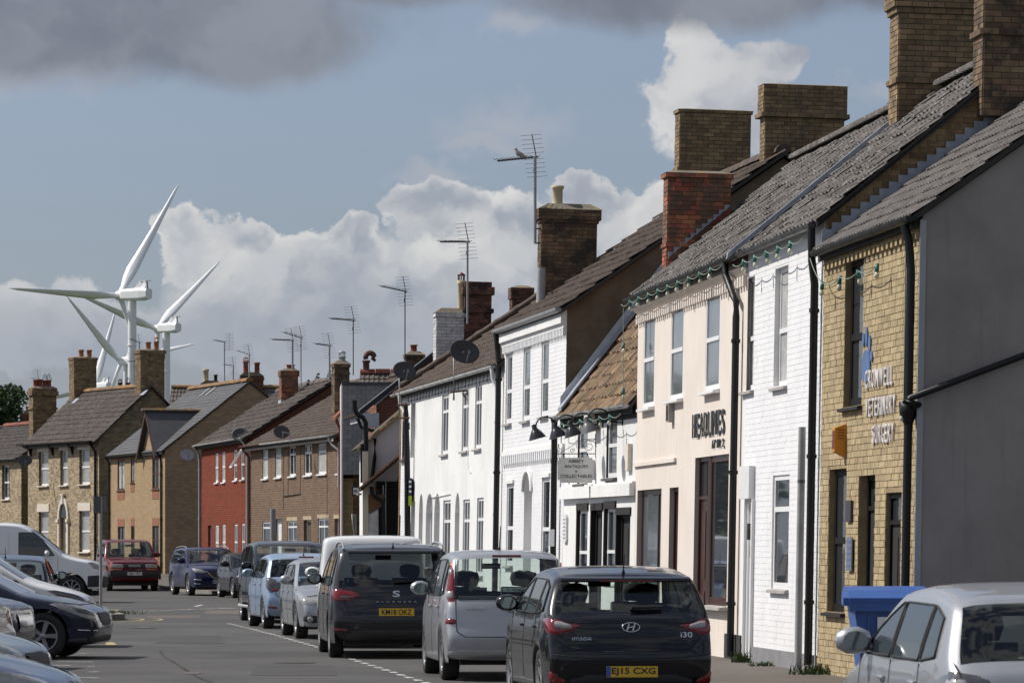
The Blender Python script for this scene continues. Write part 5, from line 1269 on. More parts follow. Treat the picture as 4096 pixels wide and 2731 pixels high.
# grey conduit pipe against the white house
p = P(3203, 0, 49.2); b = WHT.wp(-.16, .42, .1); tp = WHT.fr(3204, 1748)[1]
o = thing('grey_post', 'tall grey weathered pole standing in front of the black downpipe', 'pole', b, (0, .018, 0))
MB().tube([(0, 0, 0), (0, 0, tp)], .047, 14).build('pole', M('weathered_grey_pole', (.36, .36, .35), .6, var=.25, vs=4, streak=.3), o)
MB().tube([(0, 0, 2.35), (0, 0, 2.39)], .049, 14).build('band', DSTONE, o)
# hanging sign on its bracket
u, z = ABB.fr(2382, 1815); Ys = ABB.wp(0, u, z).y; wx = ABB.wp(0, u, z).x
xl, xr = P(2230, 0, Ys).x, P(2380, 0, Ys).x; zt, zb_ = P(0, 1830, Ys).z, P(0, 1930, Ys).z; zm = P(0, 1814, Ys).z; zw = P(0, 1745, Ys).z
o = thing('hanging_sign', 'white hanging shop sign reading ABBEY ANTIQUES & COLLECTABLES on a scrolled iron bracket', 'shop sign', (xr, Ys, zt))
w_ = xl - xr; hh = zb_ - zt; c_ = .045
MB().prism([(w_ + c_, -.012, 0), (-c_, -.012, 0), (-c_, -.012, -c_ * .6), (0, -.012, -c_), (0, -.012, hh + c_), (-c_, -.012, hh + c_), (-c_, -.012, hh), (w_ + c_, -.012, hh), (w_ + c_, -.012, hh + c_), (w_, -.012, hh + c_), (w_, -.012, -c_), (w_ + c_, -.012, -c_ * .6)][::-1], (0, .03, 0)).build(
    'board', M('aged_white_board', (.80, .79, .75), .7, var=.08, vs=6, spots=[(.35, (.30, .18, .08), .66, .74, 7)]), o)
MS = Matrix.Translation((w_ / 2, -.014, hh / 2)) @ Matrix.Rotation(R(90), 4, 'X')
DGL = M('faded_black_lettering', (.02, .018, .016), .7)
for txt, yy, ww, h_ in (('ABBEY', .29, .26, .055), ('ANTIQUES', .115, .40, .055), ('&', -.035, .04, .035), ('COLLECTABLES', -.19, .535, .055)):
    fit_text(txt, 'lettering', ww, h_, .003, DGL, o, MS @ Matrix.Translation((0, yy * -hh * 1.25, 0)))
br = MB(); dz = zm - zt
br.tube([(w_ - .03, 0, dz), (.06, 0, dz)], .009, 6).tube([(0.01, 0, zw - zt + .04), (0.01, 0, dz - .06)], .010, 6)
br.tube([(w_ + .05, 0, dz + .02), (-.2, 0, dz + .24), (.01, 0, zw - zt - .04)], .005, 5)
for cx, cz, r_ in ((-.1, dz + .13, .12), (w_ + .25, dz + .05, .045), (w_ - .02, dz + .03, .035)):
    br.tube([(cx + r_ * (1 - k / 26) * math.cos(k * .45), 0, cz + r_ * (1 - k / 26) * math.sin(k * .45)) for k in range(20)], .005, 5)
br.tube([(w_ + .10, 0, dz), (w_ + .10, 0, -.03)], .009, 5).tube([(-.13, 0, dz), (-.10, 0, -.04)], .009, 5)
br.build('bracket', BLK, o)
# four swan neck lamps
SH = M('black_enamel_shade', (.02, .021, .024), .22); SHG = M('grey_enamel_shade', (.13, .13, .14), .3); IN = M('shade_inner_white', (.6, .6, .58), .5)
for k, ((px, py), (hx, hy), lb) in enumerate((((2491, 1689), (2353, 1700), 'grey shaded swan neck lamp nearest the peach house'), ((2412, 1698), (2288, 1716), 'black swan neck lamp beside the cream floodlight'),
                                 ((2345, 1704), (2226, 1722), 'black swan neck lamp over the hanging sign pole'), ((2272, 1712), (2144, 1728), 'black swan neck lamp reaching furthest left in front of the white brick house'))):
    u, z = ABB.fr(px, py); w0 = ABB.wp(0, u, z); hd = P(hx, hy, w0.y - .0)
    o = thing('swan_neck_lamp', lb, 'lamp', w0, (0, 0, 0), 'swan neck lamps over the cottage front')
    v = hd - w0; L = -v.x; rows = [(0, 0, 0), (-.12, 0, .0), (-.22, 0, .03)]
    rows += [(-L + .17 + .17 * math.cos(a), 0, v.z + .11 + .16 * math.sin(a)) for a in [R(10 + 17 * q) for q in range(11)]]
    MB().tube(rows, .013, 8).build('arm', BLK, o)
    MB().lathe([(.001, -.03), (.055, -.03), (.05, .015), (.001, .02)], Matrix.Rotation(R(-90), 4, 'Y'), 12).build('wall_plate', BLK, o)
    T = Matrix.Translation((v.x - .01, 0, v.z + .02)) @ Matrix.Rotation(R(-16), 4, 'Y')
    MB().lathe([(.03, .12), (.045, .11), (.045, .04), (.075, .01), (.12, -.06), (.155, -.13), (.16, -.14)], T, 20).build('shade', SHG if k == 0 else SH, o)
    MB().lathe([(.154, -.138), (.11, -.06), (.04, .0), (.001, .01)], T, 20).build('shade_lining', IN, o)
# cottage downpipe pole
u, z = ABB.fr(2243, 1700); b = ABB.wp(-.09, u, .1)
o = thing('black_downpipe', 'black downpipe with white bands between the cottage and the white brick house', 'downpipe', b, (0, .012, 0))
MB().tube([(0, 0, 0), (0, 0, 3.72), (-.03, 0, 3.85)], .055, 12).build('pipe', BLK, o)
MB().tube([(0, 0, .95), (0, 0, 1.05)], .058, 12).build('band', WPVC, o); MB().box(-.07, .02, -.07, -.05, 1.55, 1.85).build('notice', WPVC, o)
# strings of festoon bulbs
TEAL = M('teal_bulb_holder', (.03, .15, .125), .5); CLR = M('clear_bulb', (.55, .55, .42), .12, var=0, coat=.5); CAB = M('pale_green_cable', (.24, .30, .24), .6)
def festoon(label, pts, nb):
    o = thing('festoon_lights', label, 'string lights', pts[0])
    P0 = Vector(pts[0]); q = []
    for a, b in zip(pts[:-1], pts[1:]):
        for i in range(6):
            f = i / 6; p = Vector(a).lerp(Vector(b), f); p.z -= .05 * 4 * f * (1 - f); q.append(p - P0)
    q.append(Vector(pts[-1]) - P0); MB().tube(q, .007, 5).build('cable', CAB, o)
    for i, p in enumerate(pts[1:-1] if nb else pts[1:]):
        T = Matrix.Translation(Vector(p) - P0) @ Matrix.Rotation(random.uniform(-.25, .25), 4, 'X') @ Matrix.Rotation(random.uniform(-.2, .2), 4, 'Y')
        h = MB().lathe([(.001, .02), (.022, .015), (.026, -.08), (.001, -.085)], T, 10).build('bulb_holder', TEAL, o)
        MB().lathe([(.015, -.08), (.031, -.115), (.03, -.145), (.001, -.165)], T, 10).build('bulb', CLR, h)
def eave_pts(H, us, z, t): return [H.wp(t, u, z) for u in us]
us = [H_ for H_ in [PCH.L + .3 - .95 * i for i in range(11)] if H_ > -.4]
festoon('string of teal bulbs hanging along the black gutter of the peach house', eave_pts(PCH, us, 5.55, -.24), 1)
festoon('string of teal bulbs below the gutter of the white painted brick house', eave_pts(WHT, [5.1 - .82 * i for i in range(7)], 5.48, -.24), 1)
festoon('string of teal bulbs across the top of the yellow brick wall', [VET.wp(-.2, VET.L - .1, 5.2)] + eave_pts(VET, [VET.L - .7 - 1.05 * i for i in range(4)], 4.86, -.16), 0)
festoon('string of teal bulbs under the cottage gutter', eave_pts(ABB, [ABB.L - .2 - .85 * i for i in range(8)], 3.78, -.26), 1)
a = PCH.wp(-.2, PCH.L + .3, 5.5); b = ABB.wp(-.2, .1, 3.95)
festoon('slack vertical cable with two bulbs hanging from the peach gutter to the cottage', [a, a.lerp(b, .38) + Vector((0, 0, 0)), a.lerp(b, .85), b], 1)
a = VET.wp(-.16, .1, 4.9); b = VET.wp(-.15, .12, 3.2)
festoon('short cable with one teal bulb hanging down the corner drainpipe', [a, b], 0)

# ================= aerials and dishes =================
ALU = M('weathered_aluminium', (.34, .35, .36), .5, metal=.3, var=.1); ALD = M('dark_mast', (.045, .045, .05), .6, var=.2)
def aerial(xm, yt, yb, Y, xl, yl, label, refl='rods', mast=.02, elems=12, grid=False, r=None):
    b = P(xm, yb, Y); t = P(xm, yt, Y); o = thing('tv_aerial', label, 'aerial', b)
    H_ = t.z - b.z
    MB().tube([(0, 0, 0), (0, 0, H_)], mast, 8).build('mast', ALU if mast > .018 else ALD, o)
    e = P(xl, yl, Y) - b; top = Vector((.06, 0, H_ - .02)); e.y = .25
    MB().tube([top, e], .012, 6).build('boom', ALD, o)
    ax = (e - top); n = elems; ev = Vector((.35, 1, 0)).normalized(); L = .17
    ebs = MB()
    for k in range(1, n + 1):
        c = top + ax * (k / (n + .2)); ebs.tube([c - ev * L + Vector((-.05, 0, .03)), c, c + ev * L + Vector((.05, 0, .05))], .006, 4)
        ebs.box(c.x - .02, c.x + .02, c.y - .02, c.y + .02, c.z - .012, c.z + .02)
    ebs.build('element', ALD, o)['kind'] = 'stuff'
    rf = MB()
    if refl == 'grid':
        for k in range(12):
            z = -.40 + .8 * k / 11; rf.tube([(.02, -.25, H_ + z), (.42, .25, H_ + z + .03)], .006, 4)
        rf.tube([(.22, 0, H_ - .42), (.22, 0, H_ + .42)], .008, 4)
    else:
        for k in range(5):
            for sg in (1, -1):
                z = (.06 + .085 * k) * sg; c = Vector((-.02 - .03 * k * sg * .5, 0, H_ + z)); rf.tube([c - Vector((.20, .1, .02)), c + Vector((.20, .1, .03))], .0048, 4)
        rf.tube([(-.06, 0, H_ + .42), (.02, 0, H_), (-.03, 0, H_ - .3)], .012, 5)
    rf.build('reflector', ALU, o)['kind'] = 'stuff'
    return o
aerial(2140, 625, 975, 77.2, 1992, 640, 'tallest aerial with a pigeon on it beside the soot-dark chimney', mast=.03)
o = link('clamp_arm', MB().tube([P(2140, 915, 77.2), P(2178, 915, 77.4)], .015, 5).tube([P(2140, 972, 77.2), P(2178, 975, 77.4)], .015, 5).mesh('clamp_arm')); o.data.materials.append(ALD)
tag(o, 'pair of short clamp arms holding the tallest aerial mast to its chimney', 'bracket')
aerial(1870, 965, 1295, 91.8, 1762, 965, 'aerial on the dark chimney above the white rendered terrace', mast=.024)
aerial(1620, 1165, 1440, 112.5, 1524, 1143, 'aerial with short boom on the chimney behind the large dish', mast=.016)
aerial(1413, 1280, 1500, 122, 1323, 1273, 'aerial mast standing behind the slate hung wall', mast=.016)
aerial(1318, 1382, 1522, 134, 1262, 1374, 'aerial above the red house ridge with a rod reflector', mast=.03, elems=9)
aerial(1170, 1360, 1475, 140, 1089, 1357, 'left aerial of the pair over the red chimney', mast=.035, elems=10)
aerial(1204, 1352, 1550, 140, 1134, 1328, 'right aerial of the pair over the red chimney', mast=.02, elems=10)
aerial(898, 1368, 1540, 190, 856, 1360, 'aerial with a large grid reflector left of the two red pots', refl='grid', mast=.03, elems=9)
aerial(997, 1418, 1600, 161.5, 950, 1402, 'aerial clamped to the tan brick gable', mast=.025, elems=3)
aerial(933, 1462, 1538, 191, 893, 1457, 'low aerial beside the black ridge pot', mast=.03, elems=4)
aerial(557, 1372, 1545, 186, 520, 1355, 'aerial between the two tall yellow brick stacks', mast=.03, elems=8)
aerial(536, 1443, 1545, 187, 506, 1445, 'short aerial left of the aerial between the stacks', mast=.025, elems=3)
aerial(152, 1512, 1532, 189, 125, 1513, 'bent aerial lying across the far left chimney pots', mast=.02, elems=1)
def dish(x, y, rp, Y, label, mat, face=(.35, -.85, .38), mastto=None, squash=.8):
    c = P(x, y, Y); r = rp / F * Y; o = thing('satellite_dish', label, 'satellite dish', c)
    q = Vector(face).to_track_quat('Z', 'Y').to_matrix().to_4x4()
    MB().lathe([(.001, -.10 * r * 1.5), (r * .5, -.07 * r * 1.5), (r * .85, .0), (r, .05 * r), (r * 1.0, .02 * r), (r * .85, -.04 * r), (r * .5, -.12 * r * 1.5), (.001, -.15 * r * 1.5)], q @ Matrix.Diagonal((1.05, .86, 1, 1)), 28).build('dish', mat, o)
    tip = q @ Vector((0, -r * .35, r * .75)); ft = q @ Vector((0, -r * .85, 0))
    a = MB().tube([ft, tip], .012, 5); a.boxm(Matrix.Translation(tip), .05, .07, .07); a.build('feed_arm', GPIPE, o)
    if mastto:
        m = P(mastto[0], mastto[1], Y) - c; top = Vector((m.x, .05, -r * .2))
        MB().tube([(m.x, .05, m.z), top, (0, .04, 0)], .022, 8).build('mast', GPVC, o)
    return o
dish(1858, 1407, 60, 82.5, 'largest dark mesh satellite dish on a wall mast of the white rendered terrace', DISHM, mastto=(1815, 1600))
dish(1618, 1483, 47, 90.5, 'dark satellite dish above the tall black pole', DISHM, mastto=(1597, 1675))
dish(1126, 1727, 32, 125, 'dark satellite dish over the brown terrace gutter', DISHM, face=(.3, -.9, .3), mastto=(1160, 1768))
dish(960, 1737, 33, 136.5, 'dark satellite dish between the bright red and brown brick houses', DISHM, face=(-.15, -.9, .3), mastto=(977, 1850))
dish(750, 1819, 27, 158.5, 'pale grey satellite dish on the tan brick gable', DISHL, face=(.3, -.9, .25))
dish(100, 1841, 27, 183, 'dark satellite dish between the far left house and the yellow villa', DISHM, face=(.2, -.9, .35))
def bracket(pts, label):
    o = link('rusty_wall_bracket', MB().tube(pts, .02, 5).mesh('rusty_wall_bracket')); o.data.materials.append(RUSTY); tag(o, label, 'bracket')
bracket([P(1802, 1568, 82.5), P(1868, 1562, 82.6), P(1872, 1610, 82.8), P(1850, 1572, 82.6)], 'rusty triangular bracket under the largest dish')
bracket([P(1586, 1620, 90.4), P(1640, 1618, 90.4)], 'upper rusty clamp on the dish mast at the black pole')
bracket([P(1586, 1672, 90.4), P(1640, 1671, 90.4)], 'lower rusty clamp on the dish mast at the black pole')
# pigeon on the tallest aerial
b = P(2084, 632, 77.0); o = thing('pigeon', 'collared dove perched on the boom of the tallest aerial', 'bird', b)
DOVE = M('dove_grey', (.36, .32, .29), .9, var=.1, vs=30)
MB().tube([(.15, 0, -.0), (.07, 0, .025), (.02, 0, .05), (-.05, 0, .085), (-.085, 0, .12), (-.085, 0, .155), (-.095, 0, .175), (-.115, 0, .17), (-.14, 0, .163)], [.008, .022, .045, .052, .036, .020, .024, .016, .003], 12).build('body', DOVE, o)
MB().tube([(-.02, .012, .03), (-.02, .012, -.01)], .004, 4).build('leg', RPIPE, o); MB().tube([(-.01, -.012, .03), (-.01, -.012, -.01)], .004, 4).build('leg', RPIPE, o)

# ================= plants =================
LEAF = M('leaf_green', (.055, .10, .025), .7, var=.35, vs=3, rnd=.35); BARK = M('bark', (.08, .06, .045), .95, var=.3)
def tree(name, label, base, h, r, cz, n=2600, leaf=.16, group=None, seed=1, sq=.8):
    rg = random.Random(seed); o = thing(name, label, 'tree', base, group=group)
    tr = MB().tube([(0, 0, -.2), (.05, 0, cz * .5), (0, .1, cz)], [h * .03, h * .02, h * .012], 8); cl = []
    for k in range(11):
        a = rg.uniform(0, 6.28); rr = r * rg.uniform(.3, .75); c = Vector((rr * math.cos(a), rr * math.sin(a), cz + (h - cz) * rg.uniform(-.25, .85)))
        cl.append((c, r * rg.uniform(.28, .48))); tr.tube([(0, .05, cz * .7), c * .6 + Vector((0, 0, cz * .3)), c], [h * .01, h * .006, h * .002], 5)
    cl.append((Vector((0, 0, h - r * .35)), r * .4)); tr.build('trunk', BARK, o)
    mb = MB()
    for i in range(n):
        c, cr = rg.choice(cl); d = Vector((rg.gauss(0, 1), rg.gauss(0, 1), rg.gauss(0, 1))).normalized() * cr * rg.uniform(.55, 1.08); d.z *= sq
        p = c + d; u = Vector((rg.gauss(0, 1), rg.gauss(0, 1), rg.gauss(0, 1))).normalized(); v = u.cross(Vector((rg.gauss(0, 1), rg.gauss(0, 1), rg.gauss(0, 1)))).normalized()
        s_ = leaf * rg.uniform(.6, 1.3); mb.add([p - u * s_, p - v * s_ * .6, p + u * s_, p + v * s_ * .6], [(0, 1, 2, 3)], rnd=rg.random() * .9 + .05)
    mb.build('crown', LEAF, o); return o
b = P(10, 0, 240); tree('broadleaf_tree', 'green leafy tree rising behind the far left roofs', (b.x - .6, 240, .3), 10.9, 2.3, 7.8, 3600, .16, seed=4)
for k, (X, Y, h, r, lb) in enumerate(((-33, 175, 9, 4, 'mid sized'), (-27, 160, 7, 3, 'smallest'), (-38, 205, 11, 4.5, 'tallest'), (-46, 150, 10, 5, 'widest'))):
    tree('broadleaf_tree', lb + ' leafy tree beyond the left edge of the street', (X, Y, .3), h, r, h * .55, 1500, .3, seed=20 + k, group='trees beyond the left edge of the street')
def sprig(label, x, y0, y1, Y, n=40, w=.25, seed=0, name='leafy_shoot'):
    rg = random.Random(seed); b = P(x, y0, Y); t = P(x, y1, Y); o = thing(name, label, 'plant', b); h = t.z - b.z
    MB().tube([(0, 0, -.6), (0, 0, h * .5), (w * .3, 0, h)], .012, 5).build('stem', BARK, o); mb = MB()
    for i in range(n):
        f = rg.random(); p = Vector((w * .3 * f + rg.uniform(-w, w) * .5 * (1.1 - f), rg.uniform(-w, w) * .5, h * f)); u = Vector((rg.gauss(0, 1), rg.gauss(0, 1), rg.gauss(0, .6))).normalized() * .06; v = u.cross(Vector((0, .3, 1))).normalized() * .03
        mb.add([p - u, p - v, p + u, p + v], [(0, 1, 2, 3)], rnd=rg.random() * .9 + .05)
    mb.build('leaves', LEAF, o)
sprig('tall shoot of the climbing shrub behind the red house ridge, rightmost', 1310, 1530, 1480, 142, 60, .28, 1)
sprig('small shoot behind the red house ridge between the aerials', 1262, 1545, 1492, 142, 60, .34, 2)
sprig('lowest leafy shoot behind the red house ridge beside the red chimney', 1229, 1548, 1518, 142, 40, .2, 3)
sprig('leafy tuft between the ridge and the dark capped stack', 1332, 1520, 1494, 142, 40, .2, 5)
sprig('small weed growing from the ridge beside the big stack', 3554, 470, 405, 58.5, 45, .16, 6, 'ridge_weed')
def tuft(label, x, y, Y, w, h, n, seed):
    rg = random.Random(seed); b = P(x, y, Y); o = MB()
    for i in range(n):
        p = Vector((rg.gauss(0, w * .4), rg.gauss(0, w * .3), 0)); t = p + Vector((rg.gauss(0, .06), rg.gauss(0, .06), h * rg.uniform(.4, 1))); s_ = Vector((.012, 0, 0))
        o.add([p - s_, p + s_, t + s_ * .2, t - s_ * .2], [(0, 1, 2, 3)], rnd=rg.random() * .9 + .05)
    q = o.build('weed_tuft', LEAF, None, loc=(b.x, b.y, .1)); tag(q, label, 'weeds', kind='stuff')
tuft('clump of weeds at the foot of the yellow brick wall by the grey pole', 3290, 2690, 48.7, .35, .15, 160, 1)
tuft('small weeds at the foot of the peach downpipe', 2968, 2640, 53.6, .14, .17, 70, 2)
tuft('thin weeds along the foot of the white brick wall', 3055, 2652, 52, .2, .08, 60, 3)
tuft('dry grass on the traffic island behind the navy estate', 430, 2450, 91, .8, .10, 200, 4)

# ================= wheeled bin =================
def bin_():
    Y = 42.4; x0 = P(3396, 0, Y).x; zt = P(0, 2345, Y).z
    o = thing('wheeled_bin', 'large blue four wheeled bin with orange and white stickers beside the grey wall', 'bin', (x0, Y, .1)); w = .84; h = zt - .1; BL = M('bin_blue_plastic', (.045, .12, .36), .45, var=.12, vs=3)
    b = MB(); a = .10
    b.add([(a + .05, .1, .2), (w - a - .05, .1, .2), (w - a - .05, .85, .2), (a + .05, .85, .2), (a * .6, 0, h - .22), (w - a * .6, 0, h - .22), (w - a * .6, .95, h - .22), (a * .6, .95, h - .22)],
          [(0, 1, 5, 4), (1, 2, 6, 5), (2, 3, 7, 6), (3, 0, 4, 7), (0, 3, 2, 1)]); b.build('body', BL, o)
    rows = []
    for x, e in ((0, 0), (.02, .0), (w - .02, 0), (w, 0)):
        rows.append([(x, -.04, h - .22), (x, -.05, h - .12), (x, .12, h - .04), (x, .35, h), (x, .65, h), (x, .95, h - .08), (x, .98, h - .2)])
    MB().grid(rows, smooth=False).add(rows[0], [tuple(range(7))]).add(rows[-1], [tuple(range(7))[::-1]]).box(0, w, -.055, .0, h - .26, h - .18).build('lid', BL, o)
    for k in range(3): MB().box(.20 + .14 * k, .22 + .14 * k, .02 - .02, .04, .35, h - .3).build('rib', BL, o)
    MB().box(-.06, .02, .0, .1, h - .2, h - .12).build('lid_lug', BL, o)
    MB().box(.30, .50, -.02, -.005, h - .58, h - .32).build('white_sticker', WPVC, o); MB().box(.40, .70, -.032, -.021, h - .80, h - .33).build('orange_sticker', M('orange_sticker', (.60, .16, .02), .5), o)
    fit_text('C', 'logo', .16, .16, .004, WPVC, o, Matrix.Translation((.54, -.034, h - .5)) @ Matrix.Rotation(R(90), 4, 'X'), bold=.02)
    for wx in (.15, w - .15):
        for wy in (.15, .8): MB().lathe([(.001, -.025), (.095, -.025), (.095, .025), (.001, .025)], Matrix.Translation((wx, wy, .1)) @ Matrix.Rotation(R(90), 4, 'Y'), 14).build('wheel', BLK, o)
bin_()

# ================= wind turbines =================
WT = M('turbine_white', (.82, .83, .84), .45, var=.04)
def turbine(label, hx, hy, Y, Rm, bl, q, phase_vecs, rb=1.9, rt=1.25, nl=11.0):
    """phase_vecs: blade directions as seen, in photo units, from the hub"""
    hub = P(hx, hy, Y); s = F / Y; ang = math.acos(q); ax = Vector((-math.sin(ang), math.cos(ang), 0)); e1 = Vector((math.cos(ang), math.sin(ang), 0))
    tw = hub - ax * 5.6
    o = thing('wind_turbine', label, 'wind turbine', (tw.x, tw.y, 0), group='wind turbines beyond the houses')
    rel = lambda p: Vector(p) - Vector((tw.x, tw.y, 0))
    MB().tube([(0, 0, 0), (0, 0, tw.z - 1.6)], [rb, rt], 24).build('tower', WT, o)
    MB().tube([(0, 0, tw.z * .80), (0, 0, tw.z * .80 + .25)], rt * 1.2, 24).build('flange', WT, o)
    n = MB(); c = rel(hub); bx = -ax; side = e1
    def np(a, l, z): return c + bx * a + side * l + Vector((0, 0, z))
    secs = [(.6, 1.1, 1.1, -1.1), (1.8, 1.7, 1.9, -1.8), (10.0, 1.8, 2.1, -2.0), (nl + 2.2, 1.6, 1.7, -1.5)]
    rows = []
    for a, l, zt, zb in secs: rows.append([np(a, l * .75, zt), np(a, l, zt * .6), np(a, l, zb * .6), np(a, l * .75, zb), np(a, -l * .75, zb), np(a, -l, zb * .6), np(a, -l, zt * .6), np(a, -l * .75, zt)])
    n.grid(rows, smooth=False, closed=True).add(rows[0], [tuple(range(8))[::-1]]).add(rows[-1], [tuple(range(8))]); n.build('nacelle', WT, o)
    cb = MB()
    for l in (-.7, .7):
        cb.prism([np(7.6, l * 1.6, 2.0), np(10.2, l * 1.6, 2.0), np(11.6, l * 1.6, 4.4), np(10.0, l * 1.6, 4.4)], side * .08)
    cb.prism([np(10.2, -1.3, 4.3), np(13.2, -1.3, 4.3), np(13.2, -1.3, 4.5), np(10.2, -1.3, 4.5)], side * 2.6)
    cb.build('cooler', WT, o)
    MB().tube([np(12.4, .3, 1.7), np(12.0, .3, 4.4)], .22, 6).build('cooler_strut', M('turbine_dark', (.04, .04, .045), .6), o)
    MB().lathe([(.001, 2.4), (.9, 2.0), (1.6, .9), (1.75, 0), (1.4, -1.2)], Matrix.Translation(c) @ ax.to_track_quat('Z', 'Y').to_matrix().to_4x4(), 20).build('hub', WT, o)
    for vx, vy in phase_vecs:
        th = math.atan2(vy / s / Rm, (vx / s) / (Rm * q)); d = e1 * math.cos(th) + Vector((0, 0, 1)) * math.sin(th); ch = ax.cross(d)
        b = MB(); rows = []
        for k, (f, w, tkn, tw_) in enumerate(((.02, 1.7, 1.6, 0), (.07, 1.8, 1.5, .1), (.14, 2.9, 1.0, .28), (.22, 3.5, .75, .25), (.35, 2.9, .5, .17), (.55, 2.1, .32, .09), (.75, 1.4, .2, .04), (.92, .8, .12, 0), (1.0, .12, .05, 0))):
            w *= bl * 1.08; tkn *= 1.2; cc = c + d * Rm * f + ax * (Rm * .03 * f * f); a1 = ch * math.cos(tw_ + .6) - ax * math.sin(tw_ + .6); a2 = ax * math.cos(tw_ + .6) + ch * math.sin(tw_ + .6)
            rows.append([cc + a1 * (w * x) + a2 * (tkn * y * .5 * bl) for x, y in ((.32, 0), (.22, .7), (0, 1), (-.35, .6), (-.68, 0), (-.35, -.6), (0, -1), (.22, -.7))])
        b.grid(rows, closed=True).add(rows[-1], [tuple(range(8))]); b.build('blade', WT, o)
turbine('nearest wind turbine with its tall blade pointing up and right', 480, 1182, 1333, 50, 1.0, .62, ((228, 478), (-355, 0), (130, -485)), rb=1.55, rt=1.4)
turbine('second wind turbine standing right of the nearest one', 630, 1315, 1610, 45, 1.0, .72, ((262, 311), (-274, 121), (11, -432)), rb=1.7, rt=1.5)
turbine('lower wind turbine whose hub sits left of the nearest tower', 484, 1447, 1840, 40, 1.15, .86, ((-200, 258), (319, 89), (-118, -347)))
turbine('furthest wind turbine with only its nacelle above the yellow villa', 383, 1546, 2100, 44, 1.1, .8, ((88, 340), (-270, -80), (200, -260)))

# ================= vehicles =================
TYRE = M('tyre_rubber', (.022, .022, .022), .85, var=.2, vs=10); ALLOY = M('alloy_rim', (.36, .36, .37), .35, metal=.6, var=.15, vs=10); RIMD = M('rim_well_black', (.02, .02, .02), .7)  # rim well is a near-black disc behind the spokes
PLAS = M('black_bumper_plastic', (.03, .03, .032), .65, var=.1); TRIM = M('dark_trim', (.018, .018, .02), .8); CHROME = M('chrome', (.55, .55, .56), .15, metal=1.0, var=0)
LENSR = M('red_lens', (.17, .004, .007), .12, var=0, coat=.8); LENSC = M('clear_lens', (.36, .36, .36), .12, var=.2, vs=20, coat=.8); LENSO = M('orange_lens', (.6, .18, .03), .15, var=0, coat=.5); LENSD = M('smoked_lens', (.09, .09, .10), .1, var=.2, vs=15, coat=.8)
CGL = GLASS('car_side_glass', (.018, .022, .026), .8, .02); CGLT = GLASS('car_screen_glass', (.80, .87, .84), .5, .02, alpha=.5); CGLD = GLASS('privacy_glass', (.22, .24, .24), .5, .02, alpha=.5); SEAT = M('seat_fabric', (.035, .035, .038), .9, var=.15)
PLW = M('white_plate', (.72, .72, .68), .4, var=0); PLY = M('yellow_plate_rear', (.62, .38, .02), .4, var=0); EUB = M('plate_blue', (.03, .10, .42), .4)
HATCH = [(.06, .22), (.0, .42), (.02, .60), (.12, .74), (.45, .86), (.90, .95), (1.08, .99), (1.92, 1.40), (2.35, 1.46), (2.9, 1.47), (3.5, 1.42), (3.78, 1.36), (4.08, 1.02), (4.19, .93), (4.24, .72), (4.30, .58), (4.27, .36), (4.18, .24)]
MPV = [(.05, .24), (0, .45), (.02, .62), (.15, .80), (.6, .95), (.85, 1.02), (1.0, 1.08), (1.75, 1.53), (2.2, 1.61), (3.0, 1.62), (3.5, 1.58), (3.68, 1.52), (3.90, 1.02), (3.95, .93), (4.0, .70), (4.05, .55), (4.02, .35), (3.95, .26)]
VAN = [(.05, .25), (0, .5), (.03, .75), (.2, .93), (.75, 1.06), (.95, 1.12), (1.0, 1.15), (1.75, 1.70), (2.1, 1.84), (3.0, 1.86), (4.0, 1.86), (4.22, 1.80), (4.32, 1.25), (4.34, 1.1), (4.36, .8), (4.40, .58), (4.38, .38), (4.3, .3)]
SUV = [(.05, .26), (0, .5), (.02, .70), (.10, .88), (.5, .99), (.95, 1.05), (1.10, 1.09), (1.85, 1.54), (2.3, 1.61), (3.0, 1.62), (3.7, 1.57), (3.95, 1.51), (4.20, 1.10), (4.28, 1.0), (4.32, .75), (4.38, .62), (4.36, .40), (4.28, .3)]
BOXY = [(.06, .36), (0, .48), (.0, .72), (.06, 1.02), (.5, 1.12), (1.2, 1.17), (1.42, 1.20), (1.95, 1.74), (2.3, 1.82), (3.2, 1.85), (4.2, 1.84), (4.55, 1.80), (4.70, 1.20), (4.74, 1.1), (4.76, .8), (4.80, .62), (4.79, .50), (4.7, .42)]
WHEELS = {}
def wheel_mesh(r, spokes):
    k = (round(r, 3), spokes)
    if k in WHEELS: return WHEELS[k]
    T = Matrix.Rotation(R(90), 4, 'Y'); ri = r * .66
    t = MB().lathe([(ri, -.10), (r * .93, -.105), (r * .985, -.085), (r, -.05), (r, .05), (r * .985, .085), (r * .93, .105), (ri, .10), (ri * .98, .06)], T, 32)
    me = t.mesh('tyre'); me.materials.append(TYRE)
    d = MB().lathe([(.001, .02), (ri * .96, .03), (ri, .098)], T, 24)
    md = d.mesh('rim_well'); md.materials.append(RIMD)
    s = MB().lathe([(ri * .90, .075), (ri * .97, .104), (ri * 1.01, .10)], T, 28).lathe([(.001, .085), (ri * .20, .082), (ri * .22, .05)], T, 12)
    for i in range(spokes):
        a = 2 * math.pi * i / spokes; ca, sa = math.cos(a), math.sin(a); w = ri * (.16 if spokes < 9 else .07)
        pt = lambda rad, off, x: (x, rad * ca - off * sa, rad * sa + off * ca)
        s.add([pt(ri * .15, -w * .7, .08), pt(ri * .15, w * .7, .08), pt(ri * .95, w, .09), pt(ri * .95, -w, .09), pt(ri * .15, -w * .7, .04), pt(ri * .15, w * .7, .04), pt(ri * .95, w, .05), pt(ri * .95, -w, .05)],
              [(0, 1, 2, 3), (0, 4, 5, 1), (1, 5, 6, 2), (3, 2, 6, 7), (0, 3, 7, 4)])
    ms = s.mesh('rim'); ms.materials.append(ALLOY); WHEELS[k] = (me, md, ms); return WHEELS[k]

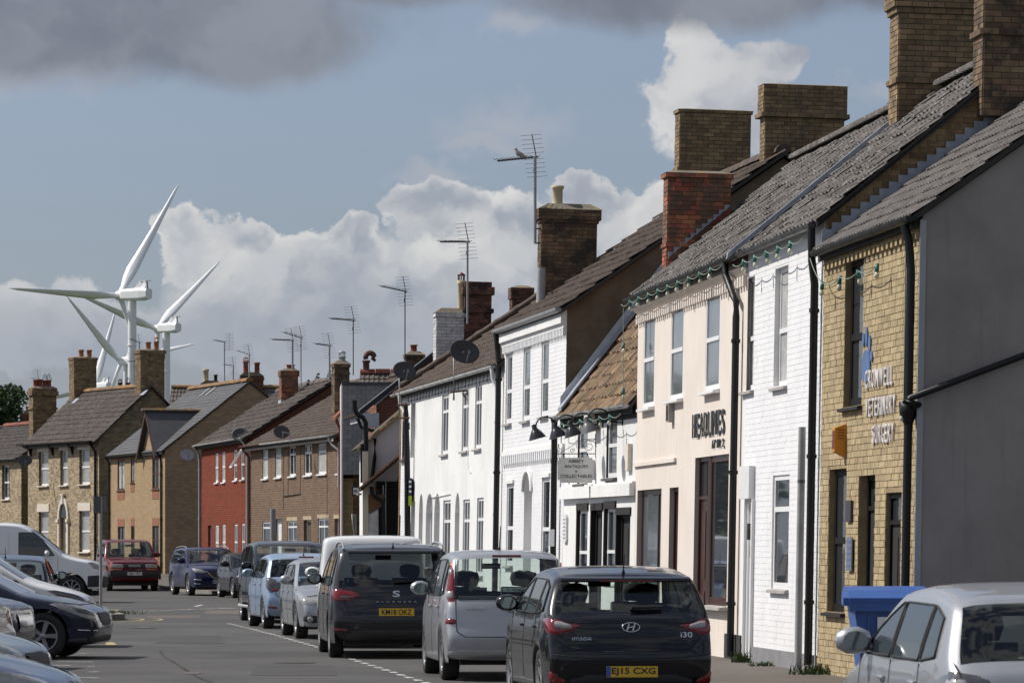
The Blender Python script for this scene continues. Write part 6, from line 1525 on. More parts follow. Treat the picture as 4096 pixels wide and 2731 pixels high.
class Car:
    LV = [0, .35, .65, .82, .91, .96, .985, 1]; DR = [0, .003, .010, .022, .038, .055, .075, .10]
    def __init__(s, name, label, X, Y, head, prof, L, W, H, paint, anchor='rear', cat='car', r=.32, ax=(.80, .80), ws=(6, 7), rw=(11, 12), tumble=.19,
                 belt=None, seats=True, spokes=5, glassrear=True, rails=False, wins=None, z0=0.0, sill=.23, group=None, open_top=False, edge=1.0, rglass=None):
        l0 = prof[-3][0]; h0 = max(p[1] for p in prof)
        s.L, s.W, s.H, s.r, s.paint = L, W, H, r, paint; s.tum = tumble; s.edge = edge
        P0 = [(a * L / l0, b * H / h0) for a, b in prof]
        s.belt = belt or P0[ws[0]][1] * .98
        fwd = Vector((-math.sin(R(head)), math.cos(R(head)), 0)); c = Vector((X, Y, z0)) + fwd * (L / 2 if anchor == 'rear' else -L / 2)
        s.o = thing(name, label, cat, c, (0, 0, R(head)), group)
        # resample the centre line
        st = []; idx = {}
        for i in range(len(P0) - 1):
            a, b = Vector(P0[i]), Vector(P0[i + 1]); pa = Vector(P0[i - 1]) if i else a; pb = Vector(P0[i + 2]) if i + 2 < len(P0) else b
            n = max(1, math.ceil((b - a).length / .07)); idx[i] = len(st)
            k = min((b - a).length / max((b - pa).length, .01), 1); 
            ta = (b - pa) * ((b - a).length / max((b - a).length + (a - pa).length, .01)); tb = (pb - a) * ((b - a).length / max((b - a).length + (pb - b).length, .01))
            for j in range(n):
                t = j / n; h00 = 2 * t ** 3 - 3 * t * t + 1; h10 = t ** 3 - 2 * t * t + t; h01 = -2 * t ** 3 + 3 * t * t; h11 = t ** 3 - t * t
                st.append(a * h00 + ta * h10 + b * h01 + tb * h11)
        idx[len(P0) - 1] = len(st); st.append(Vector(P0[-1])); s.st = st; s.idx = idx; s.P0 = P0
        s.ws = (idx[ws[0]], idx[ws[1]]); s.rw = (idx[rw[0]], idx[rw[1]])
        s.ax = (ax[0], L - ax[1]); N = len(st)
        s.nin = []
        for i in range(N):
            a = st[max(0, i - 1)]; b = st[min(N - 1, i + 1)]; t = (b - a).normalized(); s.nin.append(Vector((t.y, -t.x)))
        # body sheets
        ra = r + .055; L2 = L / 2
        rows = []
        for i in range(N):
            row = []; e = st[i] + s.nin[i] * .10 * edge; We = s.w(e.x, e.y)
            top = [(f * We, st[i] + s.nin[i] * d * edge) for f, d in zip(s.LV, s.DR)]
            bx = min(max(e.x, .12), L - .12); bz = sill
            for axx in s.ax:
                if abs(bx - axx) < ra: bz = max(bz, r + math.sqrt(ra * ra - (bx - axx) ** 2))
            side = []
            for k in range(1, 13):
                t = (k / 12) ** .9; q = Vector((e.x + (bx - e.x) * min(1, t * 1.3), e.y + (min(bz, e.y) - e.y) * t)); side.append((s.w(q.x, q.y), q))
            # turned-in lip
            side.append((max(side[-1][0] - .06, .1), side[-1][1]))
            full = top + side
            row = [(-x, L2 - q.x, q.y) for x, q in reversed(full)] + [(x, L2 - q.x, q.y) for x, q in full[1:]]
            rows.append(row)
        m = len(rows[0]); mid = m // 2; gl = [k for k in range(mid - 4, mid + 4)]
        b = MB(); v = [p for rr in rows for p in rr]; f = []; wsf = []; rwf = []
        for i in range(N - 1):
            for j in range(m - 1):
                q = (i * m + j, (i + 1) * m + j, (i + 1) * m + j + 1, i * m + j + 1)
                if j in gl and s.ws[0] <= i < s.ws[1]: wsf.append(q)
                elif j in gl and s.rw[0] <= i < s.rw[1] and glassrear: rwf.append(q)
                elif open_top and s.ws[1] <= i < s.rw[1] + 0 and mid - 6 <= j < mid + 6: rwf.append(q)
                else: f.append(q)
        b.add(v, f, smooth=True); s.body = b.build('body', SHELL[paint.name], s.o)
        def sub(fs, nm, mat):
            used = sorted(set(i for q in fs for i in q)); mp = {u: k for k, u in enumerate(used)}
            return MB().add([v[u] for u in used], [tuple(mp[i] for i in q) for q in fs], smooth=True).build(nm, mat, s.o)
        if wsf: sub(wsf, 'windscreen', CGLT)
        if rwf: sub(rwf, 'fabric_roof' if open_top else 'rear_window', TRIM if open_top else (rglass or CGLT))
        # underside and arches
        MB().box(-W / 2 + .22, W / 2 - .22, -L2 + .25, L2 - .25, .20, .34).box(-W / 2 + .1, W / 2 - .1, L2 - s.ax[1] + ra + .05, L2 - s.ax[0] - ra - .05, .24, .36).build('underbody', TRIM, s.o)
        ar = MB()
        for axx in s.ax:
            for sd in (-1, 1):
                ar.grid([[(sd * (W / 2 - .05 - .30 * k), L2 - axx + (ra + .004) * math.cos(a), r + (ra + .004) * math.sin(a)) for k in (0, 1)] for a in [math.pi * q / 10 for q in range(11)]])
        ar.build('wheel_arch', TRIM, s.o)['kind'] = 'stuff'
        tm, wm_, rm = wheel_mesh(r, spokes)
        for axx in s.ax:
            for sd in (-1, 1):
                w_ = link('wheel', tm, s.o, (sd * (W / 2 - .125), L2 - axx, r), (0, 0, 0 if sd > 0 else math.pi))
                link('rim', rm, w_); link('rim_well', wm_, w_)
        # cabin
        if seats:
            sb = s.belt
            for sx in (-.37, .37):
                for sy in (.42, -.50) if L > 3.7 else (.3,):
                    zc = sb - .05; se = MB()
                    se.boxm(Matrix.Translation((sx, L2 - s.L * .5 + sy - .1, sb - .20)) @ Matrix.Rotation(R(-10), 4, 'X'), .46, .13, .62)
                    se.lathe([(.001, -.1), (.10, -.09), (.13, 0), (.11, .08), (.001, .11)], Matrix.Translation((sx, L2 - s.L * .5 + sy - .17, min(sb + .22, H - .25))) @ Matrix.Diagonal((1, .5, 1, 1)), 12)
                    se.build('seat', SEAT, s.o)
            y = L2 - st[s.ws[0]].x - .35
            MB().box(-W / 2 + .2, W / 2 - .2, y - .15, y + .3, sb - .25, sb - .02).build('dashboard', SEAT, s.o)
            MB().box(-W / 2 + .15, W / 2 - .15, -L2 + .35, L2 - .5, .34, .40).build('floor', TRIM, s.o)
            tp = st[s.ws[1]]; MB().boxm(Matrix.Translation((0, L2 - tp.x + .05, tp.y - .12)), .24, .03, .07).build('rear_view_mirror', TRIM, s.o)
        for wn in (wins if wins is not None else s.autowins()): s.sidepoly(wn)
        # mirrors, handles, door gaps
        ms = st[s.ws[0]].x + .42; mz = s.belt + .10
        for sd in (-1, 1):
            wv = s.w(ms, mz); hs = MB().lathe([(.001, -.125), (.05, -.11), (.085, -.05), (.09, .03), (.06, .10), (.001, .12)], Matrix.Translation((sd * (wv + .13), L2 - ms, mz)) @ Matrix.Rotation(R(90), 4, 'Y') @ Matrix.Diagonal((1, .85, 1, 1)), 14)
            hs.tube([(sd * (wv - .02), L2 - ms, mz - .05), (sd * (wv + .08), L2 - ms, mz - .03)], .028, 6)
            h_ = hs.build('wing_mirror', paint, s.o)
            MB().add([(sd * (wv + .13) + .085 * math.cos(a), L2 - ms - .078, mz + .065 * math.sin(a)) for a in [k * math.pi / 6 for k in range(12)]], [tuple(range(12))]).build('mirror_glass', M('mirror_glass', (.30, .36, .36), .05, metal=.8, var=0), h_)
        if rails:
            for sd in (-1, 1):
                pts = []
                i0, i1 = s.ws[1] + 2, s.rw[0]
                for i in range(i0, i1 + 1, 2):
                    e = st[i] + s.nin[i] * .05; f_ = min(1, (i - i0) / 3, (i1 - i) / 3); pts.append((sd * (s.w(e.x, e.y) * .93), L2 - e.x, e.y + .015 + .05 * f_))
                MB().tube(pts, .017, 6).build('roof_rail', METAL, s.o)
        s.doorlines()
    def w(s, x, z):
        L, W, H = s.L, s.W, s.H; k = 1.0
        if x < 1.0: k -= .15 * ((1.0 - x) / 1.0) ** 2.4
        if x > L - .75: k -= .075 * ((x - L + .75) / .75) ** 2
        zb = s.belt
        if z < .5: t = .955 + .045 * max(z, 0) / .5
        elif z < zb: t = 1.0 - .03 * max(0, (z - .62) / max(zb - .62, .05)) ** 1.5
        else: t = .97 - s.tum * ((z - zb) / (H - zb)) ** 1.15
        return W / 2 * k * t
    def sp(s, x, z, sd, off=.005): return (sd * (s.w(x, z) + off), s.L / 2 - x, z)
    def topz(s, x):
        for a, b in zip(s.st[:-1], s.st[1:]):
            if a.x <= x <= b.x and b.x > a.x and a.y > .5: return a.y + (b.y - a.y) * (x - a.x) / (b.x - a.x)
        return s.H
    def autowins(s):
        zb = s.belt; a = s.st[s.ws[0]].x; t0 = s.st[s.ws[1]].x; r0 = s.st[s.rw[0]].x; r1 = s.st[s.rw[1]].x; g = .10; T = lambda x: s.topz(x) - .115
        m1 = a + (r1 - a) * .40; m2 = a + (r1 - a) * .72
        x0 = a + .28
        w1 = [(x0, zb + .02), (m1 - .03, zb + .02), (m1 - .03, T(m1)), (t0 + .25, T(t0 + .25)), (t0 - .02, T(t0) - .03), (a + .55, T(a + .55) + .0)]
        w2 = [(m1 + .03, zb + .02), (m2 - .03, zb + .02), (m2 - .02, T(m2)), (m1 + .03, T(m1))]
        w3 = [(m2 + .03, zb + .02), (r1 - .38, zb + .05), (r0 - .16, T(r0 - .16) - .03), (m2 + .03, T(m2))]
        return [w1, w2, w3]
    def sidepoly(s, pl, mat=None, name='side_window', off=.006):
        for sd in (-1, 1):
            n = len(pl); cx = sum(p[0] for p in pl) / n; cz = sum(p[1] for p in pl) / n
            mb = MB(); v = [s.sp(cx, cz, sd, off)]; f = []; ring = []
            for i in range(n):
                a, b = pl[i], pl[(i + 1) % n]
                for k in range(4): ring.append((a[0] + (b[0] - a[0]) * k / 4, a[1] + (b[1] - a[1]) * k / 4))
            midr = [((x + cx) / 2, (z + cz) / 2) for x, z in ring]; m = len(ring)
            v += [s.sp(x, z, sd, off) for x, z in midr] + [s.sp(x, z, sd, off) for x, z in ring]
            for i in range(m): f.append((0, 1 + i, 1 + (i + 1) % m)); f.append((1 + i, 1 + m + i, 1 + m + (i + 1) % m, 1 + (i + 1) % m))
            mb.add(v, f, smooth=True); w_ = mb.build(name, mat or CGL, s.o)
            if mat is None: MB().tube([s.sp(x, z, sd, off) for x, z in ring + ring[:1]], .009, 4).build('window_seal', TRIM, w_)
    def doorlines(s):
        zb = s.belt; a = s.st[s.ws[0]].x; r1 = s.st[s.rw[1]].x; m1 = a + (r1 - a) * .40; m2 = a + (r1 - a) * .72
        for sd in (-1, 1):
            ln = MB()
            for x, z0 in ((a + .12, s.sill_()), (m1, s.sill_()), (m2, s.ax_clear())):
                ln.tube([s.sp(x + .0, z0 + (zb - z0) * k / 5, sd, -.001) for k in range(6)], .0055, 4, caps=False)
            ln.build('door_gap', TRIM, s.o)['kind'] = 'stuff'
            for x in (m1 - .22, m2 - .12):
                MB().tube([s.sp(x - .09, zb - .12, sd, .01), s.sp(x, zb - .115, sd, .028), s.sp(x + .09, zb - .12, sd, .01)], .014, 6).build('door_handle', s.paint, s.o)
    def sill_(s): return .32
    def ax_clear(s): return s.r * 2 + .10
    def surf(s, q, z, end):
        """point on the front or rear face at lateral arc q and height z, wrapping round the corner"""
        st = s.st; rng = range(s.rw[0], len(st) - 1) if end == 'rear' else range(s.ws[1], 0, -1); i_ = None
        for i in rng:
            j = i + 1 if end == 'rear' else i - 1
            a, b = st[i], st[j]
            if min(a.y, b.y) - 1e-6 <= z <= max(a.y, b.y) + 1e-6 and abs(a.y - b.y) > 1e-6: i_ = (a, b); break
        if i_ is None: a = b = st[s.rw[0] if end == 'rear' else s.ws[1]]; sx = a.x
        else: a, b = i_; sx = a.x + (b.x - a.x) * (z - a.y) / (b.y - a.y)
        sg = -1 if end == 'rear' else 1; ed = .10 * s.edge
        We = s.w(sx + sg * ed, z); aq = abs(q)
        if aq <= We:
            f = aq / We
            for k in range(len(s.LV) - 1):
                if s.LV[k] <= f <= s.LV[k + 1] + 1e-9:
                    d = s.DR[k] + (s.DR[k + 1] - s.DR[k]) * (f - s.LV[k]) / (s.LV[k + 1] - s.LV[k]); break
            return Vector((q, s.L / 2 - (sx + sg * d * s.edge), z))
        x = sx + sg * (ed + aq - We); return Vector((math.copysign(s.w(x, z), q), s.L / 2 - x, z))
    def nrm(s, q, z, end):
        d = .01; a = s.surf(q + d, z, end) - s.surf(q - d, z, end); b = s.surf(q, z + d, end) - s.surf(q, z - d, end)
        n = a.cross(b).normalized(); ref = Vector((q * .2, -1 if end == 'rear' else 1, .2))
        return n if n.dot(ref) > 0 else -n
    def patch(s, pts, name, mat, end='rear', off=.010, both=True, rows=4, parent=None, thick=True):
        """pts: (q, z_low, z_high) from the middle outward"""
        out = []
        for sg in ((1, -1) if both else (1,)):
            cols = []
            for a, b in zip(pts[:-1], pts[1:]):
                for k in range(5): cols.append(tuple(a[i] + (b[i] - a[i]) * k / 5 for i in range(3)))
            cols.append(pts[-1]); g = []
            for q, z0, z1 in cols:
                col = []
                for k in range(rows + 1):
                    z = z0 + (z1 - z0) * k / rows; n = s.nrm(sg * q, z, end)
                    e = off if 0 < k < rows else -.004
                    col.append(s.surf(sg * q, z, end) + n * e)
                g.append(col)
            if pts[0][0] > 0: g[0] = [p - s.nrm(sg * cols[0][0], p.z, end) * (off + .004) for p in g[0]]
            out.append(MB().grid(g).build(name, mat, parent or s.o))
        return out
    def line(s, path, r=.006, end='rear', mat=None, name='shut_line', both=False):
        mb = MB()
        for sg in ((1, -1) if both else (1,)):
            pts = []
            for a, b in zip(path[:-1], path[1:]):
                for k in range(5): pts.append((a[0] + (b[0] - a[0]) * k / 5, a[1] + (b[1] - a[1]) * k / 5))
            pts.append(path[-1]); mb.tube([s.surf(sg * q, z, end) for q, z in pts], r, 4)
        o = mb.build(name, mat or TRIM, s.o)
        if both: o['kind'] = 'stuff'
        return o
    def frame(s, q, z, end, off=.012, tilt=None):
        p = s.surf(q, z, end); n = s.nrm(q, z, end) + Vector((0, 0, 0)); 
        if tilt is not None: n = Vector((0, -1 if end == 'rear' else 1, tilt)).normalized()
        p = p + n * off; up = Vector((0, 0, 1)); x = up.cross(n).normalized(); y = n.cross(x)
        return Matrix(((x.x, y.x, n.x, p.x), (x.y, y.y, n.y, p.y), (x.z, y.z, n.z, p.z), (0, 0, 0, 1)))
    def plate(s, q, z, end, txt, off=.02, eu=True, shown=None):
        Mx = s.frame(q, z, end, off, tilt=.05); pl = MB().boxm(Mx, .52, .111, .012).build('number_plate', PLY if end == 'rear' else PLW, s.o)
        Mt = Mx @ Matrix.Translation((.015 if eu else 0, 0, .007))
        fit_text(txt, 'plate_text', .44 if len(txt) > 5 else .2, .079, .003, BLK, pl, Mt if len(txt) > 5 else Mt @ Matrix.Translation((-.12, 0, 0)), bold=.012)
        if eu: MB().boxm(Mx @ Matrix.Translation((-.238, 0, .0075)), .042, .105, .002).build('blue_band', EUB, pl)
        return pl
    def word(s, txt, q, z, end, w, h, mat=None, bold=.01, off=.012, spacing=1.0):
        return fit_text(txt, 'badge_lettering', w, h, .006, mat or CHROME, s.o, s.frame(q, z, end, off), bold, spacing)
    def aerial(s, f=.88, h=.16, lean=.6):
        i = s.ws[1] + int((s.rw[0] - s.ws[1]) * f); p = s.st[i]; b = Vector((0, s.L / 2 - p.x, p.y - .005))
        MB().tube([b, b + Vector((0, -.02, .04)), b + Vector((0, -.03 - h * lean * .5, h))], [.022, .008, .004], 6).build('roof_aerial', TRIM, s.o)
    def wiper(s, q0, z0, q1, z1):
        a = s.surf(q0, z0, 'rear') + s.nrm(q0, z0, 'rear') * .03; b = s.surf(q1, z1, 'rear') + s.nrm(q1, z1, 'rear') * .03; m = (a + b) / 2
        MB().tube([a, m, b], [.022, .014, .010], 6).build('rear_wiper', TRIM, s.o)

P_BLK = PAINT('black_car_paint', (.005, .0055, .008), .0, .22); P_DGR = PAINT('anthracite_car_paint', (.020, .020, .025), .2, .3); P_SIL = PAINT('silver_car_paint', (.40, .41, .43), .55, .38)
P_SILB = PAINT('cool_silver_paint', (.33, .35, .38), .5, .35); P_LBL = PAINT('ice_blue_paint', (.29, .38, .52), .4, .38); P_NAVY = PAINT('navy_car_paint', (.008, .012, .032), .1, .25)
P_WHT = PAINT('white_van_paint', (.74, .75, .76), 0, .4); P_BLU = PAINT('bright_indigo_paint', (.008, .009, .06), .2, .28); P_RED = PAINT('maroon_paint', (.12, .008, .012), .1, .35)
P_MINI = PAINT('mini_dark_blue', (.006, .007, .018), .2, .3); P_SBL = PAINT('steel_blue_paint', (.04, .075, .16), .4, .35); P_WH2 = PAINT('white_car_paint', (.72, .72, .71), 0, .35)

# 1 black hatchback, nearest on the right
c = Car('black_hatchback', 'black hatchback parked nearest on the right with yellow rear plate EJ15 CXG', 1.20, 40.0, 6.5, HATCH, 4.30, 1.73, 1.47, P_BLK, r=.32, ax=(.85, .80), belt=.97, tumble=.21)
c.patch([(.50, .875, .885), (.60, .82, .90), (.74, .775, .945), (.90, .80, .965), (1.04, .87, .955)], 'tail_light', LENSR)
c.patch([(.58, .845, .885), (.70, .84, .925), (.76, .85, .93)], 'reversing_lens', LENSC, off=.016)
c.patch([(.66, .30, .33), (.73, .27, .37), (.82, .29, .44)], 'rear_reflector', LENSR)
c.plate(.0, .42, 'rear', 'EJ15 CXG'); c.line([(-.80, 1.0), (-.74, .80), (-.62, .66), (-.3, .62), (.3, .62), (.62, .66), (.74, .80), (.80, 1.0)])
c.line([(-.84, .60), (-.5, .56), (0, .55), (.5, .56), (.84, .60)], r=.006)
c.patch([(0, .24, .40), (.45, .24, .40), (.62, .25, .34)], 'lower_bumper', PLAS)
c.word('HYUNDAI', -.50, .745, 'rear', .19, .035); c.word('i30', .56, .785, 'rear', .12, .055)
T = c.frame(0.0, .86, 'rear', .014); bd = MB(); bd.tube([T @ Vector((.088 * math.cos(a), .047 * math.sin(a), 0)) for a in [k * math.pi / 12 for k in range(25)]], .007, 6)
for dx in (-.030, .030): bd.tube([T @ Vector((dx - .012, -.036, 0)), T @ Vector((dx + .012, .036, 0))], .009, 5)
bd.tube([T @ Vector((-.035, -.008, 0)), T @ Vector((.035, .008, 0))], .009, 5); bd.build('badge', CHROME, c.o)
c.wiper(.02, 1.035, .34, 1.045); c.aerial(.95, .20, .5)
MB().grid([[c.surf(q, z, 'rear') + Vector((0, dy, dz)) for q in (-.66, -.4, 0, .4, .66)] for z, dy, dz in ((1.355, -.0, .012), (1.345, -.10, .008), (1.325, -.13, -.005), (1.32, -.04, -.01))]).build('roof_spoiler', P_BLK, c.o)
MB().boxm(Matrix.Translation(c.surf(0, 1.325, 'rear') + Vector((0, -.135, .0))), .56, .01, .014).build('brake_light', LENSR, c.o)
# 2 silver saloon bottom right
c = Car('silver_hatchback', 'silver hatchback cut off by the bottom right corner with a green tinted door mirror', 3.42, 23.4, 5.0, HATCH, 4.25, 1.76, 1.46, P_SIL, r=.32, ax=(.85, .80), belt=.97)
c.patch([(.60, .84, .90), (.68, .74, .93), (.80, .70, .95), (.95, .74, .94), (1.06, .82, .91)], 'tail_light', LENSD)
c.patch([(.72, .80, .91), (.88, .78, .92)], 'lens', LENSC, off=.016)
c.line([(-.80, 1.0), (-.70, .72), (0, .64), (.70, .72), (.80, 1.0)]); c.plate(0, .75, 'rear', 'AE57 LKN') if False else None; c.wiper(0, 1.04, .35, 1.06)
# 3 silver compact people carrier
c = Car('silver_people_carrier', 'silver compact people carrier with tall upright tail lamps behind the black hatchback', -.03, 49.3, 6.0, MPV, 4.05, 1.61, 1.62, P_SIL, r=.31, ax=(.75, .72), belt=1.03, tumble=.17)
c.patch([(.655, .985, 1.50), (.73, .985, 1.50), (.77, .99, 1.44)], 'tail_light', LENSR); c.patch([(.665, 1.31, 1.40), (.74, 1.31, 1.40)], 'lens', LENSC, off=.016); c.patch([(.665, 1.02, 1.13), (.76, 1.02, 1.13)], 'lens', LENSC, off=.016); c.patch([(.67, 1.41, 1.47), (.73, 1.41, 1.47)], 'indicator_lens', LENSO, off=.015)
c.patch([(.65, .70, .78), (.80, .70, .78)], 'rear_reflector', LENSR)
c.patch([(.0, 1.0, 1.06), (.62, 1.0, 1.06)], 'glass_edge', CGL, both=True); c.line([(-.64, 1.50), (-.655, 1.0), (-.65, .62), (-.55, .55), (.55, .55), (.65, .62), (.655, 1.0), (.64, 1.5)])
c.word('VAUXHALL', -.42, .90, 'rear', .25, .03); T = c.frame(.03, .93, 'rear', .012)
MB().lathe([(.001, .006), (.05, .006), (.075, .012), (.082, 0)], T, 20).tube([T @ Vector((-.05, -.01, .012)), T @ Vector((0, .03, .016)), T @ Vector((.05, .01, .012))], .008, 5).build('badge', METAL, c.o)
MB().boxm(Matrix.Translation(c.surf(0, 1.545, 'rear') + Vector((0, -.015, 0))), .36, .02, .03).build('brake_light', LENSR, c.o)
c.patch([(0, .27, .40), (.6, .27, .40), (.75, .28, .38)], 'lower_bumper', P_SIL); c.wiper(.15, 1.09, .5, 1.11); c.aerial(.55, .30, .9)
MB().boxm(Matrix.Translation(c.surf(.12, 1.13, 'rear') + Vector((0, .06, 0))), .36, .01, .055).build('window_card', M('pale_green_card', (.42, .58, .50), .6), c.o)
fit_text('L Davy', 'card_text', .24, .035, .003, BLK, c.o, Matrix.Translation(c.surf(.12, 1.13, 'rear') + Vector((0, .052, 0))) @ Matrix.Rotation(R(90), 4, 'X'))
# 4 anthracite people carrier
c = Car('anthracite_people_carrier', 'large anthracite people carrier with roof rails and yellow rear plate KM18 OKZ', -1.72, 59.0, 5.6, MPV, 4.85, 1.91, 1.70, P_DGR, r=.335, ax=(.95, .90), belt=1.06, tumble=.17, rails=True, rglass=CGLD)
c.patch([(.52, .93, .96), (.66, .86, 1.01), (.82, .84, 1.03), (.98, .86, 1.04)], 'tail_light', LENSR); c.patch([(.60, .895, .925), (.80, .88, .93)], 'lens', LENSD, off=.016)
c.patch([(.70, .41, .45), (.90, .41, .45)], 'rear_reflector', LENSR); c.plate(.02, .69, 'rear', 'KM18 OKZ', eu=False)
c.word('ALHAMBRA', .02, .84, 'rear', .60, .022, bold=0, spacing=2.2); c.word('S', .02, .955, 'rear', .11, .10, bold=.03)
c.line([(-.78, 1.04), (-.70, .66), (-.6, .57), (.6, .57), (.70, .66), (.78, 1.04)]); c.line([(-.9, .50), (0, .485), (.9, .50)], r=.009, mat=PLAS)
c.patch([(0, .28, .44), (.5, .28, .44), (.72, .28, .37)], 'lower_bumper', PLAS); c.wiper(.0, 1.12, .42, 1.14); c.aerial(.95, .08, 1.0)
MB().grid([[c.surf(q, z, 'rear') + Vector((0, dy, dz)) for q in (-.68, -.4, 0, .4, .68)] for z, dy, dz in ((1.60, 0, .012), (1.585, -.12, .006), (1.56, -.14, -.008), (1.56, -.04, -.012))]).build('roof_spoiler', P_DGR, c.o)
# 5 small white van
c = Car('white_van', 'small white panel van mostly hidden behind the anthracite people carrier', -2.27, 65.0, 2.5, VAN, 4.4, 1.80, 1.83, P_WHT, r=.32, ax=(.9, .85), belt=1.12, tumble=.09, glassrear=False, wins=[[(1.35, 1.16), (2.15, 1.16), (2.15, 1.62), (1.85, 1.62)]], cat='van', seats=False)
# 6 silver hatch facing us
c = Car('silver_saloon', 'mid silver car facing the camera between the white van and the ice blue hatchback', -2.90, 71.0, 188.5, HATCH, 4.30, 1.78, 1.44, P_SILB, anchor='front', r=.325, ax=(.85, .85), belt=.95, spokes=7)
c.patch([(.50, .62, .72), (.62, .60, .74), (.80, .61, .75), (.94, .64, .745)], 'headlight', LENSC, 'front'); c.patch([(0, .30, .70), (.24, .32, .70), (.32, .40, .70)], 'grille', PLAS, 'front')
c.patch([(.50, .30, .42), (.62, .28, .44), (.80, .31, .43)], 'fog_lamp_recess', PLAS, 'front'); c.plate(0, .45, 'front', 'AK06 HVD') if False else None
for sd in (-1, 1): MB().lathe([(.001, .02), (.05, .015), (.055, 0)], c.frame(.68 * sd, .36, 'front', .012), 14).build('fog_lamp', LENSC, c.o)
c.line([(-.72, .76), (-.4, .80), (0, .82), (.4, .80), (.72, .76)], end='front')
# 7 ice blue hatchback
c = Car('ice_blue_hatchback', 'ice blue small hatchback seen from behind with black tinted rear window', -4.06, 79.6, 10, HATCH, 3.9, 1.70, 1.51, P_LBL, r=.30, ax=(.72, .68), belt=1.0, tumble=.19, rglass=CGLD)
c.patch([(.50, .86, .88), (.60, .74, .98), (.74, .72, 1.03), (.86, .82, 1.03)], 'tail_light', LENSD); c.patch([(.56, .76, .82), (.70, .74, .80)], 'lens', LENSR, off=.016); c.patch([(.60, .40, .45), (.78, .41, .46)], 'rear_reflector', LENSR)
c.patch([(0, .26, .36), (.5, .26, .36)], 'lower_bumper', PLAS); c.word('YARIS', -.36, .87, 'rear', .16, .035, mat=TRIM); c.line([(-.72, 1.0), (-.62, .66), (-.5, .60), (.5, .60), (.62, .66), (.72, 1.0)])
MB().boxm(Matrix.Translation(c.surf(.02, 1.42, 'rear') + Vector((0, -.02, .01))), .30, .02, .03).build('brake_light', LENSR, c.o); c.wiper(.0, 1.06, .34, 1.07); c.aerial(.85, .20, .3)
# 8 black off-roader facing us
c = Car('black_off_roader', 'tall black off-roader facing the camera with silver side step beyond the ice blue hatchback', -4.50, 85.2, 190, SUV, 4.6, 1.82, 1.76, P_BLK, anchor='front', r=.38, ax=(.85, .9), belt=1.12, tumble=.15, sill=.40)
c.patch([(.58, .78, .90), (.70, .76, .93), (.90, .77, .94), (1.05, .80, .93)], 'headlight', LENSC, 'front'); c.patch([(.78, .80, .90), (.98, .81, .90)], 'indicator', LENSO, 'front', off=.016); c.patch([(0, .5, .88), (.45, .5, .88)], 'grille', PLAS, 'front')
for sd in (-1, 1): MB().tube([(sd * .93, 1.0, .36), (sd * .96, .8, .34), (sd * .96, -1.0, .34), (sd * .93, -1.1, .36)], .035, 8).build('side_step', M('silver_step', (.5, .5, .5), .4, metal=.3), c.o)
# 9 mini convertible
c = Car('dark_blue_convertible', 'small dark blue convertible with black fabric roof and round headlamps', -7.80, 124.5, 194, HATCH, 3.70, 1.68, 1.41, P_MINI, anchor='front', r=.31, ax=(.62, .60), belt=.97, tumble=.15, open_top=True)
for sd in (-1, 1):
    Tm = c.frame(.58 * sd, .70, 'front', .01); h_ = MB().lathe([(.001, .05), (.07, .045), (.115, .01), (.13, -.01)], Tm, 18).build('headlight', LENSC, c.o)
    MB().tube([Tm @ Vector((.125 * math.cos(a), .125 * math.sin(a), .005)) for a in [k * math.pi / 10 for k in range(21)]], .012, 5).build('chrome_ring', CHROME, h_)
c.patch([(0, .50, .66), (.3, .50, .66), (.36, .55, .63)], 'grille', CHROME, 'front'); c.patch([(0, .25, .40), (.45, .25, .40)], 'lower_bumper', PLAS, 'front')
# 10 indigo crossover
c = Car('indigo_crossover', 'indigo crossover with chrome V grille and roof rails facing the camera', -9.50, 130.2, 196, SUV, 4.38, 1.83, 1.59, P_BLU, anchor='front', r=.35, ax=(.9, .85), belt=1.04, tumble=.18, rails=True, sill=.28)
c.patch([(.44, .74, .80), (.60, .73, .86), (.80, .76, .90), (.95, .82, .91)], 'headlight', LENSC, 'front'); c.patch([(0, .42, .80), (.22, .50, .80), (.40, .66, .80)], 'grille', PLAS, 'front'); c.patch([(0, .24, .34), (.6, .24, .34)], 'lower_bumper', PLAS, 'front')
for sd in (-1, 1): MB().tube([c.surf(sd * q, z, 'front') + Vector((0, .02, 0)) for q, z in ((.46, .82), (.36, .72), (.24, .60), (.10, .555))], .018, 6).build('chrome_grille_bar', CHROME, c.o)
c.patch([(.62, .36, .41), (.86, .38, .42)], 'fog_lamp', LENSC, 'front'); c.patch([(.60, .50, .53), (.88, .53, .55)], 'running_light', WPVC, 'front')
Tm = c.frame(0, .70, 'front', .02); MB().lathe([(.055, 0), (.065, .012), (.078, 0)], Tm, 18).boxm(Tm, .17, .03, .015).build('badge', CHROME, c.o); c.plate(-.0, .46, 'front', 'M2 R')
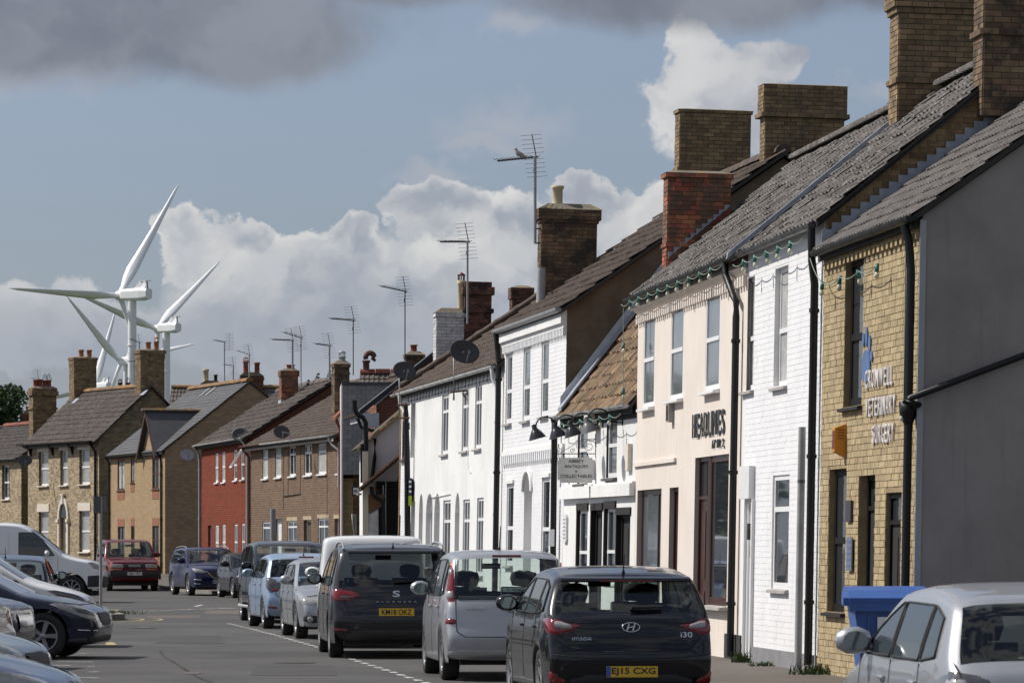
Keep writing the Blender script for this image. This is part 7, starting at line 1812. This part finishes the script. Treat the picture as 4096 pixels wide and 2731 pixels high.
# 11 maroon off-roader
c = Car('maroon_off_roader', 'maroon boxy off-roader with white front plate L891 FPD facing the camera', -13.5, 143, 192, BOXY, 4.80, 1.88, 1.86, P_RED, anchor='front', r=.40, ax=(.85, 1.0), belt=1.20, tumble=.14, sill=.50, rw=(11, 12), edge=.7, cat='off-roader')
c.patch([(.38, .82, .98), (.62, .82, .98), (.80, .83, .97)], 'headlight', LENSC, 'front', off=.014); c.patch([(.82, .83, .97), (.90, .84, .96)], 'indicator', LENSO, 'front', off=.012); c.patch([(.40, .755, .795), (.85, .755, .795)], 'side_lamp', LENSO, 'front', off=.014)
c.patch([(0, .80, 1.0), (.36, .80, 1.0)], 'grille', PLAS, 'front', off=.02); c.word('TOYOTA', 0, .90, 'front', .44, .07, off=.035)
bm = MB().grid([[c.surf(q, z, 'front') + c.nrm(q, z, 'front') * e for z, e in ((.74, .0), (.735, .09), (.60, .10), (.50, .06), (.48, 0))] for q in (-1.05, -.94, -.8, -.4, 0, .4, .8, .94, 1.05)], smooth=False); bm.build('bumper', PLAS, c.o)
c.plate(.0, .62, 'front', 'L891 FPD', off=.115, eu=False)
for sd in (-1, 1): MB().tube([(sd * .96, 1.55 + (.46) * math.cos(a), .42 + .47 * math.sin(a)) for a in [math.pi * k / 10 for k in range(11)]], .045, 6).build('arch_flare', PLAS, c.o)
c.line([(-.72, 1.0), (-.4, 1.02), (.4, 1.02), (.72, 1.0)], end='front')
# left-hand parking bays
c = Car('large_white_van', 'large white panel van with its nose to the right beyond the sign post', -11.75, 116, -89, VAN, 5.3, 2.0, 2.30, P_WHT, anchor='front', r=.40, ax=(.95, 1.1), belt=1.32, tumble=.10, glassrear=False, cat='van', sill=.40, spokes=9,
        wins=[[(1.42, 1.36), (2.45, 1.36), (2.45, 2.02), (2.02, 2.02), (1.75, 1.80)]])
c.sidepoly([(2.75, 1.42), (4.6, 1.42), (4.6, 2.0), (2.75, 2.0)], mat=P_WHT, name='side_panel', off=.014)
c.patch([(0, .40, .78), (.6, .40, .80), (.95, .42, .82), (1.25, .42, .80)], 'bumper', PLAS, 'front'); c.patch([(.62, .95, 1.15), (.85, .92, 1.18), (1.05, .98, 1.16)], 'headlight', LENSC, 'front')
c = Car('dark_blue_estate', 'dark blue car seen from behind between the large white van and the white people carrier', -9.55, 75, 4, HATCH, 4.5, 1.78, 1.48, P_NAVY, r=.32, rails=False, belt=.98)
c.patch([(.60, .82, .95), (.86, .82, .96)], 'tail_light', LENSR); c.aerial(.8, .2, .3)
c = Car('white_people_carrier', 'white people carrier with long sloping nose behind the navy estate', -6.90, 66.3, -89, MPV, 4.45, 1.80, 1.72, P_WH2, anchor='front', r=.325, ax=(.85, .8), belt=1.08, tumble=.16)
c.patch([(.50, .66, .74), (.75, .68, .86), (.95, .76, .94), (1.12, .84, .93)], 'headlight', LENSD, 'front')
c = Car('navy_estate', 'navy estate car with five spoke alloy wheel and clear headlamp, nose toward the road', -6.04, 59.6, -94, HATCH, 4.63, 1.87, 1.46, P_NAVY, anchor='front', r=.345, ax=(.80, .95), belt=.97)
c.patch([(.50, .60, .70), (.66, .56, .74), (.84, .58, .80), (1.02, .66, .83), (1.16, .74, .81)], 'headlight', LENSC, 'front'); c.patch([(.60, .60, .69), (.80, .62, .75), (.95, .68, .78)], 'lamp_inner', LENSD, 'front', off=.016); c.patch([(0, .46, .70), (.36, .48, .70), (.42, .56, .68)], 'grille', PLAS, 'front'); c.patch([(.62, .40, .43), (1.0, .42, .445)], 'chrome_strip', CHROME, 'front'); c.patch([(0, .24, .36), (.7, .24, .34), (1.1, .25, .30)], 'lower_bumper', PLAS, 'front')
c.line([(-.9, .83), (-.6, .80), (0, .80), (.6, .80), (.9, .83)], end='front')
c = Car('navy_crossover', 'dark navy crossover nose between the navy estate and the silver car at the left edge', -6.58, 54.2, -96, SUV, 4.4, 1.84, 1.60, P_NAVY, anchor='front', r=.345, belt=1.03, ax=(.88, .85), seats=False)
c.patch([(.55, .74, .82), (.72, .72, .86), (.92, .76, .90), (1.12, .84, .90)], 'headlight', LENSC, 'front'); c.patch([(0, .48, .78), (.40, .50, .78)], 'grille', CHROME, 'front', off=.02); c.patch([(.62, .36, .46), (.90, .38, .48)], 'fog_lamp_recess', PLAS, 'front')
c = Car('silver_estate', 'silver car with red tail lamp parked nose-in at the left edge', -6.35, 49.6, 79, HATCH, 4.3, 1.76, 1.47, P_SIL, r=.32, seats=False)
c.patch([(.50, .72, .80), (.66, .66, .92), (.86, .66, .95), (1.0, .74, .93)], 'tail_light', LENSR); c.patch([(.80, .80, .88), (.92, .80, .88)], 'lens', LENSC, off=.016)
c = Car('silver_car', 'silver car nose with large headlamp at the lower left edge', -4.40, 37.4, -95, HATCH, 4.4, 1.80, 1.47, PAINT('dull_silver_paint', (.20, .22, .25), .4, .35), anchor='front', r=.32, seats=False)
c.patch([(.50, .58, .68), (.66, .56, .76), (.86, .58, .82), (1.05, .66, .83), (1.20, .74, .80)], 'headlight', LENSC, 'front'); c.patch([(0, .44, .70), (.36, .46, .70), (.42, .56, .68)], 'grille', PLAS, 'front', off=.02)
c = Car('blue_car', 'steel blue car bonnet filling the bottom left corner', -3.10, 28.6, -93, HATCH, 4.3, 1.78, 1.48, P_SBL, anchor='front', r=.32, seats=False)
c.patch([(.50, .60, .70), (.66, .58, .76), (.86, .60, .82), (1.05, .68, .83)], 'headlight', LENSC, 'front')
